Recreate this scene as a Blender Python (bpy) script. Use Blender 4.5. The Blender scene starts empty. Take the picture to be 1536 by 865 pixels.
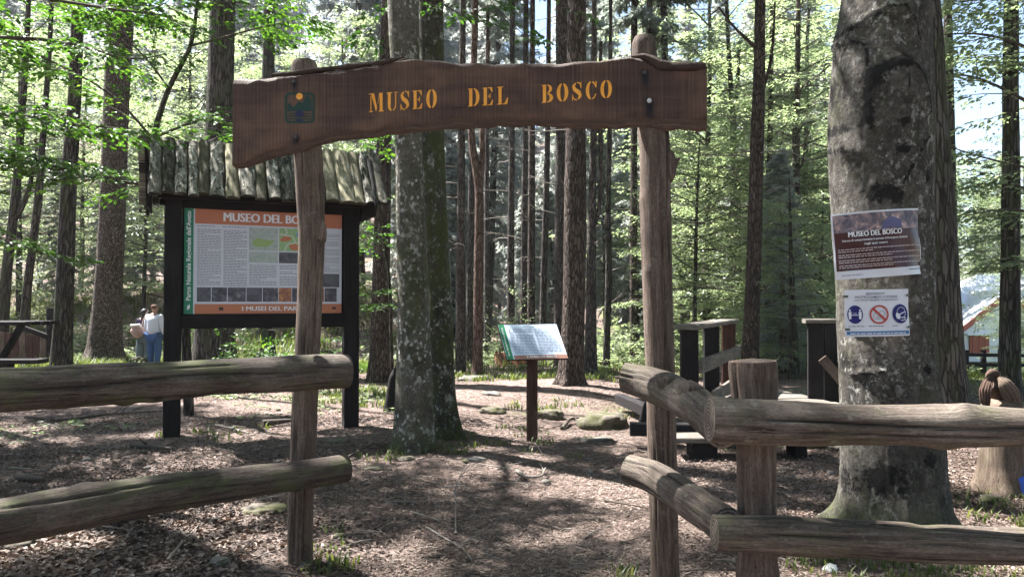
import bpy, math, random
import numpy as np
from mathutils import Vector, Matrix

# ---------------------------------------------------------------- camera, sky, sun, exposure
scene = bpy.context.scene
C = scene.collection
EYE = 1.6
FPX, HOR = 1120.0, 452.0                 # focal length and horizon row of the 1536 px photograph
cam = bpy.data.objects.new('camera', bpy.data.cameras.new('camera'))
C.objects.link(cam)
cam.location = (0, 0, EYE)
cam.rotation_euler = (math.radians(90) + math.atan((HOR - 432.5) / FPX), 0, 0)
cam.data.sensor_width = 36
cam.data.lens = 36 * FPX / 1536
cam.data.clip_end = 1500
cam.data.clip_start = 0.05
scene.camera = cam

SUN_EL, SUN_AZ = math.radians(58), math.radians(-56)      # azimuth from +Y, negative = to the left
SUN_DIR = Vector((math.sin(SUN_AZ) * math.cos(SUN_EL), math.cos(SUN_AZ) * math.cos(SUN_EL), math.sin(SUN_EL)))
world = bpy.data.worlds.new('World')
scene.world = world
world.use_nodes = True
wn = world.node_tree
sky = wn.nodes.new('ShaderNodeTexSky')
sky.sky_type = 'NISHITA'
sky.sun_disc = False
sky.sun_elevation = SUN_EL
sky.sun_rotation = SUN_AZ
sky.air_density = 1.0
sky.dust_density = 1.0
sky.ozone_density = 1.0
wn.links.new(sky.outputs[0], wn.nodes['Background'].inputs[0])
wn.nodes['Background'].inputs[1].default_value = 0.05
sun = bpy.data.objects.new('sun', bpy.data.lights.new('sun', 'SUN'))
C.objects.link(sun)
sun.data.energy = 5.0
sun.data.angle = math.radians(0.53)
sun.data.color = (1.0, 0.975, 0.945)
sun.rotation_euler = (-SUN_DIR).to_track_quat('-Z', 'Y').to_euler()
scene.view_settings.view_transform = 'Standard'
scene.view_settings.look = 'None'
scene.view_settings.exposure = 2.75
scene.view_settings.gamma = 1
cy = scene.cycles
cy.max_bounces = 9
cy.diffuse_bounces = 5
cy.glossy_bounces = 2
cy.transmission_bounces = 6
cy.transparent_max_bounces = 4
cy.sample_clamp_indirect = 8
cy.use_denoising = True

HAZE = True
rng = np.random.default_rng(11)
random.seed(5)


# ---------------------------------------------------------------- small maths helpers
def A(*v):
    return np.array(v, dtype=float)


def unit(v):
    v = np.asarray(v, dtype=float)
    return v / (np.linalg.norm(v, axis=-1, keepdims=True) + 1e-12)


def sstep(a, b, x):
    t = np.clip((np.asarray(x, dtype=float) - a) / (b - a), 0, 1)
    return t * t * (3 - 2 * t)


def vnoise(p):
    """value noise in -1..1 at the rows of p"""
    p = np.asarray(p, dtype=float)
    i = np.floor(p).astype(np.int64)
    f = p - i
    f = f * f * (3 - 2 * f)
    out = np.zeros(len(p))
    for dx in (0, 1):
        for dy in (0, 1):
            for dz in (0, 1):
                h = ((i[:, 0] + dx) * 73856093) ^ ((i[:, 1] + dy) * 19349663) ^ ((i[:, 2] + dz) * 83492791)
                h = (h ^ (h >> 13)) * 1274126177 & 0x7fffffff
                h = (h ^ (h >> 16)) & 0xffff
                w = (f[:, 0] if dx else 1 - f[:, 0]) * (f[:, 1] if dy else 1 - f[:, 1]) * (f[:, 2] if dz else 1 - f[:, 2])
                out += w * (h / 32767.5 - 1)
    return out


def fbm(p, octs=4, gain=0.5):
    p = np.asarray(p, dtype=float)
    s, a, t = np.zeros(len(p)), 1.0, 0.0
    for k in range(octs):
        s += a * vnoise(p * 2.0 ** k + 17.3 * k)
        t += a
        a *= gain
    return s / t


def gh(x, y):
    """height of the ground"""
    x = np.atleast_1d(np.asarray(x, dtype=float)); y = np.atleast_1d(np.asarray(y, dtype=float))
    z = np.zeros(np.broadcast(x, y).shape)
    x = x + z; y = y + z
    q = np.stack([x, y, 0 * x], 1)
    near = 1 - sstep(30, 60, y)
    z = z + 0.05 * fbm(q * 0.7, 3) * near + 0.012 * fbm(q * 3.5 + 5, 2) * near
    z += 0.10 * np.exp(-((x - 0.6) ** 2 / 4 + (y - 13.5) ** 2 / 3))
    z += 2.0 * sstep(19.5, 27, y + 0.25 * (x + 6)) * sstep(-2.5, -6, x)
    z -= 0.35 * sstep(17, 24, y) * sstep(-3.5, -1.5, x) * (1 - sstep(40, 50, y))
    z -= 1.3 * sstep(12, 34, y) * sstep(6, 14, x)
    z += 27.0 * sstep(36, 115, y) * (1 - 0.88 * sstep(0.42, 0.62, x / np.maximum(y, 1)))
    return z


def g1(x, y):
    return float(gh(x, y)[0])


def P(px, py, d):
    return A((px - 768) / FPX * d, d, EYE + (HOR - py) / FPX * d)


def G(px, d):
    x = (px - 768) / FPX * d
    return A(x, d, g1(x, d))


# ---------------------------------------------------------------- meshes
class MB:
    def __init__(self):
        self.v, self.f4, self.f3, self.g, self.r, self.n = [], [], [], [], [], 0
        self.fn, self.s4, self.s3 = [], [], []

    def add(self, v, quads=None, tris=None, gc=None, rnd=None, smooth=True, ngons=None):
        v = np.asarray(v, dtype=float).reshape(-1, 3)
        self.v.append(v)
        self.g.append(v.copy() if gc is None else np.asarray(gc, dtype=float))
        self.r.append(np.zeros(len(v)) if rnd is None else np.broadcast_to(np.asarray(rnd, dtype=float), (len(v),)))
        if quads is not None and len(quads):
            q = np.asarray(quads, dtype=np.int64).reshape(-1, 4) + self.n
            self.f4.append(q); self.s4.append(np.full(len(q), smooth))
        if tris is not None and len(tris):
            q = np.asarray(tris, dtype=np.int64).reshape(-1, 3) + self.n
            self.f3.append(q); self.s3.append(np.full(len(q), smooth))
        if ngons:
            for ng in ngons:
                self.fn.append([i + self.n for i in ng])
        self.n += len(v)

    def merge(self, o, M=None):
        v = np.concatenate(o.v)
        if M is not None:
            v = v @ M[:3, :3].T + M[:3, 3]
        self.v.append(v); self.g += o.g; self.r += o.r
        self.f4 += [q + self.n for q in o.f4]; self.f3 += [q + self.n for q in o.f3]
        self.s4 += o.s4; self.s3 += o.s3
        self.fn += [[i + self.n for i in ng] for ng in o.fn]
        self.n += len(v)

    def mesh(self, name, loc=(0, 0, 0), mats=()):
        me = bpy.data.meshes.new(name)
        v = np.concatenate(self.v) - np.asarray(loc, dtype=float)
        f4 = np.concatenate(self.f4) if self.f4 else np.zeros((0, 4), int)
        f3 = np.concatenate(self.f3) if self.f3 else np.zeros((0, 3), int)
        s = np.concatenate(self.s4 + self.s3 + [np.zeros(len(self.fn), bool)])
        loops = np.concatenate([f4.ravel(), f3.ravel()] + [np.array(n) for n in self.fn]).astype(np.int32)
        tot = np.concatenate([np.full(len(f4), 4), np.full(len(f3), 3), np.array([len(n) for n in self.fn], int)]).astype(np.int32)
        start = np.concatenate([[0], np.cumsum(tot)[:-1]]).astype(np.int32)
        me.vertices.add(len(v)); me.vertices.foreach_set('co', v.astype(np.float32).ravel())
        me.loops.add(len(loops)); me.loops.foreach_set('vertex_index', loops)
        me.polygons.add(len(tot)); me.polygons.foreach_set('loop_start', start)
        me.polygons.foreach_set('loop_total', tot)
        me.polygons.foreach_set('use_smooth', s.astype(bool))
        a = me.attributes.new('gc', 'FLOAT_VECTOR', 'POINT')
        a.data.foreach_set('vector', np.concatenate(self.g).astype(np.float32).ravel())
        a = me.attributes.new('rnd', 'FLOAT', 'POINT')
        a.data.foreach_set('value', np.concatenate(self.r).astype(np.float32))
        me.update(calc_edges=True)
        me.validate()
        for m in (mats if isinstance(mats, (list, tuple)) else [mats]):
            me.materials.append(m)
        return me


def link(name, data, parent=None, loc=None):
    o = bpy.data.objects.new(name, data)
    C.objects.link(o)
    if parent is not None:
        o.parent = parent
    if loc is not None:
        o.location = loc
    return o


def tag(o, label, cat, group=None):
    o['label'] = label; o['category'] = cat
    if group:
        o['group'] = group
    return o


def thing(name, label, cat, loc, group=None):
    o = link(name, None, None, tuple(loc))
    o.empty_display_size = 0.2
    return tag(o, label, cat, group)


def part(root, name, mb, mat, label=None, kind=None):
    """a part of a thing: vertices are given in world space"""
    base = Vector((0, 0, 0))
    p = root
    while p is not None:
        base = base + p.location
        p = p.parent
    o = link(name, mb.mesh(name, base, mat), root)
    if label:
        o['label'] = label
    if kind or name in ('running_text', 'footer_text', 'dead_branches', 'dark_lettering', 'white_lettering'):
        o['kind'] = kind or 'stuff'
    return o


def solo(name, mb, mat, label, cat, loc, group=None):
    o = link(name, mb.mesh(name, loc, mat), None, tuple(loc))
    return tag(o, label, cat, group)


def frames(Pn):
    T = np.gradient(Pn, axis=0)
    T = unit(T)
    ref = A(1, 0, 0) if abs(T[0][0]) < 0.8 else A(0, 1, 0)
    U = np.zeros_like(Pn)
    u = ref - T[0] * ref.dot(T[0])
    for i in range(len(Pn)):
        u = u - T[i] * u.dot(T[i])
        u = u / np.linalg.norm(u)
        U[i] = u
    return T, U, np.cross(T, U)


def resample(pts, rad, step):
    pts = np.asarray(pts, dtype=float); rad = np.asarray(rad, dtype=float)
    s = np.concatenate([[0], np.cumsum(np.linalg.norm(np.diff(pts, axis=0), axis=1))])
    n = max(2, int(round(s[-1] / step)) + 1)
    q = np.linspace(0, s[-1], n)
    # smooth (catmull-like) interpolation by a small cubic blend
    out = np.stack([np.interp(q, s, pts[:, k]) for k in range(3)], 1)
    r = np.interp(q, s, rad)
    if len(pts) > 2:
        w = max(1, int(0.25 * s[-1] / (len(pts) - 1) / step))
        for _ in range(2):
            ker = np.ones(2 * w + 1) / (2 * w + 1)
            pad = np.concatenate([np.repeat(out[:1], w, 0) - (np.arange(w, 0, -1)[:, None] * (out[1] - out[0])), out,
                                  np.repeat(out[-1:], w, 0) + (np.arange(1, w + 1)[:, None] * (out[-1] - out[-2]))])
            out = np.stack([np.convolve(pad[:, k], ker, 'valid') for k in range(3)], 1)
    return out, r, q


def tube(mb, pts, rad, n=12, step=None, amp=0.0, freq=(6, 6, 1.5), caps=True, rnd=0.0, seed=0.0, dispf=None, cap_round=0.0):
    pts = np.asarray(pts, dtype=float)
    rad = np.broadcast_to(np.asarray(rad, dtype=float), (len(pts),)).copy()
    if step:
        Pn, R, S = resample(pts, rad, step)
    else:
        Pn, R = pts, rad
        S = np.concatenate([[0], np.cumsum(np.linalg.norm(np.diff(pts, axis=0), axis=1))])
    T, U, V = frames(Pn)
    th = np.arange(n) * 2 * math.pi / n
    k = len(Pn)
    Rm = np.repeat(R[:, None], n, 1)
    ct, st = np.cos(th)[None, :], np.sin(th)[None, :]
    if amp:
        q = np.stack([(Rm * ct * freq[0]).ravel() + seed, (Rm * st * freq[1]).ravel() + seed * 1.7, np.repeat(S * freq[2], n) + seed], 1)
        Rm = Rm + (amp * fbm(q, 4)).reshape(k, n)
    if dispf is not None:
        Rm = Rm + dispf(Pn, S, th, Rm, U, V)
    v = Pn[:, None, :] + Rm[:, :, None] * (ct[:, :, None] * U[:, None, :] + st[:, :, None] * V[:, None, :])
    gc = np.stack([Rm * ct + seed, Rm * st, np.repeat(S[:, None], n, 1)], 2)
    i = np.arange(k - 1)[:, None] * n; j = np.arange(n)[None, :]; j2 = (j + 1) % n
    quads = np.stack([i + j, i + j2, i + n + j2, i + n + j], 2).reshape(-1, 4)
    mb.add(v.reshape(-1, 3), quads, gc=gc.reshape(-1, 3), rnd=rnd)
    if caps:
        for e, sg in ((0, 1), (k - 1, -1)):
            ring = v[e]
            c = ring.mean(0) + cap_round * (-sg) * T[e]
            rr = np.concatenate([ring, [c]])
            g = np.concatenate([gc[e], [gc[e].mean(0)]])
            g[:-1, 0] = np.linalg.norm(ring - c, axis=1); g[:-1, 1] = 0.02 * np.sin(np.arange(n) * 0.9); g[-1, :2] = 0; g[:, 2] = 60.0 + seed
            jj = np.arange(n)
            t = np.stack([np.full(n, n), (jj + 1) % n, jj], 1) if sg > 0 else np.stack([np.full(n, n), jj, (jj + 1) % n], 1)
            mb.add(rr, tris=t, gc=g, rnd=rnd, smooth=False)
    return v


def beam(mb, p0, p1, w, h, up=(0, 0, 1), ch=0.008, nseg=6, jit=0.003, rnd=0.0, seed=None):
    """a sawn timber from p0 to p1: width w across, height h along up, chamfered, slightly uneven"""
    p0, p1 = np.asarray(p0, dtype=float), np.asarray(p1, dtype=float)
    t = unit(p1 - p0); up = np.asarray(up, dtype=float)
    up = unit(up - t * up.dot(t)); s = np.cross(t, up)
    a, b = w / 2, h / 2
    prof = A([a, b - ch], [a - ch, b], [-a + ch, b], [-a, b - ch], [-a, -b + ch], [-a + ch, -b], [a - ch, -b], [a, -b + ch])
    L = np.linalg.norm(p1 - p0)
    ss = np.linspace(0, L, nseg + 1)
    seed = rng.uniform(0, 50) if seed is None else seed
    V, Gc = [], []
    for z in ss:
        q = np.stack([prof[:, 0] * 9 + seed, prof[:, 1] * 9 + seed, np.full(8, z * 2.5)], 1)
        pr = prof + jit * np.stack([vnoise(q), vnoise(q + 31)], 1)
        V.append(p0 + t * z + pr[:, :1] * s + pr[:, 1:] * up)
        Gc.append(np.stack([pr[:, 0] + seed, pr[:, 1], np.full(8, z)], 1))
    V = np.array(V); Gc = np.array(Gc)
    n = 8
    i = np.arange(nseg)[:, None] * n; j = np.arange(n)[None, :]; j2 = (j + 1) % n
    q = np.stack([i + j, i + n + j, i + n + j2, i + j2], 2).reshape(-1, 4)
    mb.add(V.reshape(-1, 3), q[:, ::-1], gc=Gc.reshape(-1, 3), rnd=rnd, smooth=False)
    g0 = Gc[0].copy(); g1_ = Gc[-1].copy(); g0[:, 2] -= 5; g1_[:, 2] += 5
    mb.add(V[0], ngons=[list(range(8))], gc=g0, rnd=rnd, smooth=False)
    mb.add(V[-1], ngons=[list(range(7, -1, -1))], gc=g1_, rnd=rnd, smooth=False)


def blob(mb, c, r, seed=0.0, rough=0.25, n=20, flat=0.0, freq=1.6):
    """an uneven boulder: a displaced sphere with radii r"""
    m = n // 2 + 1
    ph = np.linspace(0.02, math.pi - 0.02, m); th = np.arange(n) * 2 * math.pi / n
    d = np.stack([np.sin(ph)[:, None] * np.cos(th), np.sin(ph)[:, None] * np.sin(th), np.repeat(np.cos(ph)[:, None], n, 1)], 2).reshape(-1, 3)
    k = 1 + rough * fbm(d * freq + seed, 4) + 0.5 * rough * np.abs(vnoise(d * freq * 2 + seed * 2))
    v = d * k[:, None] * np.asarray(r)
    if flat:
        v[:, 2] = np.minimum(v[:, 2], r[2] * (1 - flat))
    i = np.arange(m - 1)[:, None] * n; j = np.arange(n)[None, :]; j2 = (j + 1) % n
    q = np.stack([i + j, i + n + j, i + n + j2, i + j2], 2).reshape(-1, 4)
    mb.add(v + np.asarray(c), q, gc=v + seed)
    mb.add((v + np.asarray(c))[:n], ngons=[list(range(n))], gc=(v + seed)[:n])


def ico(mb, c, r, n=12, M=None):
    m = n // 2 + 1
    ph = np.linspace(0.01, math.pi - 0.01, m); th = np.arange(n) * 2 * math.pi / n
    d = np.stack([np.sin(ph)[:, None] * np.cos(th), np.sin(ph)[:, None] * np.sin(th), np.repeat(np.cos(ph)[:, None], n, 1)], 2).reshape(-1, 3)
    v = d * np.asarray(r)
    if M is not None:
        v = v @ np.asarray(M).T
    i = np.arange(m - 1)[:, None] * n; j = np.arange(n)[None, :]; j2 = (j + 1) % n
    q = np.stack([i + j, i + n + j, i + n + j2, i + j2], 2).reshape(-1, 4)
    mb.add(v + np.asarray(c), q, gc=v)


# ---------------------------------------------------------------- materials
class NT:
    def __init__(self, name):
        self.m = bpy.data.materials.new(name)
        self.m.use_nodes = True
        self.t = self.m.node_tree
        self.t.nodes.clear()
        self.out = self.t.nodes.new('ShaderNodeOutputMaterial')

    def n(self, typ, ins=None, **props):
        nd = self.t.nodes.new('ShaderNode' + typ)
        for k, v in props.items():
            setattr(nd, k, v)
        for k, v in (ins or {}).items():
            s = nd.inputs[k]
            if isinstance(v, bpy.types.NodeSocket):
                self.t.links.new(v, s)
            else:
                s.default_value = v
        return nd

    def gc(self, scale=(1, 1, 1), off=(0, 0, 0), attr='gc'):
        a = self.n('Attribute', attribute_name=attr)
        return self.n('Mapping', {'Vector': a.outputs['Vector'], 'Scale': scale, 'Location': off}).outputs[0]

    def rnd(self):
        return self.n('Attribute', attribute_name='rnd').outputs['Fac']

    def obj(self, scale=(1, 1, 1)):
        a = self.n('TexCoord')
        return self.n('Mapping', {'Vector': a.outputs['Object'], 'Scale': scale}).outputs[0]

    def noise(self, vec, scale=1.0, detail=4, rough=0.6, dist=0.0):
        return self.n('TexNoise', {'Vector': vec, 'Scale': scale, 'Detail': detail, 'Roughness': rough, 'Distortion': dist}).outputs['Fac']

    def vor(self, vec, scale=1.0, feature='F1', out='Distance', rand=1.0):
        return self.n('TexVoronoi', {'Vector': vec, 'Scale': scale, 'Randomness': rand}, feature=feature).outputs[out]

    def ramp(self, fac, stops, interp='LINEAR'):
        r = self.n('ValToRGB', {'Fac': fac})
        cr = r.color_ramp
        cr.interpolation = interp
        while len(cr.elements) < len(stops):
            cr.elements.new(0.5)
        for e, (p, c) in zip(cr.elements, stops):
            e.position = p
            e.color = (*c, 1) if isinstance(c, (tuple, list)) else (c, c, c, 1)
        return r.outputs['Color']

    def mix(self, f, a, b, mode='MIX'):
        m = self.n('Mix', data_type='RGBA', blend_type=mode)
        for s, v in ((m.inputs[0], f), (m.inputs[6], a), (m.inputs[7], b)):
            if isinstance(v, bpy.types.NodeSocket):
                self.t.links.new(v, s)
            else:
                s.default_value = (*v, 1) if isinstance(v, (tuple, list)) else v
        return m.outputs[2]

    def math(self, op, a, b=0.0, c=0.0, clamp=False):
        m = self.n('Math', operation=op, use_clamp=clamp)
        for s, v in zip(m.inputs, (a, b, c)):
            if isinstance(v, bpy.types.NodeSocket):
                self.t.links.new(v, s)
            else:
                s.default_value = v
        return m.outputs[0]

    def bump(self, h, strength=0.5, dist=0.01, prev=None):
        ins = {'Height': h, 'Strength': strength, 'Distance': dist}
        if prev is not None:
            ins['Normal'] = prev
        return self.n('Bump', ins).outputs[0]

    def bsdf(self, col, rough=0.8, normal=None, spec=0.25, metal=0.0):
        ins = {'Roughness': rough, 'Specular IOR Level': spec, 'Metallic': metal,
               'Base Color': col if isinstance(col, bpy.types.NodeSocket) else (*col, 1)}
        if normal is not None:
            ins['Normal'] = normal
        b = self.n('BsdfPrincipled', ins)
        self.t.links.new(b.outputs[0], self.out.inputs[0])
        return self.m


def m_plain(name, col, rough=0.7, spec=0.3, var=0.15, scale=30.0, bump=0.0):
    t = NT(name)
    v = t.gc()
    n = t.noise(v, scale, 4)
    c = t.mix(t.math('MULTIPLY', n, 1.0), tuple(x * (1 - var) for x in col), tuple(min(1, x * (1 + var)) for x in col))
    nm = t.bump(n, bump, 0.01) if bump else None
    return t.bsdf(c, rough, nm, spec)


def m_wood(name, dark, mid, light, moss=0.0, lichen=0.0, saw=0.0, gscale=1.0, rough=0.85, crack=1.0, bump=0.6, var=False, patch=0.0):
    """weathered timber: grain runs along gc.z"""
    t = NT(name)
    g1_ = t.noise(t.gc((34 * gscale, 34 * gscale, 2.0)), 1.0, 8, 0.72, 0.7)
    g2_ = t.noise(t.gc((95 * gscale, 95 * gscale, 6.0), (5, 2, 1)), 1.0, 6, 0.75, 0.4)
    gr = t.math('ADD', t.math('MULTIPLY', g1_, 0.55), t.math('MULTIPLY', g2_, 0.45))
    fine = t.noise(t.gc((130 * gscale, 130 * gscale, 55)), 1.0, 5, 0.75)
    blot = t.noise(t.gc((4, 4, 2.2)), 1.0, 5, 0.6, 0.3)
    c = t.ramp(gr, [(0.36, dark), (0.5, mid), (0.65, light)])
    c = t.mix(t.ramp(blot, [(0.38, 0.0), (0.72, 0.75)]), c, t.mix(0.5, c, dark, 'MULTIPLY'))
    c = t.mix(t.ramp(blot, [(0.25, 0.55), (0.45, 0.0)]), c, light)
    c = t.mix(0.6, c, t.ramp(fine, [(0.32, 0.2), (0.68, 0.82)]), 'OVERLAY')
    ck = t.noise(t.gc((46 * gscale, 46 * gscale, 1.5), (3, 1, 2)), 1.0, 4, 0.6, 1.6)
    ckm = t.ramp(ck, [(0.315, 1.0), (0.35, 0.0)])
    ck2 = t.noise(t.gc((110 * gscale, 110 * gscale, 3.5), (7, 1, 2)), 1.0, 3, 0.6, 1.0)
    ckm = t.math('MAXIMUM', ckm, t.ramp(ck2, [(0.29, 0.8), (0.34, 0.0)]))
    ckm = t.math('MULTIPLY', ckm, crack)
    c = t.mix(ckm, c, tuple(x * 0.25 for x in dark))
    sp = t.n('SeparateXYZ', {'Vector': t.gc()})
    endm = t.math('GREATER_THAN', sp.outputs[2], 50.0)
    on = t.noise(t.obj((14, 14, 14)), 1.0, 5, 0.7)
    ring = t.n('Math', {0: t.math('ADD', t.math('MULTIPLY', sp.outputs[0], 420.0), t.math('MULTIPLY', on, 9.0))}, operation='SINE').outputs[0]
    ec = t.ramp(t.math('ADD', t.math('MULTIPLY', ring, 0.18), on), [(0.3, dark), (0.5, mid), (0.75, light)])
    c = t.mix(endm, c, ec)
    if moss:
        mm = t.ramp(t.noise(t.gc((7, 7, 4), (9, 4, 2)), 1.0, 6, 0.7), [(0.5, 0.0), (0.66, moss)])
        c = t.mix(mm, c, (0.075, 0.085, 0.035))
    if lichen:
        ll = t.ramp(t.noise(t.gc((22, 22, 16), (2, 7, 5)), 1.0, 5, 0.65), [(0.6, 0.0), (0.7, lichen * 0.8)])
        c = t.mix(ll, c, (0.25, 0.25, 0.21))
    if not var:
        ckg = t.math('MULTIPLY', t.rnd(), -1.0, clamp=True)
        c = t.mix(t.math('MULTIPLY', ckg, 0.85), c, tuple(x * 0.25 for x in dark))
    if patch:
        pm = t.ramp(t.noise(t.gc((12, 12, 7), (4, 4, 1)), 1.0, 6, 0.7, 0.5), [(0.5, 0.0), (0.56, patch)])
        c = t.mix(pm, c, (0.014, 0.015, 0.011))
        pl = t.ramp(t.noise(t.gc((15, 15, 6), (9, 1, 5)), 1.0, 6, 0.7, 0.5), [(0.56, 0.0), (0.61, patch)])
        c = t.mix(pl, c, (0.4, 0.39, 0.35))
    if var:
        c = t.mix(1.0, c, t.ramp(t.rnd(), [(0.0, (0.4, 0.4, 0.36)), (0.5, (0.9, 0.9, 0.86)), (1.0, (1.7, 1.7, 1.65))]), 'MULTIPLY')
    h = t.math('SUBTRACT', gr, t.math('MULTIPLY', ckm, 0.8))
    nm = t.bump(h, bump, 0.012)
    nm = t.bump(fine, 0.4, 0.005, nm)
    return t.bsdf(c, rough, nm, 0.2)


def m_bark_beech(name, dark=(0.04, 0.035, 0.029), lite=(0.125, 0.113, 0.095), lichen=0.8, moss=0.6, scar=False, mosslow=False, mossall=0.0, lsize=1.0, dots=1.0):
    t = NT(name)
    b1 = t.noise(t.gc((5, 5, 4)), 1.0, 8, 0.72, 0.6)
    b2 = t.noise(t.gc((42, 42, 34)), 1.0, 6, 0.75)
    c = t.ramp(b1, [(0.33, dark), (0.5, tuple((a + b) / 2 for a, b in zip(dark, lite))), (0.66, lite)])
    c = t.mix(0.75, c, t.ramp(b2, [(0.32, 0.12), (0.68, 0.88)]), 'OVERLAY')
    rings = t.ramp(t.noise(t.gc((7, 7, 60), (1, 2, 3)), 1.0, 4, 0.6, 0.8), [(0.32, 1.0), (0.39, 0.0)])
    c = t.mix(t.math('MULTIPLY', rings, 0.6), c, (0.02, 0.018, 0.015))
    lv = t.noise(t.gc((17 / lsize, 17 / lsize, 14 / lsize), (4, 0, 8)), 1.0, 7, 0.78, 0.3)
    lm = t.ramp(lv, [(0.55, 0.0), (0.575, lichen)])
    wv = t.n('VectorMath', {0: t.gc((24 / lsize, 24 / lsize, 20 / lsize)), 1: t.n('CombineXYZ', {'X': b2, 'Y': b1, 'Z': b2}).outputs[0]}, operation='ADD').outputs[0]
    lm2 = t.ramp(t.vor(wv, 1.0), [(0.24, lichen), (0.3, 0.0)])
    big = t.ramp(t.noise(t.gc((1.9, 1.9, 1.3), (6, 1, 0)), 1.0, 4, 0.6), [(0.42, 0.12), (0.56, 1.0)])
    big2 = t.ramp(t.noise(t.gc((3.1, 3.1, 2.4), (1, 8, 3)), 1.0, 4, 0.6), [(0.45, 0.0), (0.55, 1.0)])
    lm = t.math('MAXIMUM', t.math('MULTIPLY', lm, big), t.math('MULTIPLY', t.math('MULTIPLY', lm2, big2), dots))
    lc = t.mix(b2, (0.2, 0.2, 0.175), (0.5, 0.5, 0.455))
    c = t.mix(lm, c, lc)
    mv = t.ramp(t.noise(t.gc((3.2, 3.2, 1.8), (3, 7, 1)), 1.0, 7, 0.75), [(0.52 - mossall, 0.0), (0.6 - mossall, moss)])
    if mosslow:
        z = t.n('SeparateXYZ', {'Vector': t.gc()}).outputs[2]
        low = t.math('MULTIPLY', t.ramp(z, [(0.2, 0.9), (0.45, 0.0)]), t.ramp(b1, [(0.4, 0.0), (0.55, 1.0)]))
        mv = t.math('MAXIMUM', mv, low)
    mc = t.mix(b2, (0.018, 0.024, 0.008), (0.075, 0.085, 0.03))
    c = t.mix(mv, c, mc)
    h = t.math('ADD', t.math('MULTIPLY', b1, 0.5), t.math('ADD', t.math('MULTIPLY', b2, 0.5), t.math('MULTIPLY', lm, 0.12)))
    if scar:
        s = t.rnd()
        sv = t.noise(t.gc((26, 26, 22), (0, 3, 1)), 1.0, 6, 0.75)
        sm = t.ramp(t.math('ADD', s, t.math('MULTIPLY', t.math('SUBTRACT', sv, 0.5), 1.7)), [(0.31, 0.0), (0.45, 1.0)])
        c = t.mix(sm, c, t.mix(b2, (0.006, 0.006, 0.006), (0.025, 0.023, 0.021)))
        h = t.math('SUBTRACT', h, t.math('MULTIPLY', sm, 0.3))
    nm = t.bump(h, 0.9, 0.03)
    return t.bsdf(c, 0.92, nm, 0.12)


def m_bark_plate(name, dark, mid, lite, moss=0.0, sx=24.0, sz=5.5):
    """fissured bark in upright plates"""
    t = NT(name)
    wob = t.noise(t.gc((8, 8, 4)), 1.0, 3)
    v0 = t.gc((sx, sx, sz))
    v = t.n('VectorMath', {0: v0, 1: t.n('CombineXYZ', {'X': t.math('MULTIPLY', wob, 1.2), 'Y': wob, 'Z': wob}).outputs[0]}, operation='ADD').outputs[0]
    e = t.vor(v, 1.0, 'DISTANCE_TO_EDGE')
    cell = t.vor(v, 1.0, 'F1', 'Color')
    em = t.ramp(e, [(0.02, 0.0), (0.2, 1.0)])
    fine = t.noise(t.gc((60, 60, 25)), 1.0, 5, 0.7)
    big = t.noise(t.gc((2.5, 2.5, 0.9)), 1.0, 4)
    cv = t.math('ADD', t.math('MULTIPLY', t.n('SeparateColor', {'Color': cell}).outputs[0], 0.6), t.math('MULTIPLY', fine, 0.4))
    c = t.ramp(cv, [(0.2, mid), (0.7, lite)])
    c = t.mix(t.ramp(big, [(0.35, 0.0), (0.65, 0.6)]), c, t.mix(1.0, c, (0.6, 0.6, 0.62), 'MULTIPLY'))
    c = t.mix(em, dark, c)
    if moss:
        mv = t.ramp(t.noise(t.gc((4, 4, 1.6), (3, 7, 1)), 1.0, 6, 0.7), [(0.5, 0.0), (0.62, moss)])
        c = t.mix(mv, c, (0.05, 0.06, 0.022))
    h = t.math('ADD', t.math('MULTIPLY', em, 0.7), t.math('MULTIPLY', fine, 0.3))
    nm = t.bump(h, 0.9, 0.03)
    return t.bsdf(c, 0.92, nm, 0.12)


def m_leaf(name, stops, trans=0.5, tcol=(1.25, 1.35, 0.55), rough=0.5, spec=0.35):
    t = NT(name)
    c = t.ramp(t.rnd(), stops)
    dif = t.n('BsdfPrincipled', {'Base Color': c, 'Roughness': rough, 'Specular IOR Level': spec})
    tc = t.mix(1.0, c, tcol, 'MULTIPLY')
    tr = t.n('BsdfTranslucent', {'Color': tc})
    mx = t.n('MixShader', {0: trans, 1: dif.outputs[0], 2: tr.outputs[0]})
    t.t.links.new(mx.outputs[0], t.out.inputs[0])
    return t.m


MAT = {}
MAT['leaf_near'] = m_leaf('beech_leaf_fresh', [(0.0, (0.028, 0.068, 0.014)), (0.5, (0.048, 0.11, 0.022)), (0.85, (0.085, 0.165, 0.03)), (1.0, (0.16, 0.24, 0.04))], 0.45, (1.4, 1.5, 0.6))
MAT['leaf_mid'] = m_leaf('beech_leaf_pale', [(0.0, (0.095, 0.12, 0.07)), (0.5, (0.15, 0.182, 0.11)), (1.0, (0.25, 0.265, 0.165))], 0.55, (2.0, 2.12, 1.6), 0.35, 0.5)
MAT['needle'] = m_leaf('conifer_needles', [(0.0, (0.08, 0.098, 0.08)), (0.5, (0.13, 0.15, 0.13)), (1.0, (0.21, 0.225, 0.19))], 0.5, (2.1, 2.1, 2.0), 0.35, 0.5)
MAT['needle_far'] = m_leaf('far_conifer_needles', [(0.0, (0.13, 0.145, 0.135)), (0.5, (0.2, 0.215, 0.2)), (1.0, (0.3, 0.305, 0.28))], 0.55, (2.1, 2.1, 2.05), 0.33, 0.5)  # paler than real needles, standing in for sunlight on the far wood
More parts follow.
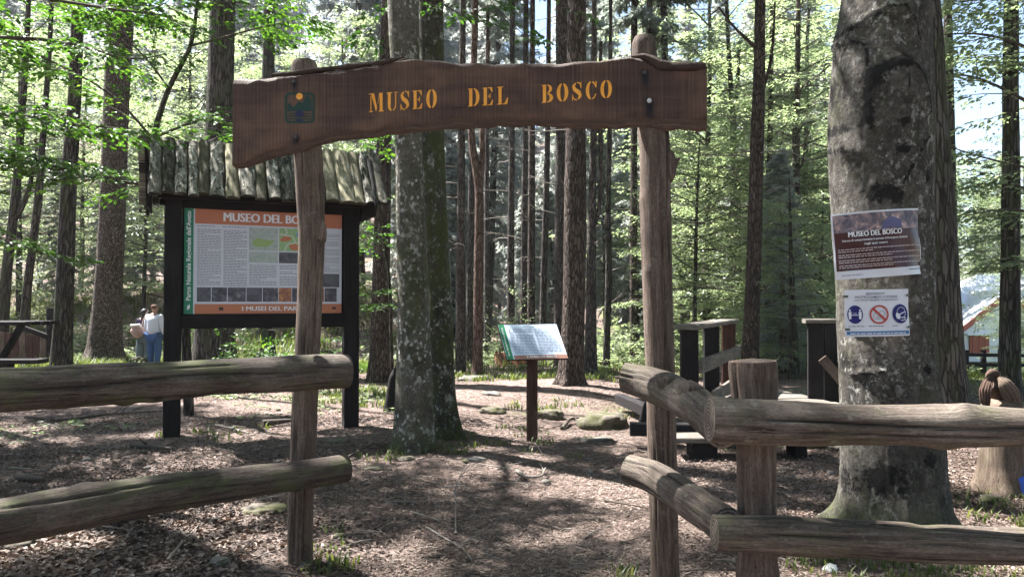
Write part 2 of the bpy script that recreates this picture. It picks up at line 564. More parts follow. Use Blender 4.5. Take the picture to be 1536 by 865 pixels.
MAT['litter'] = m_leaf('dead_leaf', [(0.0, (0.045, 0.031, 0.026)), (0.3, (0.095, 0.066, 0.051)), (0.6, (0.18, 0.134, 0.108)), (0.88, (0.315, 0.262, 0.222)), (1.0, (0.2, 0.125, 0.098))], 0.12, (1.1, 0.9, 0.7), 0.7)
MAT['grass'] = m_leaf('grass_blade', [(0.0, (0.04, 0.06, 0.018)), (0.6, (0.085, 0.11, 0.035)), (1.0, (0.2, 0.19, 0.08))], 0.4, (1.4, 1.5, 0.7))
MAT['twig'] = m_plain('twig_bark', (0.075, 0.062, 0.052), 0.9, 0.1, 0.4, 40, 0.4)
MAT['dead_twig'] = m_plain('dead_twig_bark', (0.17, 0.15, 0.13), 0.9, 0.1, 0.4, 40, 0.4)
MAT['pale_stick'] = m_plain('pale_stick', (0.42, 0.37, 0.32), 0.85, 0.15, 0.3, 30, 0.4)
MAT['post'] = m_wood('post_wood', (0.038, 0.026, 0.02), (0.095, 0.067, 0.052), (0.19, 0.148, 0.12), 0.15, 0.3)
MAT['post2'] = m_wood('corner_post_wood', (0.042, 0.029, 0.022), (0.115, 0.08, 0.062), (0.225, 0.175, 0.14), 0.15, 0.3)
MAT['rail'] = m_wood('rail_log_wood', (0.033, 0.025, 0.02), (0.09, 0.07, 0.057), (0.19, 0.16, 0.132), 0.4, 0.45)
MAT['rail_dark'] = m_wood('left_rail_log_wood', (0.03, 0.023, 0.019), (0.07, 0.053, 0.044), (0.15, 0.125, 0.102), 0.75, 0.3)
MAT['dark_wood'] = m_wood('dark_stained_wood', (0.007, 0.006, 0.0065), (0.014, 0.0115, 0.012), (0.026, 0.022, 0.022), 0.0, 0.0, crack=0.5)
MAT['brown_wood'] = m_wood('brown_stained_wood', (0.03, 0.014, 0.01), (0.065, 0.032, 0.024), (0.11, 0.065, 0.05), 0.0, 0.05)
MAT['grey_wood'] = m_wood('grey_weathered_plank', (0.06, 0.05, 0.042), (0.135, 0.117, 0.1), (0.24, 0.215, 0.19), 0.15, 0.2)
MAT['slab'] = m_wood('roof_slab_bark', (0.04, 0.035, 0.028), (0.13, 0.118, 0.098), (0.3, 0.285, 0.25), 0.5, 0.6, bump=0.9, var=True, patch=0.9)
MAT['slab2'] = m_wood('roof_slab_wood', (0.10, 0.085, 0.055), (0.22, 0.195, 0.13), (0.37, 0.34, 0.25), 0.5, 0.4, bump=0.9, var=True, patch=0.45)
MAT['carved'] = m_wood('carved_pale_wood', (0.06, 0.042, 0.03), (0.125, 0.09, 0.066), (0.215, 0.168, 0.13), 0.1, 0.2, crack=0.6, bump=0.3)
MAT['carved_dark'] = m_wood('carved_brown_wood', (0.04, 0.022, 0.016), (0.08, 0.048, 0.036), (0.14, 0.095, 0.075), 0.0, 0.1, crack=0.4, bump=0.3)
MAT['beech_big'] = m_bark_beech('big_beech_bark', (0.027, 0.024, 0.021), (0.098, 0.088, 0.076), 0.75, 0.35, scar=True, mosslow=True, lsize=1.1, dots=0.25)
MAT['beech_a'] = m_bark_beech('twin_beech_bark', (0.04, 0.036, 0.027), (0.12, 0.11, 0.088), 0.95, 0.6, mosslow=True, lsize=1.5)
MAT['beech_b'] = m_bark_beech('mossy_beech_bark', (0.022, 0.021, 0.015), (0.065, 0.061, 0.046), 0.8, 0.85, mosslow=True, mossall=0.04, lsize=1.5)
MAT['pine'] = m_bark_plate('pine_bark', (0.022, 0.017, 0.014), (0.068, 0.05, 0.042), (0.13, 0.10, 0.085))
MAT['pine_grey'] = m_bark_plate('grey_pine_bark', (0.028, 0.023, 0.021), (0.075, 0.062, 0.056), (0.14, 0.12, 0.108))
MAT['pine_red'] = m_bark_plate('reddish_pine_bark', (0.05, 0.029, 0.022), (0.13, 0.08, 0.063), (0.21, 0.145, 0.118))
MAT['rough'] = m_bark_plate('rough_dark_bark', (0.02, 0.017, 0.015), (0.065, 0.055, 0.048), (0.12, 0.105, 0.092), 0.5, 20, 2.6)
MAT['spruce'] = m_bark_plate('scaly_spruce_bark', (0.045, 0.035, 0.029), (0.115, 0.09, 0.074), (0.22, 0.18, 0.15), 0.2, 26, 12)


def m_ground():
    t = NT('forest_floor')
    p = t.obj()
    big = t.noise(p, 0.55, 5, 0.6, 0.5)
    mid = t.noise(p, 6.0, 6, 0.7)
    fine = t.noise(p, 60.0, 5, 0.75)
    st = t.n('Mapping', {'Vector': p, 'Scale': (1, 1, 1), 'Rotation': (0, 0, 0.6)}).outputs[0]
    ndl = t.noise(t.n('Mapping', {'Vector': st, 'Scale': (150, 28, 60)}).outputs[0], 1.0, 2, 0.5, 1.5)
    cell = t.n('SeparateColor', {'Color': t.vor(p, 28.0, 'F1', 'Color')}).outputs[0]
    edge = t.vor(p, 28.0, 'DISTANCE_TO_EDGE')
    c = t.ramp(t.math('ADD', t.math('MULTIPLY', fine, 0.55), t.math('MULTIPLY', cell, 0.45)), [(0.25, (0.04, 0.027, 0.022)), (0.45, (0.095, 0.067, 0.056)), (0.62, (0.165, 0.125, 0.107)), (0.8, (0.27, 0.22, 0.195))])
    c = t.mix(t.ramp(big, [(0.42, 0.0), (0.62, 0.7)]), c, t.mix(0.6, c, (0.27, 0.2, 0.175)))
    c = t.mix(t.ramp(mid, [(0.35, 0.55), (0.55, 0.0)]), c, (0.045, 0.033, 0.027))
    c = t.mix(0.4, c, t.ramp(ndl, [(0.35, 0.2), (0.65, 0.85)]), 'OVERLAY')
    gr = t.rnd()
    gm = t.ramp(t.math('ADD', gr, t.math('MULTIPLY', t.math('SUBTRACT', mid, 0.5), 1.2)), [(0.42, 0.0), (0.7, 0.9)])
    c = t.mix(gm, c, t.mix(fine, (0.05, 0.075, 0.02), (0.14, 0.17, 0.055)))
    h = t.math('ADD', t.math('ADD', t.math('MULTIPLY', fine, 0.4), t.math('MULTIPLY', mid, 0.6)), t.math('ADD', t.math('MULTIPLY', ndl, 0.15), t.math('MULTIPLY', t.math('MINIMUM', edge, 0.15), 1.2)))
    return t.bsdf(c, 0.95, t.bump(h, 0.9, 0.03), 0.1)


def m_stone(name, a, b, moss):
    t = NT(name)
    n1 = t.noise(t.gc((7, 7, 7)), 1.0, 7, 0.7)
    n2 = t.noise(t.gc((40, 40, 40)), 1.0, 4, 0.7)
    c = t.ramp(n1, [(0.3, a), (0.7, b)])
    c = t.mix(0.4, c, t.ramp(n2, [(0.3, 0.25), (0.7, 0.8)]), 'OVERLAY')
    mv = t.ramp(t.noise(t.gc((5, 5, 5), (3, 3, 3)), 1.0, 6, 0.7), [(0.62 - moss * 0.25, 0.0), (0.74 - moss * 0.25, 0.95)])
    c = t.mix(mv, c, t.mix(n2, (0.03, 0.034, 0.014), (0.085, 0.083, 0.038)))
    h = t.math('ADD', n1, t.math('MULTIPLY', n2, 0.3))
    return t.bsdf(c, 0.92, t.bump(h, 0.7, 0.03), 0.15)


MAT['ground'] = m_ground()
MAT['stone'] = m_stone('grey_stone', (0.07, 0.064, 0.058), (0.18, 0.165, 0.15), 0.3)
MAT['stone_moss'] = m_stone('mossy_stone', (0.07, 0.06, 0.05), (0.17, 0.145, 0.122), 0.7)
MAT['stone_pale'] = m_stone('pale_stone', (0.5, 0.5, 0.48), (0.75, 0.75, 0.73), 0.0)

# ---------------------------------------------------------------- lettering and skinned figures, made ahead while the scene is empty
TXT = {}


def prepare_texts(items):
    made = []
    for key, s, bold in items:
        cu = bpy.data.curves.new('lettering', 'FONT')
        cu.body = s
        cu.size = 1.0
        cu.offset = bold
        cu.resolution_u = 3
        o = link('lettering', cu)
        made.append((key, o, cu))
    dg = bpy.context.evaluated_depsgraph_get()
    for key, o, cu in made:
        me = bpy.data.meshes.new_from_object(o.evaluated_get(dg))
        v = np.zeros(len(me.vertices) * 3, np.float32)
        me.vertices.foreach_get('co', v)
        v = v.reshape(-1, 3)[:, :2].astype(float)
        TXT[key] = (v, [tuple(p.vertices) for p in me.polygons])
        bpy.data.meshes.remove(me)
    for key, o, cu in made:
        bpy.data.objects.remove(o)
        bpy.data.curves.remove(cu)


prepare_texts([
    ('title', 'MUSEO DEL BOSCO', 0.0), ('side', "Parco Naturale Regionale dell'Aveto", 0.02), ('foot', 'I MUSEI DEL PARCO', 0.0),
    ('L', 'L', 0.02), ('lect_title', 'OFFICINA', 0.005), ('lect_foot', 'IL MUSEO DEL BOSCO', 0.0),
    ('p1', 'MUSEO DEL BOSCO', 0.0), ('p2', 'Norme di comportamento in periodo di Emergenza Sanitaria', 0.012), ('p3', 'negli spazi esterni', 0.012),
    ('q1', 'BENVENUTI!', 0.004), ('q2', 'PROTEGGIAMOCI A VICENDA', 0.004), ('q3', 'con alcuni semplici comportamenti', 0.004), ('q4', '1 m', 0.012),
])


def skin_arrays(verts, edges, radii, root, sub=2):
    me = bpy.data.meshes.new('figure')
    me.from_pydata(verts, edges, [])
    o = link('figure', me)
    o.modifiers.new('skin', 'SKIN').use_smooth_shade = True
    me.skin_vertices.new() if not me.skin_vertices else None
    for i, r in enumerate(radii):
        sv = me.skin_vertices[0].data[i]
        sv.radius = r if isinstance(r, tuple) else (r, r)
        sv.use_root = (i == root)
    o.modifiers.new('sub', 'SUBSURF').levels = sub
    dg = bpy.context.evaluated_depsgraph_get()
    m2 = bpy.data.meshes.new_from_object(o.evaluated_get(dg))
    v = np.zeros(len(m2.vertices) * 3, np.float32)
    m2.vertices.foreach_get('co', v)
    v = v.reshape(-1, 3).astype(float)
    q = [tuple(p.vertices) for p in m2.polygons if len(p.vertices) == 4]
    tr = [tuple(p.vertices) for p in m2.polygons if len(p.vertices) == 3]
    bpy.data.objects.remove(o)
    bpy.data.meshes.remove(me); bpy.data.meshes.remove(m2)
    return v, q, tr


def skin_mb(spec, root=0, sub=2):
    """spec: list of (name, xyz, radius, parent name)"""
    idx = {s[0]: i for i, s in enumerate(spec)}
    v = [tuple(s[1]) for s in spec]
    e = [(idx[s[3]], i) for i, s in enumerate(spec) if s[3]]
    vv, q, tr = skin_arrays(v, e, [s[2] for s in spec], root, sub)
    mb = MB()
    mb.add(vv, q, tr)
    return mb

# ---------------------------------------------------------------- the ground
def build_ground():
    def axis(lim, fine, n):
        u = np.linspace(-1, 1, n)
        k = math.asinh(lim / fine)
        return fine * np.sinh(u * k)
    xs = axis(300, 2.2, 260)
    ys = axis(300, 4.0, 300) + 7.0
    X, Y = np.meshgrid(xs, ys)
    x, y = X.ravel(), Y.ravel()
    z = gh(x, y)
    z = z + 0.016 * fbm(np.stack([x * 5, y * 5, 0 * x], 1), 3) * (1 - sstep(14, 24, y))
    q = np.stack([x, y, 0 * x], 1)
    g = 0.75 * sstep(15.5, 19, y) * (0.55 + 0.8 * fbm(q * 0.45, 3))
    g += 0.9 * sstep(4.5, 8, x) * sstep(12.5, 17, y)
    for cx, cy_, r in ((-1.2, 8.7, 1.1), (-3.0, 14.0, 2.4), (-8.6, 15.6, 1.3), (1.7, 11.2, 1.0), (0.25, 10.6, 0.7), (2.8, 5.0, 0.9), (-1.1, 4.5, 0.35), (4.0, 8.4, 1.2)):
        g += 0.5 * np.exp(-((x - cx) ** 2 + (y - cy_) ** 2) / r ** 2)
    nx, ny = len(xs), len(ys)
    i = np.arange(ny - 1)[:, None] * nx; j = np.arange(nx - 1)[None, :]
    quads = np.stack([i + j, i + j + 1, i + nx + j + 1, i + nx + j], 2).reshape(-1, 4)
    mb = MB()
    mb.add(np.stack([x, y, z], 1), quads, rnd=np.clip(g, 0, 1.2))
    o = link('ground', mb.mesh('ground', (0, 0, 0), MAT['ground']))
    o['kind'] = 'structure'


build_ground()

# ---------------------------------------------------------------- flat print
M_INK = {}


def ink(name, col, rough=0.6):
    if name not in M_INK:
        M_INK[name] = m_plain('print_' + name, col, rough, 0.3, 0.06, 60)
    return M_INK[name]


class Sheet:
    """a printed sheet: u to the right and v up in metres from its lower left corner; bend = radius of curvature or None"""
    def __init__(self, o, U, V, w, h, bend=None):
        self.o, self.U, self.V = np.asarray(o, dtype=float), unit(U), unit(V)
        self.N = np.cross(self.U, self.V); self.w, self.h, self.bend = w, h, bend
        self.wav = 0.0

    def at(self, u, v, off=0.0):
        u = np.atleast_1d(np.asarray(u, dtype=float)); v = np.atleast_1d(np.asarray(v, dtype=float))
        off = off + self.wav * np.sin(u * 17 + v * 9) * np.sin(v * 14 + 1) if self.wav else off + 0 * u
        if self.bend:
            a = (u - self.w / 2) / self.bend
            uu = self.w / 2 + (self.bend + off) * np.sin(a)
            oo = (self.bend + off) * np.cos(a) - self.bend
        else:
            uu, oo = u, off
        return self.o + uu[:, None] * self.U + v[:, None] * self.V + np.broadcast_to(oo, u.shape)[:, None] * self.N

    def rect(self, mb, u0, v0, u1, v1, off=0.001, nu=None):
        n = nu or (max(1, int((u1 - u0) / 0.03)) if self.bend else 1)
        m = max(1, int((v1 - v0) / 0.04)) if self.wav else 1
        uu, vv = np.meshgrid(np.linspace(u0, u1, n + 1), np.linspace(v0, v1, m + 1))
        i = np.arange(m)[:, None] * (n + 1); j = np.arange(n)[None, :]
        q = np.stack([i + j, i + j + 1, i + n + 2 + j, i + n + 1 + j], 2).reshape(-1, 4)
        mb.add(self.at(uu.ravel(), vv.ravel(), off), q, smooth=bool(self.bend), gc=np.stack([uu.ravel(), vv.ravel(), 0 * uu.ravel()], 1))

    def poly(self, mb, pts, off=0.0015):
        pts = np.asarray(pts, dtype=float)
        mb.add(self.at(pts[:, 0], pts[:, 1], off), ngons=[list(range(len(pts)))], smooth=False)

    def disc(self, mb, cu, cv, r, off=0.0015, r_in=None, n=28, ry=None):
        a = np.arange(n) * 2 * math.pi / n
        ry = ry or r
        if r_in is None:
            self.poly(mb, np.stack([cu + r * np.cos(a), cv + ry * np.sin(a)], 1), off)
        else:
            k = r_in / r
            u = np.concatenate([cu + r * np.cos(a), cu + r * k * np.cos(a)]); v = np.concatenate([cv + ry * np.sin(a), cv + ry * k * np.sin(a)])
            j = np.arange(n); j2 = (j + 1) % n
            mb.add(self.at(u, v, off), np.stack([j, j2, n + j2, n + j], 1), smooth=False)

    def text(self, mb, key, u, v, width, height, off=0.0015, vertical=False, bold=1):
        """fit the lettering into width x height with its lower left corner at u, v"""
        pts, faces = TXT[key]
        lo, hi = pts.min(0), pts.max(0)
        t = (pts - lo) / (hi - lo)
        if vertical:
            uu, vv = u + (1 - t[:, 1]) * width, v + t[:, 0] * height
        else:
            uu, vv = u + t[:, 0] * width, v + t[:, 1] * height
        for k in range(bold):
            mb.add(self.at(uu + 0.028 * (k - (bold - 1) / 2) * (width if vertical else height), vv, off + 0.0004 * k), ngons=[list(f) for f in faces], smooth=False)

    def lines(self, mb, u0, v0, u1, v1, pitch, fill=0.42, off=0.0015, word=(0.5, 1.6), gaps=0.0, seed=1):
        """small running text: rows of words too small to read"""
        r = np.random.default_rng(seed)
        v = v1 - pitch
        while v > v0:
            if r.random() > gaps:
                end = u1 if r.random() > 0.14 else u0 + (u1 - u0) * r.uniform(0.3, 0.8)
                u = u0
                while u < end:
                    w = pitch * r.uniform(*word) * 1.6
                    self.rect(mb, u, v, min(u + w, end), v + pitch * fill, off, nu=1)
                    u += w + pitch * 0.4
            v -= pitch


def m_photo(name, stops, scale=14.0):
    t = NT(name)
    n = t.noise(t.gc((scale, scale, scale)), 1.0, 5, 0.65, 0.8)
    return t.bsdf(t.ramp(n, stops), 0.5, None, 0.3)


MAT['photo_dark'] = m_photo('print_photo_wood', [(0.3, (0.03, 0.025, 0.03)), (0.55, (0.10, 0.09, 0.11)), (0.72, (0.3, 0.29, 0.3))])
MAT['photo_grey'] = m_photo('print_photo_grey', [(0.3, (0.05, 0.05, 0.06)), (0.7, (0.14, 0.135, 0.15))], 9)
MAT['photo_fire'] = m_photo('print_photo_fire', [(0.3, (0.12, 0.06, 0.06)), (0.55, (0.35, 0.14, 0.08)), (0.68, (0.65, 0.32, 0.12))], 16)
MAT['photo_room'] = m_photo('print_photo_room', [(0.3, (0.03, 0.03, 0.05)), (0.5, (0.15, 0.12, 0.14)), (0.65, (0.45, 0.3, 0.26)), (0.75, (0.6, 0.62, 0.7))], 17)
MAT['map_pale'] = m_photo('print_map_relief', [(0.35, (0.3, 0.36, 0.32)), (0.6, (0.42, 0.46, 0.43)), (0.75, (0.3, 0.34, 0.34))], 22)
MAT['map_green'] = m_photo('print_map_green', [(0.4, (0.22, 0.38, 0.18)), (0.6, (0.34, 0.46, 0.24))], 40)


# ---------------------------------------------------------------- the entrance gate: two posts and a name board
GN = unit(A(0.217, 1.0, 0))                       # into the gate plane, away from the path


def on_board(px, py, off=0.0):
    """a point of the board's front face (a vertical plane), off metres in front of it"""
    px = np.atleast_1d(np.asarray(px, dtype=float)); py = np.atleast_1d(np.asarray(py, dtype=float))
    k = (px - 768) / FPX
    y = 4.2 / (1 + 0.217 * k)
    p = np.stack([k * y, y, EYE + (HOR - py) / FPX * y], 1)
    return p - off * GN


def m_board():
    t = NT('name_board_wood')
    gr = t.noise(t.gc((22, 22, 1.1)), 1.0, 6, 0.65, 0.6)
    saw = t.n('TexWave', {'Vector': t.gc(), 'Scale': 13.5, 'Distortion': 1.2, 'Detail': 2.0, 'Detail Scale': 0.6}, bands_direction='Z').outputs['Fac']
    sawn = t.noise(t.gc((1.5, 1.5, 9)), 1.0, 3)
    saw2 = t.noise(t.gc((2, 2, 130)), 1.0, 2, 0.5)
    blot = t.noise(t.gc((3, 3, 2.2)), 1.0, 5, 0.6, 0.5)
    c = t.ramp(gr, [(0.3, (0.034, 0.018, 0.0125)), (0.55, (0.062, 0.034, 0.0245)), (0.8, (0.1, 0.058, 0.042))])
    c = t.mix(t.math('MULTIPLY', t.ramp(saw, [(0.0, 0.85), (0.35, 0.0)]), t.ramp(sawn, [(0.35, 0.25), (0.6, 1.0)])), c, (0.03, 0.017, 0.013))
    c = t.mix(t.ramp(saw2, [(0.5, 0.0), (0.7, 0.3)]), c, (0.15, 0.1, 0.075))
    c = t.mix(t.ramp(blot, [(0.35, 0.5), (0.55, 0.0)]), c, (0.15, 0.088, 0.055))
    c = t.mix(t.ramp(blot, [(0.55, 0.0), (0.75, 0.6)]), c, (0.032, 0.02, 0.016))
    ck = t.ramp(t.noise(t.gc((30, 30, 0.9), (3, 1, 2)), 1.0, 3, 0.5, 1.5), [(0.27, 1.0), (0.32, 0.0)])
    c = t.mix(ck, c, (0.012, 0.008, 0.007))
    r = t.rnd()
    c = t.mix(t.ramp(r, [(0.05, 0.0), (0.5, 0.97)]), c, (0.006, 0.006, 0.009))                 # iron stains
    wane = t.ramp(t.math('MULTIPLY', r, -1.0), [(0.1, 0.0), (0.6, 1.0)])
    wn_ = t.noise(t.gc((50, 50, 6)), 1.0, 5, 0.7)
    c = t.mix(t.math('MULTIPLY', wane, 0.85), c, t.ramp(wn_, [(0.3, (0.05, 0.033, 0.026)), (0.7, (0.17, 0.125, 0.10))]))
    h = t.math('ADD', t.math('MULTIPLY', saw, 0.5), t.math('SUBTRACT', t.math('MULTIPLY', gr, 0.6), ck))
    nm = t.bump(h, 0.55, 0.008)
    nm = t.bump(wn_, t.math('MULTIPLY', wane, 0.8), 0.02, nm)
    return t.bsdf(c, 0.75, nm, 0.25)


TOPL = [(347, 115), (400, 113), (440, 109), (505, 101), (580, 92), (600, 84), (640, 87), (700, 91), (770, 92), (840, 90), (900, 87), (950, 83), (965, 84), (985, 96), (1010, 100), (1062, 96)]
BOTL = [(347, 253), (365, 251), (405, 233), (440, 225), (480, 213), (540, 205), (600, 199), (680, 190), (760, 187), (840, 187), (900, 191), (950, 188), (1000, 192), (1062, 191)]


def stencil(ch):
    """thick and thin stencil letters in a box 1 high; returns polygons and the width"""
    out = []

    def R(x0, y0, x1, y1):
        out.append([(x0, y0), (x1, y0), (x1, y1), (x0, y1)])

    def S(pts, wid, n=8):                      # stroke with varying width along a smooth polyline
        pts = np.asarray(pts, dtype=float)
        t = np.linspace(0, len(pts) - 1, n * (len(pts) - 1) + 1)
        x = np.interp(t, np.arange(len(pts)), pts[:, 0]); y = np.interp(t, np.arange(len(pts)), pts[:, 1])
        for _ in range(3):
            x[1:-1] = (x[:-2] + 2 * x[1:-1] + x[2:]) / 4; y[1:-1] = (y[:-2] + 2 * y[1:-1] + y[2:]) / 4
        w = np.interp(t, np.arange(len(pts)), wid) / 2
        d = unit(np.stack([np.gradient(x), np.gradient(y)], 1))
        nx, ny = -d[:, 1], d[:, 0]
        for i in range(len(t) - 1):
            out.append([(x[i] + nx[i] * w[i], y[i] + ny[i] * w[i]), (x[i] - nx[i] * w[i], y[i] - ny[i] * w[i]),
                        (x[i + 1] - nx[i + 1] * w[i + 1], y[i + 1] - ny[i + 1] * w[i + 1]), (x[i + 1] + nx[i + 1] * w[i + 1], y[i + 1] + ny[i + 1] * w[i + 1])])

    def CR(cx, cy_, ro, ryo, ri, ryi, a0, a1, n=14):   # a crescent between two ellipses
        a = np.radians(np.linspace(a0, a1, n))
        for i in range(n - 1):
            out.append([(cx + ro * math.cos(a[i]), cy_ + ryo * math.sin(a[i])), (cx + ro * math.cos(a[i + 1]), cy_ + ryo * math.sin(a[i + 1])),
                        (cx + ri * math.cos(a[i + 1]), cy_ + ryi * math.sin(a[i + 1])), (cx + ri * math.cos(a[i]), cy_ + ryi * math.sin(a[i]))])

    W = 0.72
    if ch == 'M':
        W = 1.0
        R(0.09, 0.04, 0.15, 0.86); R(0.0, 0, 0.25, 0.05); R(0.0, 0.95, 0.16, 1.0)
        out.append([(0.12, 1.0), (0.34, 1.0), (0.55, 0.2), (0.47, 0.0)])
        out.append([(0.56, 0.3), (0.62, 0.5), (0.74, 1.0), (0.69, 1.0)])
        R(0.72, 0.04, 0.92, 1.0); R(0.65, 0, 1.0, 0.05)
    elif ch == 'U':
        R(0.08, 0.3, 0.28, 0.97); R(0.0, 0.95, 0.37, 1.0); R(0.58, 0.3, 0.65, 0.97); R(0.5, 0.95, 0.74, 1.0)
        CR(0.365, 0.3, 0.285, 0.31, 0.10, 0.25, 182, 262); CR(0.365, 0.3, 0.285, 0.31, 0.215, 0.25, 284, 360)
    elif ch == 'O':
        W = 0.74
        CR(0.37, 0.5, 0.36, 0.52, 0.14, 0.46, 101, 259); CR(0.37, 0.5, 0.36, 0.52, 0.14, 0.46, -79, 79)
    elif ch == 'C':
        CR(0.38, 0.5, 0.36, 0.52, 0.15, 0.46, 101, 262)
        CR(0.38, 0.5, 0.32, 0.52, 0.24, 0.42, 20, 80); CR(0.38, 0.5, 0.32, 0.52, 0.26, 0.44, -80, -25)
        R(0.63, 0.66, 0.69, 1.0)
    elif ch == 'D':
        R(0.07, 0.0, 0.27, 1.0); R(0.0, 0, 0.09, 0.05); R(0.0, 0.95, 0.09, 1.0)
        CR(0.34, 0.5, 0.38, 0.5, 0.17, 0.44, -88, 88)
    elif ch == 'B':
        R(0.07, 0.0, 0.27, 1.0); R(0.0, 0, 0.09, 0.05); R(0.0, 0.95, 0.09, 1.0)
        CR(0.34, 0.76, 0.3, 0.24, 0.12, 0.19, -85, 88); CR(0.34, 0.26, 0.36, 0.26, 0.15, 0.2, -88, 85)
    elif ch == 'E':
        R(0.07, 0.0, 0.27, 1.0); R(0.0, 0, 0.09, 0.05); R(0.0, 0.95, 0.09, 1.0)
        R(0.32, 0.95, 0.6, 1.0); out.append([(0.6, 1.0), (0.45, 0.955), (0.58, 0.72), (0.63, 0.72)])
        R(0.32, 0.0, 0.62, 0.05); out.append([(0.62, 0.0), (0.66, 0.3), (0.61, 0.3), (0.46, 0.045)])
        R(0.32, 0.48, 0.44, 0.53); R(0.44, 0.38, 0.49, 0.64)
    elif ch == 'L':
        R(0.08, 0.0, 0.28, 1.0); R(0.0, 0.95, 0.38, 1.0); R(0.0, 0, 0.1, 0.05)
        R(0.33, 0.0, 0.64, 0.05); out.append([(0.64, 0.0), (0.69, 0.36), (0.63, 0.36), (0.46, 0.045)])
    elif ch == 'S':
        W = 0.66
        S([(0.56, 0.78), (0.5, 0.96), (0.34, 0.99)], [0.05, 0.06, 0.07])
        S([(0.26, 0.97), (0.1, 0.8), (0.2, 0.6), (0.44, 0.44), (0.54, 0.25), (0.4, 0.05)], [0.07, 0.16, 0.22, 0.24, 0.18, 0.07])
        S([(0.32, 0.02), (0.16, 0.06), (0.07, 0.24)], [0.07, 0.06, 0.05])
        R(0.55, 0.68, 0.60, 1.0); R(0.03, 0.0, 0.08, 0.32)
    return out, W


def post_wear(Pn, S, th, Rm, U, V):
    rr = np.random.default_rng(int(abs(Pn[0][0]) * 100))
    o = np.zeros_like(Rm); mk = np.zeros_like(Rm)
    for _ in range(18):
        a, s0, ln, dp = rr.uniform(0, 6.28), rr.uniform(0, 3.3), rr.uniform(0.12, 0.7), rr.uniform(0.005, 0.013)
        dth = np.abs(((th[None, :] - a - 0.1 * np.sin(S[:, None] * 5 + a) + math.pi) % (2 * math.pi)) - math.pi)
        cr = np.exp(-(dth / 0.045) ** 2) * np.exp(-((S[:, None] - s0) / ln) ** 4)
        o -= dp * cr; mk = np.maximum(mk, cr)
    for _ in range(7):
        a, s0, w, h = rr.uniform(0, 6.28), rr.uniform(0.3, 3.2), rr.uniform(0.025, 0.05), rr.uniform(-0.008, 0.012)
        dth = np.abs(((th[None, :] - a + math.pi) % (2 * math.pi)) - math.pi) * 0.08
        e = dth ** 2 + (S[:, None] - s0) ** 2
        o += h * np.exp(-e / w ** 2); mk = np.maximum(mk, 0.8 * np.exp(-e / (0.4 * w) ** 2))
    post_wear.mask = mk
    return o


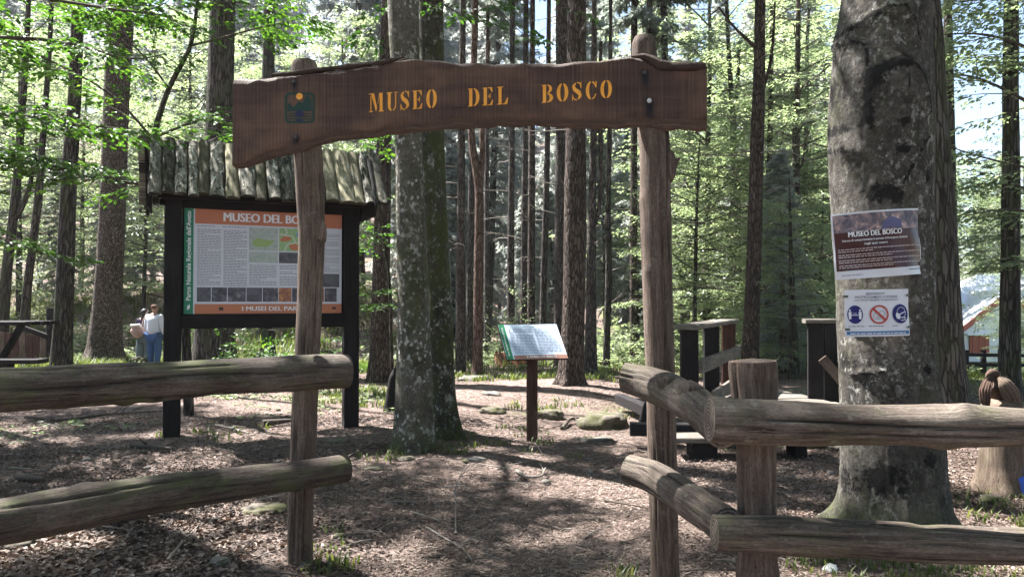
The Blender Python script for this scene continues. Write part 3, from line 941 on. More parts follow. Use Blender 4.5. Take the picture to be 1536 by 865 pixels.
def build_gate():
    L0, R0 = G(452, 4.62), G(996, 4.15)
    root = thing('entrance_gate', 'wooden entrance gate of two round posts under a wavy brown name board', 'gate', ((L0 + R0) / 2))
    # posts, along points measured on the posts
    nl = lambda px, py: P(px, py, 4.62)
    mb = MB()
    tube(mb, [L0 - A(0, 0, 0.2), nl(453, 760), nl(458, 600), nl(464, 470), nl(468, 345), nl(462, 240), nl(456, 150), nl(455, 96), nl(455, 90)],
         A(38, 38, 38, 37, 40, 42, 40, 38, 32) / 2 / FPX * 4.62, 60, 0.02, 0.008, (7, 7, 2.2), seed=3, cap_round=0.02, dispf=post_wear)
    mb.r[0] = -post_wear.mask.ravel()
    blob(mb, nl(487, 345) + A(-0.035, -0.02, 0), (0.05, 0.05, 0.09), 3, 0.3, 14)
    part(root, 'post', mb, MAT['post2'])
    nr = lambda px, py: P(px, py, 4.15)
    mb = MB()
    tube(mb, [R0 - A(-0.01, 0, 0.2), nr(996, 870), nr(993, 690), nr(989, 520), nr(984, 350), nr(983, 205), nr(970, 120), nr(967, 62), nr(967, 53)],
         A(43, 42, 42, 43, 45, 45, 39, 35, 27) / 2 / FPX * 4.15, 60, 0.02, 0.007, (7, 7, 2.2), seed=9, cap_round=0.02, dispf=post_wear)
    mb.r[0] = -post_wear.mask.ravel()
    tube(mb, [nr(1004, 262), nr(1009, 255), nr(1016, 240), nr(1021, 236)], [0.03, 0.022, 0.012, 0.005], 8, None, caps=True, seed=4)
    blob(mb, nr(1003, 250) + A(0, -0.02, 0), (0.035, 0.05, 0.09), 8, 0.3, 14)
    part(root, 'post', mb, MAT['post'])
    # the board
    n = 260
    px = np.linspace(347, 1062, n)
    top = np.interp(px, *zip(*TOPL)) + 1.6 * vnoise(np.stack([px * 0.05, 0 * px, 0 * px], 1)) + 0.8 * vnoise(np.stack([px * 0.2, 0 * px + 5, 0 * px], 1))
    bot = np.interp(px, *zip(*BOTL)) + 2.0 * vnoise(np.stack([px * 0.04, 0 * px + 9, 0 * px], 1)) + 0.8 * vnoise(np.stack([px * 0.2, 0 * px + 2, 0 * px], 1))
    wt = 4 + 3.5 * vnoise(np.stack([px * 0.03, 0 * px + 20, 0 * px], 1)) ** 2 * 2
    wb = np.interp(px, [347, 365, 400, 480, 600, 700, 800, 900, 1062], [2, 7, 12, 10, 12, 14, 12, 14, 14]) + 2.5 * vnoise(np.stack([px * 0.06, 0 * px + 30, 0 * px], 1))
    rows = 22
    prof, rn, gcs = [], [], []
    u = np.cumsum(np.concatenate([[0], np.linalg.norm(np.diff(on_board(px, 0 * px + HOR), axis=0), axis=1)]))
    bolts = [(440, 121), (443, 205), (968, 108), (975, 150)]

    def stain(x, y):
        s = 0 * x
        for (bx, by), ln, w in zip(bolts, (16, 28, 26, 34), (5, 6, 7, 8)):
            dy = y - by
            m = np.where(dy < 0, np.exp(-(dy / 4) ** 2), np.exp(-(dy / ln) ** 2))
            s = s + 0.62 * m * np.exp(-((x - bx - 0.05 * dy) / w) ** 2)
        return s
    for i in range(rows):
        f = i / (rows - 1)
        y = (top + wt) * (1 - f) + (bot - wb) * f
        prof.append(on_board(px, y, 0.0)); rn.append(stain(px, y)); gcs.append(np.stack([1.5 - (y - HOR) / 260, 0 * u, u], 1))
    rough = lambda s: 0.012 * fbm(np.stack([u * 14, 0 * u + s, 0 * u], 1), 3)
    for y, off, w in ((bot - wb * 0.5, -0.018, -1), (bot, -0.045, -1), (bot - 3, -0.085, -1), (top + 4, -0.085, -1), (top, -0.04, -1), (top + wt * 0.45, -0.012, -1)):
        p = on_board(px, y, 0.0) + GN * (-off) + A(0, 0, 1) * rough(off * 900)[:, None] * (0.6 if off > -0.08 else 0)
        prof.append(p); rn.append(0 * u + w); gcs.append(np.stack([0 * u + off * 3, 0 * u + y * 0.002, u], 1))
    m = len(prof)
    V = np.array(prof)                                    # m x n x 3
    i = np.arange(m)[:, None]; j = np.arange(n - 1)[None, :]
    i2 = (i + 1) % m
    q = np.stack([i * n + j, i2 * n + j, i2 * n + j + 1, i * n + j + 1], 2).reshape(-1, 4)
    mb = MB()
    mb.add(V.reshape(-1, 3), q, gc=np.array(gcs).reshape(-1, 3), rnd=np.array(rn).ravel(), smooth=True)
    for e, fl in ((0, 1), (n - 1, -1)):
        ring = V[:, e]
        idx = list(range(m)) if fl < 0 else list(range(m - 1, -1, -1))
        mb.add(ring, ngons=[idx], gc=np.stack([ring[:, 2], ring[:, 1], ring[:, 0] * 6], 1), smooth=False)
    board = part(root, 'sign_board', mb, m_board())
    # bark left along the upper edge
    mbk = m_plain('dark_bark_edge', (0.045, 0.033, 0.027), 0.95, 0.1, 0.6, 45, 0.9)
    for pts, rr in (([(408, 112), (440, 108), (480, 103), (520, 98), (560, 94), (588, 90), (602, 84)], (3.0, 4.5, 4.5, 5, 4.2, 4.5, 1.5)),
                    ([(948, 84), (966, 83), (980, 89), (996, 97), (1020, 99), (1045, 99), (1060, 97)], (2, 5.5, 8, 9, 8, 8.5, 6))):
        mb = MB()
        pp = np.concatenate([on_board([a], [b], 0.004) for a, b in pts])
        for k, dz, dy in ((0, 0.0, 0.0), (1, 0.012, 0.03), (2, 0.0, 0.055)):
            tube(mb, pp + GN * dy + A(0, 0, dz), A(*rr) * 0.7 / FPX * 4.2, 10, 0.012, 0.010, (30, 30, 22), seed=k * 3 + pts[0][0])
        part(board, 'bark_strip', mb, mbk)
    # bolts
    mi = m_plain('iron_bolt', (0.03, 0.03, 0.032), 0.5, 0.5, 0.3)
    mz = m_plain('zinc_bolt', (0.45, 0.45, 0.45), 0.35, 0.6, 0.2)
    for k, (bx, by) in enumerate(bolts):
        c = on_board([bx], [by], 0)[0]
        mb = MB()
        tube(mb, [c + GN * 0.01, c - GN * 0.008, c - GN * 0.012], [0.013, 0.013, 0.007], 10)
        part(board, 'bolt', mb, mz if k == 3 else mi)
    # painted words
    t = NT('ochre_stencil_paint')
    pn = t.noise(t.gc((30, 30, 30)), 1.0, 5, 0.7)
    yellow = t.bsdf(t.ramp(pn, [(0.3, (0.52, 0.20, 0.02)), (0.42, (0.68, 0.29, 0.03)), (0.7, (0.76, 0.36, 0.05))]), 0.6, None, 0.3)
    words = [('MUSEO', 553, 655, 167.5, 160.5, 28), ('DEL', 702, 763, 159, 155, 27), ('BOSCO', 813, 919, 153.5, 145.5, 27)]
    for w, x0, x1, y0, y1, h in words:
        ws = [stencil(c)[1] for c in w]
        gap = 0.2
        sc = (x1 - x0) / (sum(ws) + gap * (len(w) - 1))
        x = x0
        for c, wc in zip(w, ws):
            mb = MB()
            for poly in stencil(c)[0]:
                pts = np.array([(x + a * sc, y0 + (y1 - y0) * (x + a * sc - x0) / (x1 - x0) - b * h) for a, b in poly])
                v3 = on_board(pts[:, 0], pts[:, 1], 0.0022)
                mb.add(v3, ngons=[list(range(len(v3) - 1, -1, -1))], smooth=False)
            x += (wc + gap) * sc
            part(board, 'painted_letter', mb, yellow)
    # the park emblem
    green, navy = ink('dark_green', (0.004, 0.03, 0.02)), ink('navy', (0.008, 0.012, 0.05))
    em = MB()

    def px_poly(mb, pts, off):
        pts = np.asarray(pts, dtype=float)
        v3 = on_board(pts[:, 0], pts[:, 1], off)
        mb.add(v3, ngons=[list(range(len(v3)))], smooth=False)

    def rr(x0, y0, x1, y1, r, k=6):
        o = []
        for cx, cy_, a0 in ((x1 - r, y1 - r, 0), (x0 + r, y1 - r, 90), (x0 + r, y0 + r, 180), (x1 - r, y0 + r, 270)):
            for q in range(k):
                a = math.radians(a0 + 90 * q / (k - 1)); o.append((cx + r * math.cos(a), cy_ + r * math.sin(a)))
        return np.array(o)
    o1, o2 = rr(426, 137.5, 471, 184, 7), rr(429.3, 141, 467.6, 180.5, 5)
    k = len(o1)
    v3 = np.concatenate([on_board(o1[:, 0], o1[:, 1], 0.002), on_board(o2[:, 0], o2[:, 1], 0.002)])
    j = np.arange(k); j2 = (j + 1) % k
    em.add(v3, np.stack([j, k + j, k + j2, j2], 1)[:, ::-1], smooth=False)
    px_poly(em, [(430, 166), (430.5, 155), (433, 153), (436, 157), (438, 160), (441, 158), (444, 154), (448, 151), (451, 154), (454, 151), (457, 145), (460.5, 139.5), (463, 145), (466, 150), (467, 166)][::-1], 0.0021)
    for yy in (169, 173, 177):
        px_poly(em, [(430, yy), (445, yy - 0.8), (467, yy), (467, yy + 1.6), (448, yy + 1.1), (430, yy + 1.6)][::-1], 0.0021)
    emb = part(board, 'park_emblem', em, green)
    em = MB()
    a = np.linspace(0, 2 * math.pi, 20, endpoint=False)
    px_poly(em, np.stack([448 + 5 * np.cos(a), 143.5 + 5 * np.sin(a)], 1)[::-1], 0.0036)
    part(board, 'emblem_sun', em, yellow)
    em = MB()
    px_poly(em, np.stack([448 + 6.5 * np.cos(a), 170 + 5.5 * np.sin(a)], 1)[::-1], 0.0031)
    px_poly(em, np.stack([448 + 6 * np.cos(a), 180 + 2.2 * np.sin(a)], 1)[::-1], 0.0031)
    part(board, 'emblem_water', em, navy)


build_gate()


# ---------------------------------------------------------------- log fences
def log_rail(root, pts, dia, mat, seed, n=26, knots=(), amp=0.008):
    mb = MB()
    rr = np.random.default_rng(int(seed * 10))
    checks = [(rr.uniform(0, 6.28), rr.uniform(0.0, 3.0), rr.uniform(0.12, 0.6), rr.uniform(0.006, 0.015)) for _ in range(20)]
    dents = [(rr.uniform(0, 6.28), rr.uniform(0.0, 3.2), rr.uniform(0.03, 0.06), rr.uniform(-0.012, 0.016)) for _ in range(12)]

    def wear(Pn, S, th, Rm, U, V):
        o = np.zeros_like(Rm); mk = np.zeros_like(Rm)
        for a, s0, ln, dp in checks:
            dth = np.abs(((th[None, :] - a - 0.12 * np.sin(S[:, None] * 5 + a) + math.pi) % (2 * math.pi)) - math.pi)
            cr = np.exp(-(dth / 0.045) ** 2) * np.exp(-((S[:, None] - s0) / ln) ** 4)
            o -= dp * cr; mk = np.maximum(mk, cr)
        for a, s0, w, hgt in dents:
            dth = np.abs(((th[None, :] - a + math.pi) % (2 * math.pi)) - math.pi) * 0.08
            kn = np.exp(-(dth ** 2 + (S[:, None] - s0) ** 2) / w ** 2)
            o += hgt * kn; mk = np.maximum(mk, 0.75 * np.exp(-(dth ** 2 + (S[:, None] - s0) ** 2) / (0.4 * w) ** 2) * (hgt > 0.004))
        wear.mask = mk
        q = np.stack([np.repeat(S, len(th)) * 1.6 + seed, np.tile(np.cos(th), len(S)) * 0.5, np.tile(np.sin(th), len(S)) * 0.5], 1)
        return o + 0.014 * fbm(q, 2).reshape(Rm.shape)
    n = 72
    tube(mb, pts, np.broadcast_to(np.asarray(dia, dtype=float), (len(pts),)) / 2, n, 0.02, amp, (6, 6, 3), seed=seed, cap_round=0.008, dispf=wear)
    mb.r[0] = -wear.mask.ravel()
    for k, s in knots:
        blob(mb, k, (s, s, s * 0.7), seed, 0.4, 12)
    return part(root, 'rail', mb, mat)


def build_fences():
    # left: two logs nailed on the front of the gate's left post, running towards the camera
    f = 4.33
    e0, e1 = P(521, 556, f + 0.05), P(521, 700, f + 0.05)
    root = thing('log_fence', 'log fence of two thick mossy rails left of the gate', 'fence', (-2.6, 3.8, g1(-2.6, 3.8)))
    log_rail(root, [e0, P(440, 559, 4.2), P(320, 566, 3.95), P(180, 575, 3.6), P(60, 583, 3.35), P(-60, 588, 3.1), P(-260, 600, 2.8)],
             [0.195, 0.205, 0.2, 0.195, 0.195, 0.2, 0.2], MAT['rail_dark'], 2.0)
    log_rail(root, [e1, P(455, 710, 4.22), P(330, 728, 4.0), P(200, 745, 3.7), P(60, 770, 3.4), P(-80, 795, 3.15), P(-300, 840, 2.8)],
             [0.165, 0.175, 0.175, 0.18, 0.2, 0.2, 0.2], MAT['rail_dark'], 6.0)
    mb = MB()
    b = P(-150, 700, 3.2); b[2] = g1(b[0], b[1])
    tube(mb, [b - A(0, 0, 0.2), b + A(0, 0, 0.6), b + A(0.01, 0, 1.45)], [0.09, 0.088, 0.085], 20, 0.05, 0.006, seed=12, cap_round=0.01)
    part(root, 'post', mb, MAT['post'])
    # right: two logs from the gate's right post to a corner post, two more along the front
    root = thing('log_fence', 'log fence right of the gate, turning at a thick split corner post', 'fence', tuple(G(1132, 3.2)))
    c = G(1132, 3.2)
    mb = MB()
    q = lambda px, py: P(px, py, 3.2)

    def split(Pn, S, th, Rm, U, V):
        d = np.abs(((th[None, :] - 3.55 - 0.06 * np.sin(S[:, None] * 7) + math.pi) % (2 * math.pi)) - math.pi)
        dd = np.abs(((th[None, :] - 5.4 + math.pi) % (2 * math.pi)) - math.pi)
        notch = -0.008 * (sstep(0.62, 0.68, S) * (1 - sstep(1.2, 1.28, S)))[:, None]
        split.mask = np.maximum(np.exp(-(d / 0.045) ** 2), 0.8 * np.exp(-(dd / 0.03) ** 2)) + 0 * Rm
        return -0.03 * np.exp(-(d / 0.05) ** 2) - 0.012 * np.exp(-(dd / 0.03) ** 2) + notch
    tube(mb, [c - A(0, 0, 0.2), q(1134, 800), q(1133, 690), q(1132, 610), q(1129, 560), q(1128, 546), q(1128, 541)],
         A(64, 62, 62, 64, 70, 70, 68) / 2 / FPX * 3.2, 48, 0.02, 0.006, (9, 9, 2), seed=21, dispf=split, cap_round=0.012)
    mb.r[0] = -split.mask.ravel()
    part(root, 'post', mb, MAT['post2'])
    log_rail(root, [P(938, 565, 4.02), P(975, 574, 3.93), P(1012, 588, 3.72), P(1045, 607, 3.4), P(1085, 640, 3.08)], [0.15, 0.178, 0.185, 0.175, 0.17],
             MAT['rail'], 31.0, knots=[(P(1035, 586, 3.42), 0.06), (P(1000, 572, 3.66), 0.05)], amp=0.016)
    log_rail(root, [P(1063, 628, 2.98), P(1130, 632, 2.98), P(1250, 636, 2.95), P(1400, 637, 2.9), P(1560, 640, 2.85), P(1800, 645, 2.8)],
             [0.185, 0.178, 0.165, 0.16, 0.148, 0.15], MAT['rail'], 37.0, 30, amp=0.011)
    log_rail(root, [P(942, 702, 4.02), P(980, 714, 3.9), P(1020, 740, 3.6), P(1090, 788, 3.13)], [0.15, 0.162, 0.165, 0.16], MAT['rail'], 43.0, amp=0.008)
    log_rail(root, [P(1070, 797, 2.98), P(1200, 803, 2.97), P(1360, 809, 2.92), P(1560, 818, 2.85), P(1800, 830, 2.8)], [0.155, 0.155, 0.15, 0.142, 0.14],
             MAT['rail'], 47.0, 30, amp=0.008)
    mb = MB()
    b = G(1700, 2.95)
    tube(mb, [b - A(0, 0, 0.2), b + A(0, 0, 0.6), b + A(0, 0, 1.3)], [0.09, 0.09, 0.09], 20, 0.05, 0.006, seed=13, cap_round=0.01)
    part(root, 'post', mb, MAT['post2'])


build_fences()


# ---------------------------------------------------------------- the roofed information board
def build_kiosk():
    Lp, Rp = G(259, 8.83), G(526, 9.66)
    Lp[2] = Rp[2] = 0.0
    U = unit((Rp - Lp) * A(1, 1, 0)); W = np.linalg.norm((Rp - Lp)[:2]); B = A(-U[1], U[0], 0)      # B: away from the camera
    root = thing('information_board', 'tall dark information board under a roof of bark covered slabs', 'information board', ((Lp + Rp) / 2))
    up = A(0, 0, 1)
    K = lambda u, b, z: Lp + U * u + B * b + up * z
    for u, zt in ((0, 2.98), (W, 2.98)):
        mb = MB()
        p = K(u, 0, 0); p[2] = g1(p[0], p[1]) - 0.15
        beam(mb, p, K(u, 0, zt), 0.19, 0.17, B, 0.012, 14, 0.004)
        part(root, 'post', mb, MAT['dark_wood'])
    for z, h, nm in ((2.775, 0.13, 'top_rail'), (1.36, 0.17, 'bottom_rail')):
        mb = MB()
        beam(mb, K(0.096, 0.0, z), K(W - 0.096, 0.0, z), 0.12, h, up, 0.01, 10)
        part(root, nm, mb, MAT['dark_wood'])
    mb = MB()
    beam(mb, K(0.097, 0.035, 2.08), K(W - 0.097, 0.035, 2.08), 0.03, 1.3, up, 0.004, 4, 0.0)
    part(root, 'back_panel', mb, MAT['dark_wood'])
    # the printed panel
    pw, ph = W - 0.19 - 0.05, 1.265
    sh = Sheet(K(0.12, -0.012, 1.452), U, up, pw, ph)
    mb = MB()
    sh.rect(mb, 0, 0, pw, ph, 0.002)
    # thickness behind the sheet
    beam(mb, K(0.12, -0.002, 1.452 + ph / 2), K(0.12 + pw, -0.002, 1.452 + ph / 2), 0.018, ph, up, 0.002, 1, 0.0)
    panel = part(root, 'printed_panel', mb, ink('paper', (0.58, 0.58, 0.64)))
    g = 0.118
    mb = MB(); sh.rect(mb, 0, 0, g * 0.87, ph, 0.004); part(panel, 'green_band', mb, ink('park_green', (0.03, 0.2, 0.11)))
    mb = MB(); sh.rect(mb, g, ph - 0.185, pw, ph, 0.004); part(panel, 'orange_header', mb, ink('terracotta', (0.47, 0.17, 0.09)))
    mb = MB(); sh.rect(mb, g, 0, pw, 0.118, 0.004); part(panel, 'orange_footer', mb, ink('terracotta', (0.47, 0.17, 0.09)))
    white, grey = ink('white', (0.74, 0.74, 0.75)), ink('text_grey', (0.17, 0.15, 0.18))
    mb = MB()
    sh.text(mb, 'title', 0.44, ph - 0.145, 1.15, 0.105, 0.0065, bold=5)
    sh.text(mb, 'foot', 0.655, 0.034, 0.78, 0.055, 0.0065, bold=4)
    sh.text(mb, 'side', 0.022, 0.16, 0.068, ph - 0.2, 0.0065, vertical=True)
    sh.poly(mb, [(0.03, 0.055), (0.05, 0.05), (0.07, 0.075), (0.066, 0.11), (0.052, 0.12), (0.058, 0.095), (0.04, 0.10), (0.032, 0.085), (0.045, 0.075)], 0.0065)
    part(panel, 'white_lettering', mb, white)
    # columns of text
    mb = MB()
    cw = 0.285
    c0 = g + 0.025
    sh.lines(mb, c0, 0.335, c0 + cw - 0.02, 1.03, 0.019, 0.36, 0.004, seed=2)
    sh.lines(mb, c0 + cw + 0.01, 0.335, c0 + 2 * cw - 0.005, 1.02, 0.019, 0.36, 0.004, seed=3)
    sh.lines(mb, c0 + 2 * cw + 0.02, 0.34, c0 + 2 * cw + 0.34, 0.61, 0.02, 0.34, 0.004, gaps=0.12, seed=4)
    sh.lines(mb, c0 + 2 * cw + 0.38, 0.34, c0 + 2 * cw + 0.68, 0.61, 0.02, 0.34, 0.004, gaps=0.12, seed=5)
    sh.lines(mb, pw - 0.42, 0.52, pw - 0.03, 1.02, 0.0165, 0.34, 0.004, gaps=0.25, seed=6)
    for k, (a, b) in enumerate(((c0, 0.2), (c0 + cw, 0.26))):
        sh.lines(mb, a, 1.045, a + b, 1.066, 0.016, 0.45, 0.004, seed=9 + k)
    part(panel, 'running_text', mb, grey)
    a = c0 + 2 * cw + 0.015
    mb = MB(); sh.rect(mb, a, 0.775, a + 0.34, 1.06, 0.004); sh.rect(mb, a, 0.625, a + 0.34, 0.76, 0.004); mp = part(panel, 'relief_map', mb, MAT['map_pale'])
    mb = MB()
    sh.poly(mb, [(a + 0.05, 0.83), (a + 0.04, 0.89), (a + 0.10, 0.93), (a + 0.2, 0.91), (a + 0.3, 0.9), (a + 0.24, 0.83), (a + 0.15, 0.82)], 0.0055)
    part(panel, 'map_park_area', mb, ink('map_olive', (0.3, 0.4, 0.16)))
    b = a + 0.355
    mb = MB(); sh.rect(mb, b, 0.775, b + 0.46, 1.06, 0.004); part(panel, 'site_map', mb, MAT['map_green'])
    mb = MB()
    sh.poly(mb, [(b + 0.01, 0.92), (b + 0.05, 0.96), (b + 0.13, 0.955), (b + 0.15, 0.92), (b + 0.1, 0.9), (b + 0.03, 0.895)], 0.0055)
    sh.poly(mb, [(b + 0.12, 0.82), (b + 0.13, 0.86), (b + 0.2, 0.87), (b + 0.26, 0.83), (b + 0.24, 0.79), (b + 0.16, 0.79)], 0.0055)
    part(panel, 'map_red_area', mb, ink('map_red', (0.5, 0.17, 0.09)))
    mb = MB(); sh.disc(mb, b + 0.3, 0.99, 0.09, 0.0055, ry=0.065); part(panel, 'map_lake', mb, ink('map_blue', (0.1, 0.24, 0.55)))
    mb = MB()
    for pts in ([(b, 0.99), (b + 0.06, 0.975), (b + 0.16, 0.97), (b + 0.18, 0.93), (b + 0.2, 0.885), (b + 0.29, 0.85), (b + 0.33, 0.8)],
                [(b + 0.07, 1.06), (b + 0.1, 1.01), (b + 0.06, 0.975)], [(b + 0.2, 0.885), (b + 0.1, 0.86), (b + 0.07, 0.8), (b + 0.075, 0.776)]):
        for p, q in zip(pts[:-1], pts[1:]):
            d = unit(A(q[0] - p[0], q[1] - p[1])) * 0.006
            sh.poly(mb, [(p[0] - d[1], p[1] + d[0]), (p[0] + d[1], p[1] - d[0]), (q[0] + d[1], q[1] - d[0]), (q[0] - d[1], q[1] + d[0])], 0.0068)
    part(panel, 'map_paths', mb, ink('map_path', (0.6, 0.6, 0.52)))
    mb = MB(); sh.rect(mb, b, 0.625, b + 0.46, 0.76, 0.004); sh.rect(mb, pw - 0.3, 0.33, pw - 0.03, 0.5, 0.004); part(panel, 'grey_photo', mb, MAT['photo_grey'])
    x = c0
    for k, w_ in enumerate((0.165, 0.18, 0.215, 0.19, 0.19, 0.16, 0.2, 0.2, 0.16)):
        if x + w_ > pw - 0.03:
            break
        mb = MB(); sh.rect(mb, x, 0.145, x + w_ - 0.008, 0.318, 0.004)
        part(panel, 'photo', mb, MAT['photo_fire'] if k in (5, 7) else (MAT['photo_dark'] if k % 3 else MAT['photo_grey']))
        x += w_
    mb = MB(); sh.rect(mb, 0.39, 0.042, 0.44, 0.08, 0.006); sh.rect(mb, pw - 0.12, 0.05, pw - 0.07, 0.078, 0.006)
    part(panel, 'footer_badge', mb, ink('badge', (0.05, 0.03, 0.04)))
    # roof: gable boards, ridge, slabs with the bark left on
    ze, zr, be, br = 2.83, 3.53, -0.42, 0.12
    sl = unit(B * (br - be) + up * (zr - ze))
    nn = unit(np.cross(U, sl))
    for u in (-0.3, W + 0.22):
        mb = MB()
        for sgn in ((1,) if u < 0 else (1, -1)):
            y0 = br + sgn * (br - be)
            beam(mb, K(u, y0, ze - 0.1), K(u, br, zr - 0.08), 0.03, 0.22, up, 0.004, 6)
        beam(mb, K(u + 0.035, -0.25, ze + 0.06), K(u + 0.035, 0.56, ze + 0.06), 0.03, 0.4, up, 0.004, 6)
        part(root, 'gable_board', mb, MAT['dark_wood'])
    mb = MB()
    beam(mb, K(-0.16, -0.2, ze + 0.02), K(W + 0.11, -0.2, ze + 0.02), 0.1, 0.12, up, 0.01, 8)
    beam(mb, K(-0.16, 0.5, ze + 0.02), K(W + 0.11, 0.5, ze + 0.02), 0.1, 0.12, up, 0.01, 8)
    part(root, 'purlin', mb, MAT['dark_wood'])
    u = -0.26
    k = 0
    while u < W + 0.27:
        wv = rng.uniform(0.11, 0.215)
        for sgn in (-1, 1):
            ub = u - 0.13 * (sgn > 0)
            top = K(ub + wv / 2, br - 0.01 * sgn, zr + 0.02 * rng.uniform(-1, 1))
            low = K(ub + wv / 2 + rng.uniform(-0.015, 0.015), (be if sgn < 0 else 2 * br - be), ze - rng.uniform(0, 0.045))
            n_ = nn if sgn < 0 else unit(nn - 2 * B * nn.dot(B))
            # a half-round slab: arched outer face, flat under face
            ss = np.linspace(0, 1, 16); ang = np.linspace(0.12, math.pi - 0.12, 9)
            th = rng.uniform(0.03, 0.06)
            sd = rng.uniform(0, 90)
            V, Gc = [], []
            for s in ss:
                base = top + (low - top) * s
                wz = wv * (1 + 0.1 * vnoise(A([s * 4 + sd, 1, 1]))[0])
                cu = -np.cos(ang) * wz / 2
                q = np.stack([cu * 14 + sd, 0 * cu, np.full(9, s * 5)], 1)
                hh = np.sin(ang) * th + 0.014 * fbm(q, 3)
                row = base + cu[:, None] * U + hh[:, None] * n_
                under = base + A(wz / 2, -wz / 2)[:, None] * U - 0.008 * n_
                V.append(np.concatenate([row, under])); Gc.append(np.concatenate([np.stack([cu + sd, hh, np.full(9, s)], 1), A([sd, 0, s], [sd, 0, s])]))
            V = np.array(V); n = 11
            i = np.arange(15)[:, None] * n; j = np.arange(n)[None, :]; j2 = (j + 1) % n
            q = np.stack([i + j, i + j2, i + n + j2, i + n + j], 2).reshape(-1, 4)
            mb = MB()
            tone = rng.uniform(0, 1) if k != 3 else 1.0  # one slab held at the brightest tone, its sunlit look put into the colour
            mb.add(V.reshape(-1, 3), q[:, ::-1] if sgn > 0 else q, gc=np.concatenate(Gc), smooth=True, rnd=tone)
            mb.add(V[-1], ngons=[list(range(n))], gc=Gc[-1] + A(0, 0, 4), smooth=False)
            mb.add(V[0], ngons=[list(range(n))], gc=Gc[0], smooth=False)
            part(root, 'roof_slab', mb, MAT['slab2'] if k in (4, 6, 8, 13, 14, 15) else MAT['slab'])
        u += wv * 1.01
        k += 1


build_kiosk()


# ---------------------------------------------------------------- the small lectern sign
def build_lectern():
    b = G(798, 8.7)
    root = thing('lectern_sign', 'small lectern sign with pale sloping text panel on one brown post beside the path', 'sign', b)
    mb = MB()
    beam(mb, b - A(0, 0, 0.2), b + A(0, 0.02, 0.98), 0.125, 0.11, (0, 1, 0), 0.008, 12)
    part(root, 'post', mb, MAT['brown_wood'])
    # panel corners from the picture: lower edge nearer
    lo = P(761, 539, 8.45)
    U = A(0.957, 0.29, 0.0)
    V = A(-0.29 * 0.40, 0.957 * 0.40, P(768, 487, 8.83)[2] - lo[2]); H = np.linalg.norm(V); V = V / H
    w = 0.735
    sh = Sheet(lo, U, V, w, H)
    mb = MB()
    c = sh.at([0], [H / 2], -0.016)[0]
    beam(mb, c, c + U * w, 0.03, H, V, 0.004, 2, 0.0)
    # the frame's thickness runs along the normal of the sloping face
    panel = part(root, 'panel', mb, MAT['brown_wood'])
    mb = MB(); sh.rect(mb, 0.0, 0.0, w, H, 0.001); face = part(panel, 'printed_sheet', mb, ink('paper_blue', (0.52, 0.6, 0.72)))  # the sky's blue cast on the sheet is put into its colour
    g = 0.075
    mb = MB(); sh.rect(mb, 0.004, 0, g, H, 0.003); part(panel, 'green_band', mb, ink('sign_green', (0.02, 0.19, 0.08)))
    mb = MB(); sh.rect(mb, g + 0.015, 0.0, w, 0.06, 0.003); part(panel, 'orange_band', mb, ink('sign_orange', (0.3, 0.15, 0.11)))
    mb = MB()
    sh.text(mb, 'side', 0.022, 0.05, 0.03, H - 0.1, 0.005, vertical=True)
    sh.text(mb, 'lect_foot', 0.24, 0.016, 0.36, 0.028, 0.005, bold=4)
    part(panel, 'white_lettering', mb, ink('white', (0.74, 0.74, 0.75)))
    mb = MB()
    sh.text(mb, 'lect_title', w / 2 - 0.08, H - 0.05, 0.16, 0.022, 0.003)
    sh.text(mb, 'L', g + 0.04, H - 0.15, 0.04, 0.08, 0.003)
    m = (g + w) / 2 + 0.01
    sh.lines(mb, g + 0.09, H - 0.15, m - 0.012, H - 0.058, 0.024, 0.36, 0.003, seed=3)
    sh.lines(mb, g + 0.035, 0.075, m - 0.012, H - 0.155, 0.024, 0.36, 0.003, seed=4)
    sh.lines(mb, m + 0.012, 0.075, w - 0.03, H - 0.058, 0.024, 0.36, 0.003, seed=5)
    part(panel, 'dark_lettering', mb, ink('text_blue', (0.16, 0.19, 0.27)))
    # another one much farther along the path, seen from its edge
    b = G(762, 19.0)
    root = thing('lectern_sign', 'reddish brown tilted sign far along the path between the pines', 'sign', b)
    mb = MB(); beam(mb, b, b + A(0, 0, 0.5), 0.1, 0.1, (0, 1, 0)); part(root, 'post', mb, MAT['brown_wood'])
    mb = MB(); z = EYE + (HOR - 545) / FPX * 19
    c = A(b[0] - 0.32, 18.9, z + 0.14); beam(mb, c, c + A(0.75, 0.25, -0.16), 0.05, 0.42, (0, 0.5, 0.6), 0.006)
    part(root, 'panel', mb, ink('rust', (0.22, 0.07, 0.045)))


build_lectern()


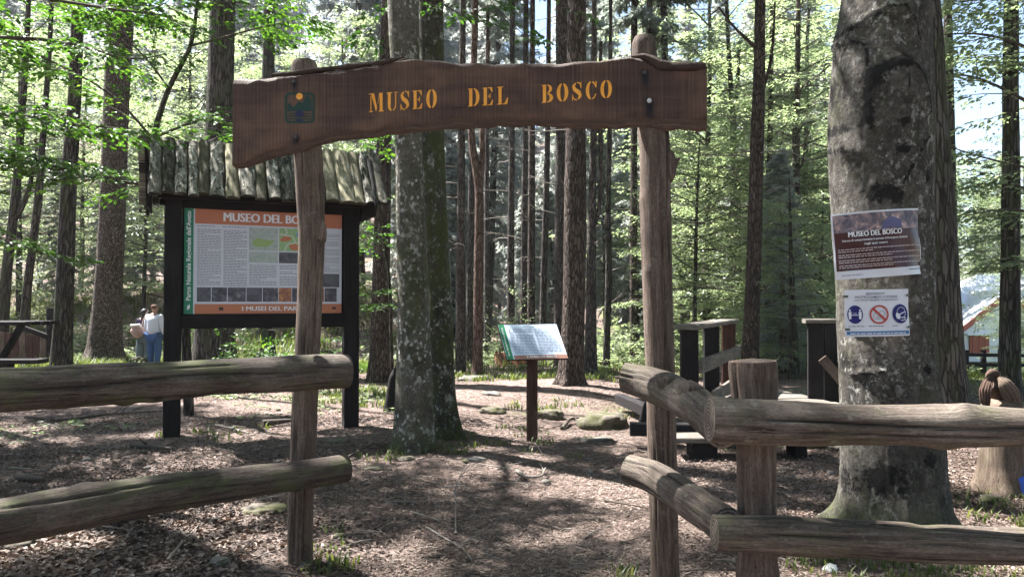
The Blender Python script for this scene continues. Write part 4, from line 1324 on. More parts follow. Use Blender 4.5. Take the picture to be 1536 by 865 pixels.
# ---------------------------------------------------------------- footbridge with two railings
def build_bridge():
    root = thing('wooden_footbridge', 'low wooden footbridge with plank railings behind the corner post', 'footbridge', tuple(G(1110, 8.6)))
    up = A(0, 0, 1)
    # deck
    zt = 0.27
    a0, a1 = A(1.85, 8.35, zt), A(4.35, 8.75, zt)
    dv = unit(a1 - a0); bk = A(-dv[1], dv[0], 0)
    for k in range(13):
        mb = MB()
        o = bk * (0.11 + 0.2 * k) + A(0, 0, rng.uniform(-0.006, 0.006))
        beam(mb, a0 + o + dv * rng.uniform(-0.03, 0.03) + dv * 0.07 * k, a1 + o + dv * rng.uniform(-0.03, 0.03), 0.185, 0.045, up, 0.005, 8)
        part(root, 'deck_plank', mb, MAT['grey_wood'])
    for s in (0.15, 1.25, 2.3):
        mb = MB(); p = a0 + dv * s - A(0, 0, 0.095)
        beam(mb, p - bk * 0.02, p + bk * 2.65, 0.14, 0.14, up, 0.01, 6); part(root, 'bearer', mb, MAT['dark_wood'])
    mb = MB(); beam(mb, A(1.30, 8.25, 0.2), A(2.6, 8.15, 0.2), 0.13, 0.14, up, 0.012, 6); part(root, 'sill_beam', mb, MAT['dark_wood'])
    mb = MB(); beam(mb, A(1.45, 8.4, 0.22), A(1.62, 8.5, 0.72), 0.1, 0.07, (1, 0, 0), 0.01, 4); part(root, 'prop', mb, MAT['dark_wood'])

    def railing(A0, B0, pos, turn, zc=1.31, mid=True):
        d = unit((B0 - A0) * A(1, 1, 0)); L = np.linalg.norm((B0 - A0)[:2])
        for f in pos:
            p = A0 + (B0 - A0) * f
            mb = MB()
            t = unit(A(math.cos(turn), math.sin(turn), 0))
            beam(mb, A(p[0], p[1], 0.12), A(p[0], p[1], zc - 0.03), 0.075, 0.20, t, 0.006, 10)
            part(root, 'upright', mb, MAT['dark_wood'] if f < 0.95 else MAT['brown_wood'])
        mb = MB()
        e = d * 0.1
        beam(mb, A(*A0[:2], zc) - e, A(*B0[:2], zc) + e, 0.26, 0.06, up, 0.012, 8, 0.006)
        part(root, 'cap_rail', mb, MAT['grey_wood'])
        return d
    A0, B0 = A(2.0, 8.5, 0), A(3.25, 11.2, 0)
    d = railing(A0, B0, (0.02, 0.5, 0.98), 0.05)
    s = A(d[1], -d[0], 0) * 0.13
    for z0, z1, f0, f1 in ((0.86, 0.86, 0.03, 1.05), (0.42, 0.42, 0.3, 1.05)):
        mb = MB(); p, q = A0 + (B0 - A0) * f0 + s, A0 + (B0 - A0) * f1 + s
        beam(mb, A(p[0], p[1], z0), A(q[0], q[1], z1), 0.05, 0.16, up, 0.006, 8); part(root, 'mid_rail', mb, MAT['grey_wood'])
    mb = MB(); p, q = A0 + (B0 - A0) * 0.55 - s * 0.6, A0 + (B0 - A0) * 0.95 - s * 0.6
    beam(mb, A(p[0], p[1], 0.3), A(q[0], q[1], 0.75), 0.05, 0.1, up, 0.006, 6); part(root, 'brace', mb, MAT['grey_wood'])
    A1, B1 = A(4.05, 10.1, 0), A(4.62, 10.0, 0)
    railing(A1, B1, (0.08, 0.45, 0.88), -0.25, 1.34)
    for f in (0.22, 0.62):
        mb = MB(); p = A1 + (B1 - A1) * f + A(0, -0.16, 0)
        beam(mb, A(p[0] - 0.06, p[1], 0.85), A(p[0] + 0.38, p[1] - 0.12, 0.28), 0.05, 0.12, (0.5, 0, 0.5), 0.006, 6); part(root, 'brace', mb, MAT['post'])
    # bench-like step in front
    a, b = A(1.66, 7.72, 0), A(3.12, 7.62, 0)
    root = thing('low_bench', 'low bench of one grey plank in front of the footbridge', 'bench', ((a + b) / 2))
    mb = MB(); beam(mb, a + A(0, 0, 0.2), b + A(0, 0, 0.2), 0.34, 0.055, up, 0.008, 10); part(root, 'seat', mb, MAT['grey_wood'])
    for f in (0.2, 0.85):
        p = a + (b - a) * f
        mb = MB(); beam(mb, p + A(0, -0.12, 0.08), p + A(0, 0.13, 0.08), 0.26 if f < 0.5 else 0.12, 0.18, up, 0.01, 4); part(root, 'leg', mb, MAT['dark_wood'])


build_bridge()


# ---------------------------------------------------------------- foliage generators (arrays of leaves on sprays on limbs)
def leaf_quads(mb, pos, ax, nr, L, W, rnd, fine=False, droop=0.12):
    n = len(pos)
    ax = unit(ax); s = unit(np.cross(ax, nr)); nr = np.cross(s, ax)
    L = np.broadcast_to(L, (n,))[:, None]; W = np.broadcast_to(W, (n,))[:, None]
    if fine:
        f = 0.16 * W * nr
        v = np.stack([pos, pos + 0.28 * L * ax + 0.45 * W * s + f, pos + 0.68 * L * ax + 0.42 * W * s + f - droop * 0.3 * L * nr, pos + L * ax - droop * L * nr,
                      pos + 0.68 * L * ax - 0.42 * W * s + f - droop * 0.3 * L * nr, pos + 0.28 * L * ax - 0.45 * W * s + f], 1)
        b = np.arange(n)[:, None] * 6
        q = np.concatenate([b + A(0, 1, 2, 3).astype(int), b + A(0, 3, 4, 5).astype(int)])
        mb.add(v.reshape(-1, 3), q, rnd=np.repeat(rnd, 6), smooth=False, gc=np.zeros((n * 6, 3)))
    else:
        v = np.stack([pos, pos + 0.45 * L * ax + 0.5 * W * s, pos + L * ax - droop * L * nr, pos + 0.45 * L * ax - 0.5 * W * s], 1)
        b = np.arange(n)[:, None] * 4
        mb.add(v.reshape(-1, 3), b + A(0, 1, 2, 3).astype(int), rnd=np.repeat(rnd, 4), smooth=False, gc=np.zeros((n * 4, 3)))


def sprays(mb, org, dirs, lens, k, leafL, r, fine=False, spread=0.45, sag=0.2, tilt=0.3, tone=None):
    """flat fans of k leaves each, growing from org along dirs"""
    org = np.asarray(org); m = len(org)
    if m == 0:
        return
    X = unit(dirs)
    Z = A(0, 0, 1) + r.normal(0, 0.22, (m, 3))
    Y = unit(np.cross(Z, X)); Z = np.cross(X, Y)
    t = np.sort(r.uniform(0.05, 1.0, (m, k)), 1); t[:, -1] = 1.0
    side = np.where(np.arange(k)[None, :] % 2 == 0, 1.0, -1.0) * np.ones((m, 1))
    y = side * r.uniform(0, 1, (m, k)) ** 0.8 * spread * (1.08 - t) ** 0.7
    ln = np.broadcast_to(np.asarray(lens, dtype=float), (m,))[:, None]
    x = t * ln; y = y * ln; z = -sag * (t ** 2) * ln - 0.3 * np.abs(y) + r.normal(0, 0.02, (m, k)) * ln
    pos = org[:, None, :] + x[..., None] * X[:, None] + y[..., None] * Y[:, None] + z[..., None] * Z[:, None]
    a = side * r.uniform(0.35, 1.0, (m, k)); a[:, -1] = 0
    ax = np.cos(a)[..., None] * X[:, None] + np.sin(a)[..., None] * Y[:, None] - 0.15 * Z[:, None]
    nr = Z[:, None] + r.normal(0, tilt, (m, k, 3))
    L = leafL * r.uniform(0.6, 1.15, (m, k))
    rn = np.clip((r.uniform(0, 1, (m, 1)) if tone is None else tone) * 0.55 + r.uniform(0, 0.45, (m, k)), 0, 1)
    leaf_quads(mb, pos.reshape(-1, 3), ax.reshape(-1, 3), nr.reshape(-1, 3), L.ravel(), L.ravel() * 0.62, rn.ravel(), fine)


def bent(org, d, L, n, r, rise=0.0, wig=0.15):
    pts = [np.asarray(org, dtype=float)]
    d = unit(d)
    for i in range(n):
        d = unit(d + r.normal(0, wig, 3) * A(1, 1, 0.6) + A(0, 0, rise / n))
        pts.append(pts[-1] + d * L / n)
    return np.array(pts)


def along(pts, f):
    s = np.concatenate([[0], np.cumsum(np.linalg.norm(np.diff(pts, axis=0), axis=1))])
    q = np.atleast_1d(f) * s[-1]
    p = np.stack([np.interp(q, s, pts[:, k]) for k in range(3)], 1)
    e = 0.02 * s[-1]
    p2 = np.stack([np.interp(np.minimum(q + e, s[-1]), s, pts[:, k]) for k in range(3)], 1)
    p1 = np.stack([np.interp(np.maximum(q - e, 0), s, pts[:, k]) for k in range(3)], 1)
    return p, unit(p2 - p1)


def leafy_limb(wood, leaf, pts, r0, r, nsub=6, sublen=0.8, spr=4, k=12, leafL=0.07, fine=False, f0=0.3, sprlen=0.35, segs=6, tone=None, rise=0.1):
    """a limb along pts with side shoots, all ending in leaf sprays"""
    tube(wood, pts, np.linspace(r0, r0 * 0.3, len(pts)), segs, None, caps=False, seed=r.uniform(0, 9))
    f = np.linspace(f0, 1.0, nsub)
    P0, T0 = along(pts, f)
    O, D, Ls = [], [], []
    for i in range(nsub):
        sgn = 1 if i % 2 else -1
        ang = sgn * r.uniform(0.5, 1.1) if i < nsub - 1 else 0
        t = T0[i]
        h = A(t[0] * math.cos(ang) - t[1] * math.sin(ang), t[0] * math.sin(ang) + t[1] * math.cos(ang), t[2] * 0.5 + r.normal(0, 0.15))
        sl = sublen * r.uniform(0.6, 1.15) * (1.15 - 0.5 * f[i])
        sp = bent(P0[i], h, sl, 4, r, rise, 0.16)
        tube(wood, sp, np.linspace(r0 * 0.32, r0 * 0.1, 5), 4, None, caps=False)
        q, tt = along(sp, np.linspace(0.25, 1.0, spr))
        for j in range(spr):
            a2 = (1 if j % 2 else -1) * r.uniform(0.3, 0.9) if j < spr - 1 else 0
            u = tt[j]
            O.append(q[j]); D.append((u[0] * math.cos(a2) - u[1] * math.sin(a2), u[0] * math.sin(a2) + u[1] * math.cos(a2), u[2] * 0.6 - 0.08))
            Ls.append(sprlen * r.uniform(0.7, 1.2))
    sprays(leaf, O, D, np.array(Ls), k, leafL, r, fine, tone=tone)


def broadleaf(seed, h0, h1, rad, nl, nsub, spr, k, leafL, fine=False, sprlen=0.5, low=0.1, top=0.9, side=None):
    """limbs and leaves of a beech like crown round an upright axis; base at the origin"""
    r = np.random.default_rng(seed)
    wood, leaf = MB(), MB()
    az = r.uniform(0, 6.28)
    for i in range(nl):
        f = (i + 0.5) / nl
        z = h0 + (h1 - h0) * f ** 1.1 * 0.92
        az += 2.4 + r.normal(0, 0.35)
        prof = math.sin(math.pi * (0.22 + 0.72 * f)) ** 0.7
        L = rad * prof * r.uniform(0.7, 1.12)
        if side is not None and math.cos(az - side) < -0.2:
            L *= 0.55
        el = low + (top - low) * f + r.normal(0, 0.1)
        d = A(math.cos(az) * math.cos(el), math.sin(az) * math.cos(el), math.sin(el))
        pts = bent((0, 0, z), d, L, 6, r, -0.25, 0.12)
        leafy_limb(wood, leaf, pts, 0.006 + 0.008 * L, r, nsub, 0.36 * L + 0.15, spr, k, leafL, fine, 0.25, sprlen, 5)
    return wood, leaf


def conifer(seed, h0, h1, rad, nb, tw, bl, leafL=0.13, leafW=0.03, droop=0.35, shape=0.8):
    """drooping boughs of a conifer; base at the origin"""
    r = np.random.default_rng(seed)
    wood, leaf = MB(), MB()
    az = 0.0
    for i in range(nb):
        f = (i + r.uniform(0, 1)) / nb
        z = h0 + (h1 - h0) * f
        az += 2.4 + r.normal(0, 0.3)
        L = (rad * (1 - f) ** shape * (0.55 + 0.45 * min(1, f * 5)) + 0.25) * r.uniform(0.6, 1.2)
        el = -0.12 + 0.5 * f + r.normal(0, 0.12)
        pts = bent((0, 0, z), A(math.cos(az) * math.cos(el), math.sin(az) * math.cos(el), math.sin(el)), L, 6, r, -droop, 0.08)
        tube(wood, pts, np.linspace(0.008 + 0.010 * L, 0.004, 7), 4, None, caps=False)
        q, t = along(pts, r.uniform(0.12, 1.0, tw))
        n = len(q)
        sg = np.where(np.arange(n) % 2 == 0, 1, -1) * r.uniform(0.4, 1.25, n)
        D = np.stack([t[:, 0] * np.cos(sg) - t[:, 1] * np.sin(sg), t[:, 0] * np.sin(sg) + t[:, 1] * np.cos(sg), t[:, 2] - r.uniform(0.05, 0.55, n)], 1)
        D = unit(D)
        tl = r.uniform(0.2, 0.55, n) * min(1.0, 0.35 + L * 0.3)
        s = r.uniform(0, 1, (n, bl))
        pos = q[:, None] + (s * tl[:, None])[..., None] * D[:, None]
        ax = D[:, None] + r.normal(0, 0.5, (n, bl, 3))
        nr = A(0, 0, 1) + r.normal(0, 0.5, (n, bl, 3))
        rn = np.clip(r.uniform(0, 0.6, (n, 1)) + r.uniform(0, 0.4, (n, bl)), 0, 1)
        LL = leafL * r.uniform(0.7, 1.5, n * bl)
        leaf_quads(leaf, pos.reshape(-1, 3), ax.reshape(-1, 3), nr.reshape(-1, 3), LL, leafW * r.uniform(0.7, 1.4, n * bl), rn.ravel(), False, 0.05)
    return wood, leaf


def dead_branches(path, S0, S1, n, r, L=(0.5, 1.6), az=None, rad=0.012, z0r=0.15):
    """bare, drooping dead twigs on a trunk"""
    mb = MB()
    zs = np.linspace(S0, S1, n) + r.normal(0, 0.15, n)
    for z in zs:
        i = int(np.argmin(np.abs(path[:, 2] - z)))
        a = r.uniform(0, 6.28) if az is None else r.choice(az) + r.normal(0, 0.35)
        l = r.uniform(*L)
        p = bent(path[i], A(math.cos(a), math.sin(a), r.uniform(-0.1, 0.45)), l, 6, r, r.uniform(-0.5, 0.5), 0.16)
        tube(mb, p, np.linspace(rad * (0.6 + 0.4 * l), 0.003, 7), 4, None, caps=False)
        for _ in range(r.integers(2, 6)):
            q, t = along(p, r.uniform(0.25, 0.9))
            p2 = bent(q[0], t[0] + r.normal(0, 0.6, 3), l * r.uniform(0.2, 0.5), 4, r, -0.2, 0.2)
            tube(mb, p2, np.linspace(rad * 0.45, 0.002, 5), 3, None, caps=False)
    return mb


# ---------------------------------------------------------------- the big lichened beech and its two notices
def polyline_dist(x, z, pts):
    d = np.full(len(x), 9.0)
    for (x0, z0), (x1, z1) in zip(pts[:-1], pts[1:]):
        vx, vz = x1 - x0, z1 - z0
        t = np.clip(((x - x0) * vx + (z - z0) * vz) / (vx * vx + vz * vz + 1e-9), 0, 1)
        d = np.minimum(d, np.hypot(x - x0 - t * vx, z - z0 - t * vz))
    return d


CROWN = {}


def crown_mesh(key, fn):
    if key not in CROWN:
        w, l, wm, lm = fn()
        CROWN[key] = (w.mesh('limbs', (0, 0, 0), wm), l.mesh('crown', (0, 0, 0), lm))
    return CROWN[key]


def clumped(seed, h0, h1, rad, nl, per, nsp, k, leafL, R0=0.4, R1=0.8):  # clumps and gaps are shaped to throw sun patches on the ground
    """a high crown whose leaves sit in dense, separate clumps along the limbs"""
    r = np.random.default_rng(seed)
    wood, leaf = MB(), MB()
    az = r.uniform(0, 6.28)
    for i in range(nl):
        f = (i + 0.5) / nl
        az += 2.4 + r.normal(0, 0.3)
        L = rad * math.sin(math.pi * (0.25 + 0.68 * f)) ** 0.6 * r.uniform(0.6, 1.1)
        el = 0.15 + 0.8 * f
        p = bent((0, 0, h0 + (h1 - h0) * 0.8 * f), A(math.cos(az) * math.cos(el), math.sin(az) * math.cos(el), math.sin(el)), L, 6, r, -0.2, 0.1)
        tube(wood, p, np.linspace(0.02 + 0.014 * L, 0.012, 7), 6, None, caps=False)
        for g in np.linspace(0.5, 1.0, per):
            q, t = along(p, g + r.normal(0, 0.05))
            R = r.uniform(R0, R1)
            n = int(nsp * R * R / 0.42)
            a = r.uniform(0, 6.28, n); u = np.sqrt(r.uniform(0, 1, n)) * R
            O = q[0] + np.stack([u * np.cos(a), u * np.sin(a), r.normal(0, 0.2, n)], 1) * A(1, r.uniform(0.6, 1.0), 1)
            D = np.stack([np.cos(a + r.normal(0, 0.7, n)), np.sin(a + r.normal(0, 0.7, n)), r.normal(-0.1, 0.2, n)], 1)
            sprays(leaf, O - 0.15 * D, D, r.uniform(0.25, 0.5, n), k, leafL, r)
            for m in range(4):
                tube(wood, np.stack([q[0], O[m % n], O[m % n] + 0.3 * D[m % n]]), A(0.012, 0.007, 0.003), 4, None, caps=False)
    return wood, leaf


def high_beech(i, h0=9.0, h1=17.0, rad=4.3):
    def f():
        w, l = clumped(100 + i, h0, h1, rad, (14, 13, 13, 9, 26)[i], 3 if i in (0, 3) else 2, 80, 13, 0.115, *((0.28, 0.62) if i in (0, 3) else (0.4, 0.8)))
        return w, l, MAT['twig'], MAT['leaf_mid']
    return crown_mesh(('hb', i), f)


def high_pine(i, h0=11.0, h1=19.0, rad=2.2):
    def f():
        w, l = conifer(200 + i, h0, h1, rad, 34, 34, 12, 0.2, 0.05)
        return w, l, MAT['dead_twig'], MAT['needle']
    return crown_mesh(('hp', i), f)


def put_crown(root, meshes, loc=(0, 0, 0), rot=0.0, s=1.0):
    for nm, me in zip(('limbs', 'crown'), meshes):
        o = link(nm, me, root, loc)
        o.rotation_euler.z = rot
        o.scale = (s, s, s)


def trunk_pts(specs, d, H, base_pad=0.15, dy=0.0):
    """specs: (px, py, width px) from the base up; extends on to height H"""
    pts = [P(px, py, d) for px, py, w in specs]
    rad = [w / 2 / FPX * d for px, py, w in specs]
    b = pts[0].copy(); b[2] = g1(b[0], b[1])
    if pts[0][2] > b[2] + 0.12:
        pts.insert(0, b); rad.insert(0, rad[0] * 1.05)
    else:
        pts[0] = b
    pts.insert(0, pts[0] - A(0, 0, base_pad)); rad.insert(0, rad[0] * 1.02)
    t = unit(pts[-1] - pts[-2]); t = unit(t * A(0.5, 0.5, 1))
    z = pts[-1][2]
    if H > z + 1:
        for f in (0.5, 1.0):
            pts.append(pts[-1] + t * (H - z) * 0.5 / max(t[2], 0.8)); rad.append(rad[len(specs)] * (1 - 0.75 * f))
    return np.array(pts), np.array(rad)


def flare(amount, k=5, ph=0.0, hgt=0.22):
    def f(Pn, S, th, Rm, U, V):
        e = np.exp(-np.maximum(S - 0.15, 0) / hgt)[:, None]
        return Rm * e * amount * (0.6 + 0.5 * np.cos(k * th + ph)[None, :] + 0.25 * np.cos((k + 2) * th + 2 * ph)[None, :])
    return f


def build_big_beech():
    d = 5.3
    prof = [(785, 1240, 1437), (760, 1252, 1428), (730, 1259, 1422), (680, 1262, 1418), (600, 1262, 1411), (500, 1258, 1405), (400, 1253, 1404), (300, 1248, 1405), (200, 1244, 1408), (150, 1246, 1408),
            (100, 1250, 1405), (50, 1259, 1404), (0, 1268, 1403)]
    base = G(1338, d)
    root = thing('beech_tree', 'huge grey lichened beech trunk carrying two pinned notices', 'tree', base)
    pts, rad = trunk_pts([((a + b) / 2 - 3, y, (b - a) * 0.90) for y, a, b in prof], d, 15)
    n = 200
    S0 = None

    def disp(Pn, S, th, Rm, U, V):
        k = len(Pn)
        f = flare(0.20, 7, 1.0, 0.09)(Pn, S, th, Rm, U, V)
        q = np.stack([np.repeat(np.cos(th)[None], k, 0).ravel() * 0.9, np.repeat(np.sin(th)[None], k, 0).ravel() * 0.9, np.repeat(S, n) * 1.3], 1)
        f = f + 0.022 * fbm(q * 1.6, 3).reshape(k, n) + 0.007 * fbm(q * A(9, 9, 7) + 4, 3).reshape(k, n)
        # scars and folds on the side of the path: positions measured on the trunk
        lat = (Pn[:, None, 0] + Rm * (np.cos(th)[None] * U[:, None, 0] + np.sin(th)[None] * V[:, None, 0])).ravel()
        fr = (np.cos(th)[None] * U[:, None, 1] + np.sin(th)[None] * V[:, None, 1]).ravel() < 0.15
        zz = np.repeat(Pn[:, 2], n)
        X = lambda p: (p[0] - 768) / FPX * (d - 0.3)
        Z = lambda p: EYE + (HOR - p[1]) / FPX * (d - 0.3)
        m = np.zeros(len(lat)); h = np.zeros(len(lat))
        arcs = [([(1309, 175), (1309, 135), (1318, 110)], 0.035, 0.6), ([(1314, 118), (1325, 103), (1345, 93), (1358, 93)], 0.045, 0.72), ([(1352, 92), (1372, 98), (1388, 116), (1396, 140), (1400, 165)], 0.016, 0.62),
                ([(1300, 36), (1318, 18), (1335, 8), (1360, 7)], 0.02, 0.5), ([(1360, 8), (1375, 28), (1382, 58)], 0.012, 0.5), ([(1268, 70), (1285, 40), (1300, 30)], 0.025, 0.45),
                ([(1276, 100), (1276, 62), (1290, 50)], 0.022, 0.42), ([(1292, 50), (1308, 62), (1311, 112)], 0.014, 0.45), ([(1357, 116), (1358, 134)], 0.010, 0.55), ([(1310, 150), (1312, 192)], 0.02, 0.5),
                ([(1392, 205), (1368, 245), (1352, 275)], 0.022, 0.42), ([(1252, 205), (1275, 210), (1290, 222)], 0.03, 0.45), ([(1300, 500), (1345, 500)], 0.008, 0.35), ([(1300, 560), (1330, 556)], 0.012, 0.4)]
        for ptz, w, s in arcs:
            dd = polyline_dist(lat, zz, [(X(p), Z(p)) for p in ptz])
            m = np.maximum(m, s * np.exp(-(dd / w) ** 2)); h += 0.014 * np.exp(-(dd / (w * 1.8)) ** 2)
        for p, rx, rz, s in (((1316, 112), 20, 20, 0.62), ((1274, 120), 14, 30, 0.6), ((1262, 88), 10, 40, 0.45), ((1257, 180), 13, 17, 0.62), ((1280, 185), 12, 10, 0.6), ((1305, 182), 11, 10, 0.62), ((1353, 183), 9, 6, 0.8),
                             ((1352, 224), 10, 8, 0.8), ((1324, 288), 24, 16, 0.6), ((1345, 295), 12, 10, 0.7), ((1268, 208), 14, 10, 0.6), ((1328, 720), 26, 28, 0.75), ((1290, 735), 20, 26, 0.5), ((1285, 545), 26, 22, 0.55), ((1262, 640), 14, 60, 0.4),
                             ((1390, 555), 9, 9, 0.6), ((1390, 690), 14, 20, 0.5), ((1398, 265), 8, 14, 0.4)):
            m = np.maximum(m, s * np.exp(-((lat - X(p)) / (rx / FPX * 5)) ** 2 - ((zz - Z(p)) / (rz / FPX * 5)) ** 2))
        dd = np.hypot((lat - X((1348, 130))) / 0.15, (zz - Z((1348, 130))) / 0.15)
        h += 0.03 * np.exp(-dd ** 2)
        m = np.where(fr, m, 0); h = np.where(fr, h, 0)
        disp.mask = m
        return f + h.reshape(k, n)
    mb = MB()
    near = pts[:, 2] < 4.0
    lo = np.where(near)[0][-1] + 2
    tube(mb, pts[:lo], rad[:lo], n, 0.016, 0.0, caps=False, dispf=disp, seed=0)
    mb.r[0] = disp.mask
    part(root, 'trunk', mb, MAT['beech_big'])
    mb = MB(); tube(mb, pts[lo - 1:], rad[lo - 1:], 24, 0.3, 0.02, seed=0); part(root, 'upper_trunk', mb, MAT['beech_a'])
    r = np.random.default_rng(5)
    put_crown(root, high_beech(0), tuple(pts[-2] * A(1, 1, 0) - base * A(1, 1, 1) + A(0, 0, 0.0)), 0.4, 1.0)
    return pts, rad


BIG_PTS, BIG_RAD = build_big_beech()


def build_notices():
    d = 4.90
    # maroon notice
    def corner(px, py):
        return P(px, py, d)
    w, h = 144 / FPX * d, 100 / FPX * d
    U = unit(A(1, 0.02, 0.075)); V = unit(A(-0.03, 0, 1)); V = unit(V - U * V.dot(U))
    sh = Sheet(corner(1257, 420), U, V, w, h, 0.5)
    sh.N = np.cross(U, V); sh.o = sh.o + A(0, -0.02, 0); sh.wav = 0.009
    root = thing('notice', 'maroon laminated notice with white lettering pinned round the big beech', 'notice', sh.at([w / 2], [h / 2])[0])
    mb = MB(); sh.rect(mb, 0, 0, w, h, 0.0, 24); part(root, 'sheet', mb, ink('white_gloss', (0.62, 0.62, 0.66), 0.3))
    b = 0.012
    mb = MB(); sh.rect(mb, b, 0.055, w - b, h - b, 0.0022, 24); part(root, 'maroon_field', mb, ink('maroon', (0.048, 0.011, 0.013), 0.25))
    mb = MB(); sh.rect(mb, b, h - 0.13, w - b, h - b, 0.0042, 24); part(root, 'photo_strip', mb, MAT['photo_room'])
    mb = MB(); sh.poly(mb, [(0.30, h - 0.125), (0.325, h - 0.075), (0.36, h - 0.045), (0.40, h - 0.05), (0.45, h - 0.075), (0.44, h - 0.12)], 0.0065); part(root, 'printed_hill', mb, ink('slate_blue', (0.10, 0.10, 0.2)))
    mb = MB()
    sh.text(mb, 'p1', 0.10, h - 0.162, 0.34, 0.034, 0.0065, bold=4)
    sh.text(mb, 'p2', 0.06, h - 0.195, 0.42, 0.018, 0.0062)
    sh.text(mb, 'p3', 0.19, h - 0.222, 0.15, 0.017, 0.0062)
    part(root, 'white_lettering', mb, ink('white', (0.74, 0.74, 0.75)))
    mb = MB()
    for k, v in enumerate((h - 0.245, h - 0.259, h - 0.281, h - 0.295, h - 0.317, h - 0.331, h - 0.351, h - 0.364)):
        if v > 0.06:
            sh.lines(mb, 0.03, v - 0.001, (w - 0.03) if k % 2 == 0 else 0.36, v + 0.0115, 0.012, 0.5, 0.0062, seed=30 + k)
    part(root, 'running_text', mb, ink('pink_text', (0.45, 0.36, 0.36)))
    mb = MB(); sh.lines(mb, 0.04, 0.022, w - 0.2, 0.034, 0.011, 0.4, 0.004, seed=60); sh.rect(mb, w - 0.16, 0.034, w - 0.02, 0.04, 0.004); part(root, 'footer_text', mb, ink('text_grey', (0.17, 0.15, 0.18)))
    mt = ink('tape', (0.09, 0.1, 0.085))
    for u, v in ((w - 0.035, h - 0.04), (w - 0.03, 0.06)):
        mb = MB(); sh.rect(mb, u, v, u + 0.04, v + 0.018, 0.0075); part(root, 'tape', mb, mt)
    # white notice with three round pictograms
    w, h = 101 / FPX * d, 70 / FPX * d
    U = unit(A(1, 0.02, 0.02)); V = A(0, 0, 1.0); V = unit(V - U * V.dot(U))
    sh = Sheet(corner(1268, 505), U, V, w, h, 0.46)
    sh.N = np.cross(U, V); sh.o = sh.o + A(0.0, -0.03, 0); sh.wav = 0.005
    root = thing('notice', 'white notice with three round safety pictograms pinned below the maroon one', 'notice', sh.at([w / 2], [h / 2])[0])
    mb = MB(); sh.rect(mb, 0, 0, w, h, 0.0, 20); part(root, 'sheet', mb, ink('white_gloss', (0.62, 0.62, 0.66), 0.3))
    tx = ink('text_dark', (0.08, 0.07, 0.11))
    mb = MB()
    sh.text(mb, 'q1', 0.13, h - 0.034, 0.12, 0.014, 0.004)
    sh.text(mb, 'q2', 0.065, h - 0.056, 0.28, 0.016, 0.004)
    sh.text(mb, 'q3', 0.06, h - 0.076, 0.29, 0.016, 0.004)
    for k, u in enumerate((0.02, 0.14, 0.3)):
        sh.lines(mb, u, 0.058, u + 0.1, 0.076, 0.0105, 0.4, 0.004, seed=70 + k)
    part(root, 'dark_lettering', mb, tx)
    blue, red, wh, gy = ink('sign_blue', (0.012, 0.013, 0.12)), ink('sign_red', (0.42, 0.05, 0.04)), ink('sign_white', (0.66, 0.66, 0.7)), ink('sign_grey', (0.3, 0.33, 0.36))
    cyy = 0.145
    mb = MB(); sh.disc(mb, 0.062, cyy, 0.047, 0.004, ry=0.06); part(root, 'blue_disc', mb, blue)
    mb = MB(); sh.disc(mb, w - 0.078, cyy, 0.063, 0.004); part(root, 'blue_disc', mb, blue)
    mb = MB(); sh.disc(mb, w / 2 - 0.01, cyy - 0.002, 0.062, 0.0055, 0.051)
    c = w / 2 - 0.01
    sh.poly(mb, [(c - 0.046, cyy + 0.033), (c - 0.036, cyy + 0.043), (c + 0.046, cyy - 0.035), (c + 0.037, cyy - 0.046)], 0.0075)
    part(root, 'red_ban_ring', mb, red)
    mb = MB()                                          # two clasped hands in outline
    for u, v, r_, ri in ((c - 0.018, cyy - 0.012, 0.022, 0.018), (c + 0.017, cyy + 0.004, 0.02, 0.016), (c - 0.004, cyy - 0.022, 0.014, 0.011)):
        sh.disc(mb, u, v, r_, 0.0055, ri)
    part(root, 'hands_outline', mb, gy)
    mb = MB()
    for u in (0.032, 0.092):                           # two standing figures
        sh.disc(mb, u, cyy + 0.028, 0.006, 0.0065, n=12)
        sh.poly(mb, [(u - 0.008, cyy + 0.019), (u - 0.009, cyy - 0.004), (u - 0.006, cyy - 0.03), (u + 0.006, cyy - 0.03), (u + 0.009, cyy - 0.004), (u + 0.008, cyy + 0.019)], 0.0065)
    sh.rect(mb, 0.044, cyy - 0.006, 0.08, cyy - 0.001, 0.0065)
    sh.text(mb, 'q4', 0.05, cyy + 0.004, 0.02, 0.01, 0.0065)
    q = w - 0.078                                      # masked head in profile
    sh.disc(mb, q + 0.004, cyy + 0.008, 0.036, 0.0065, 0.033)
    sh.poly(mb, [(q - 0.036, cyy + 0.008), (q - 0.012, cyy + 0.0), (q - 0.004, cyy - 0.02), (q - 0.012, cyy - 0.036), (q - 0.034, cyy - 0.03), (q - 0.042, cyy - 0.01)], 0.0065)
    sh.poly(mb, [(q - 0.012, cyy + 0.0), (q + 0.038, cyy + 0.016), (q + 0.038, cyy + 0.01), (q - 0.008, cyy - 0.006)], 0.0065)
    sh.poly(mb, [(q + 0.002, cyy - 0.022), (q + 0.034, cyy - 0.02), (q + 0.036, cyy - 0.042), (q - 0.0, cyy - 0.046), (q - 0.002, cyy - 0.041), (q + 0.03, cyy - 0.037), (q + 0.029, cyy - 0.026), (q + 0.003, cyy - 0.027)], 0.0065)
    part(root, 'white_pictogram', mb, wh)
    mb = MB(); sh.rect(mb, 0.01, 0.012, w - 0.012, 0.034, 0.004, 16); part(root, 'blue_footer', mb, ink('teal_blue', (0.03, 0.13, 0.3)))
    mb = MB(); sh.lines(mb, 0.03, 0.016, w - 0.04, 0.031, 0.014, 0.5, 0.0055, seed=91); part(root, 'footer_text', mb, wh)
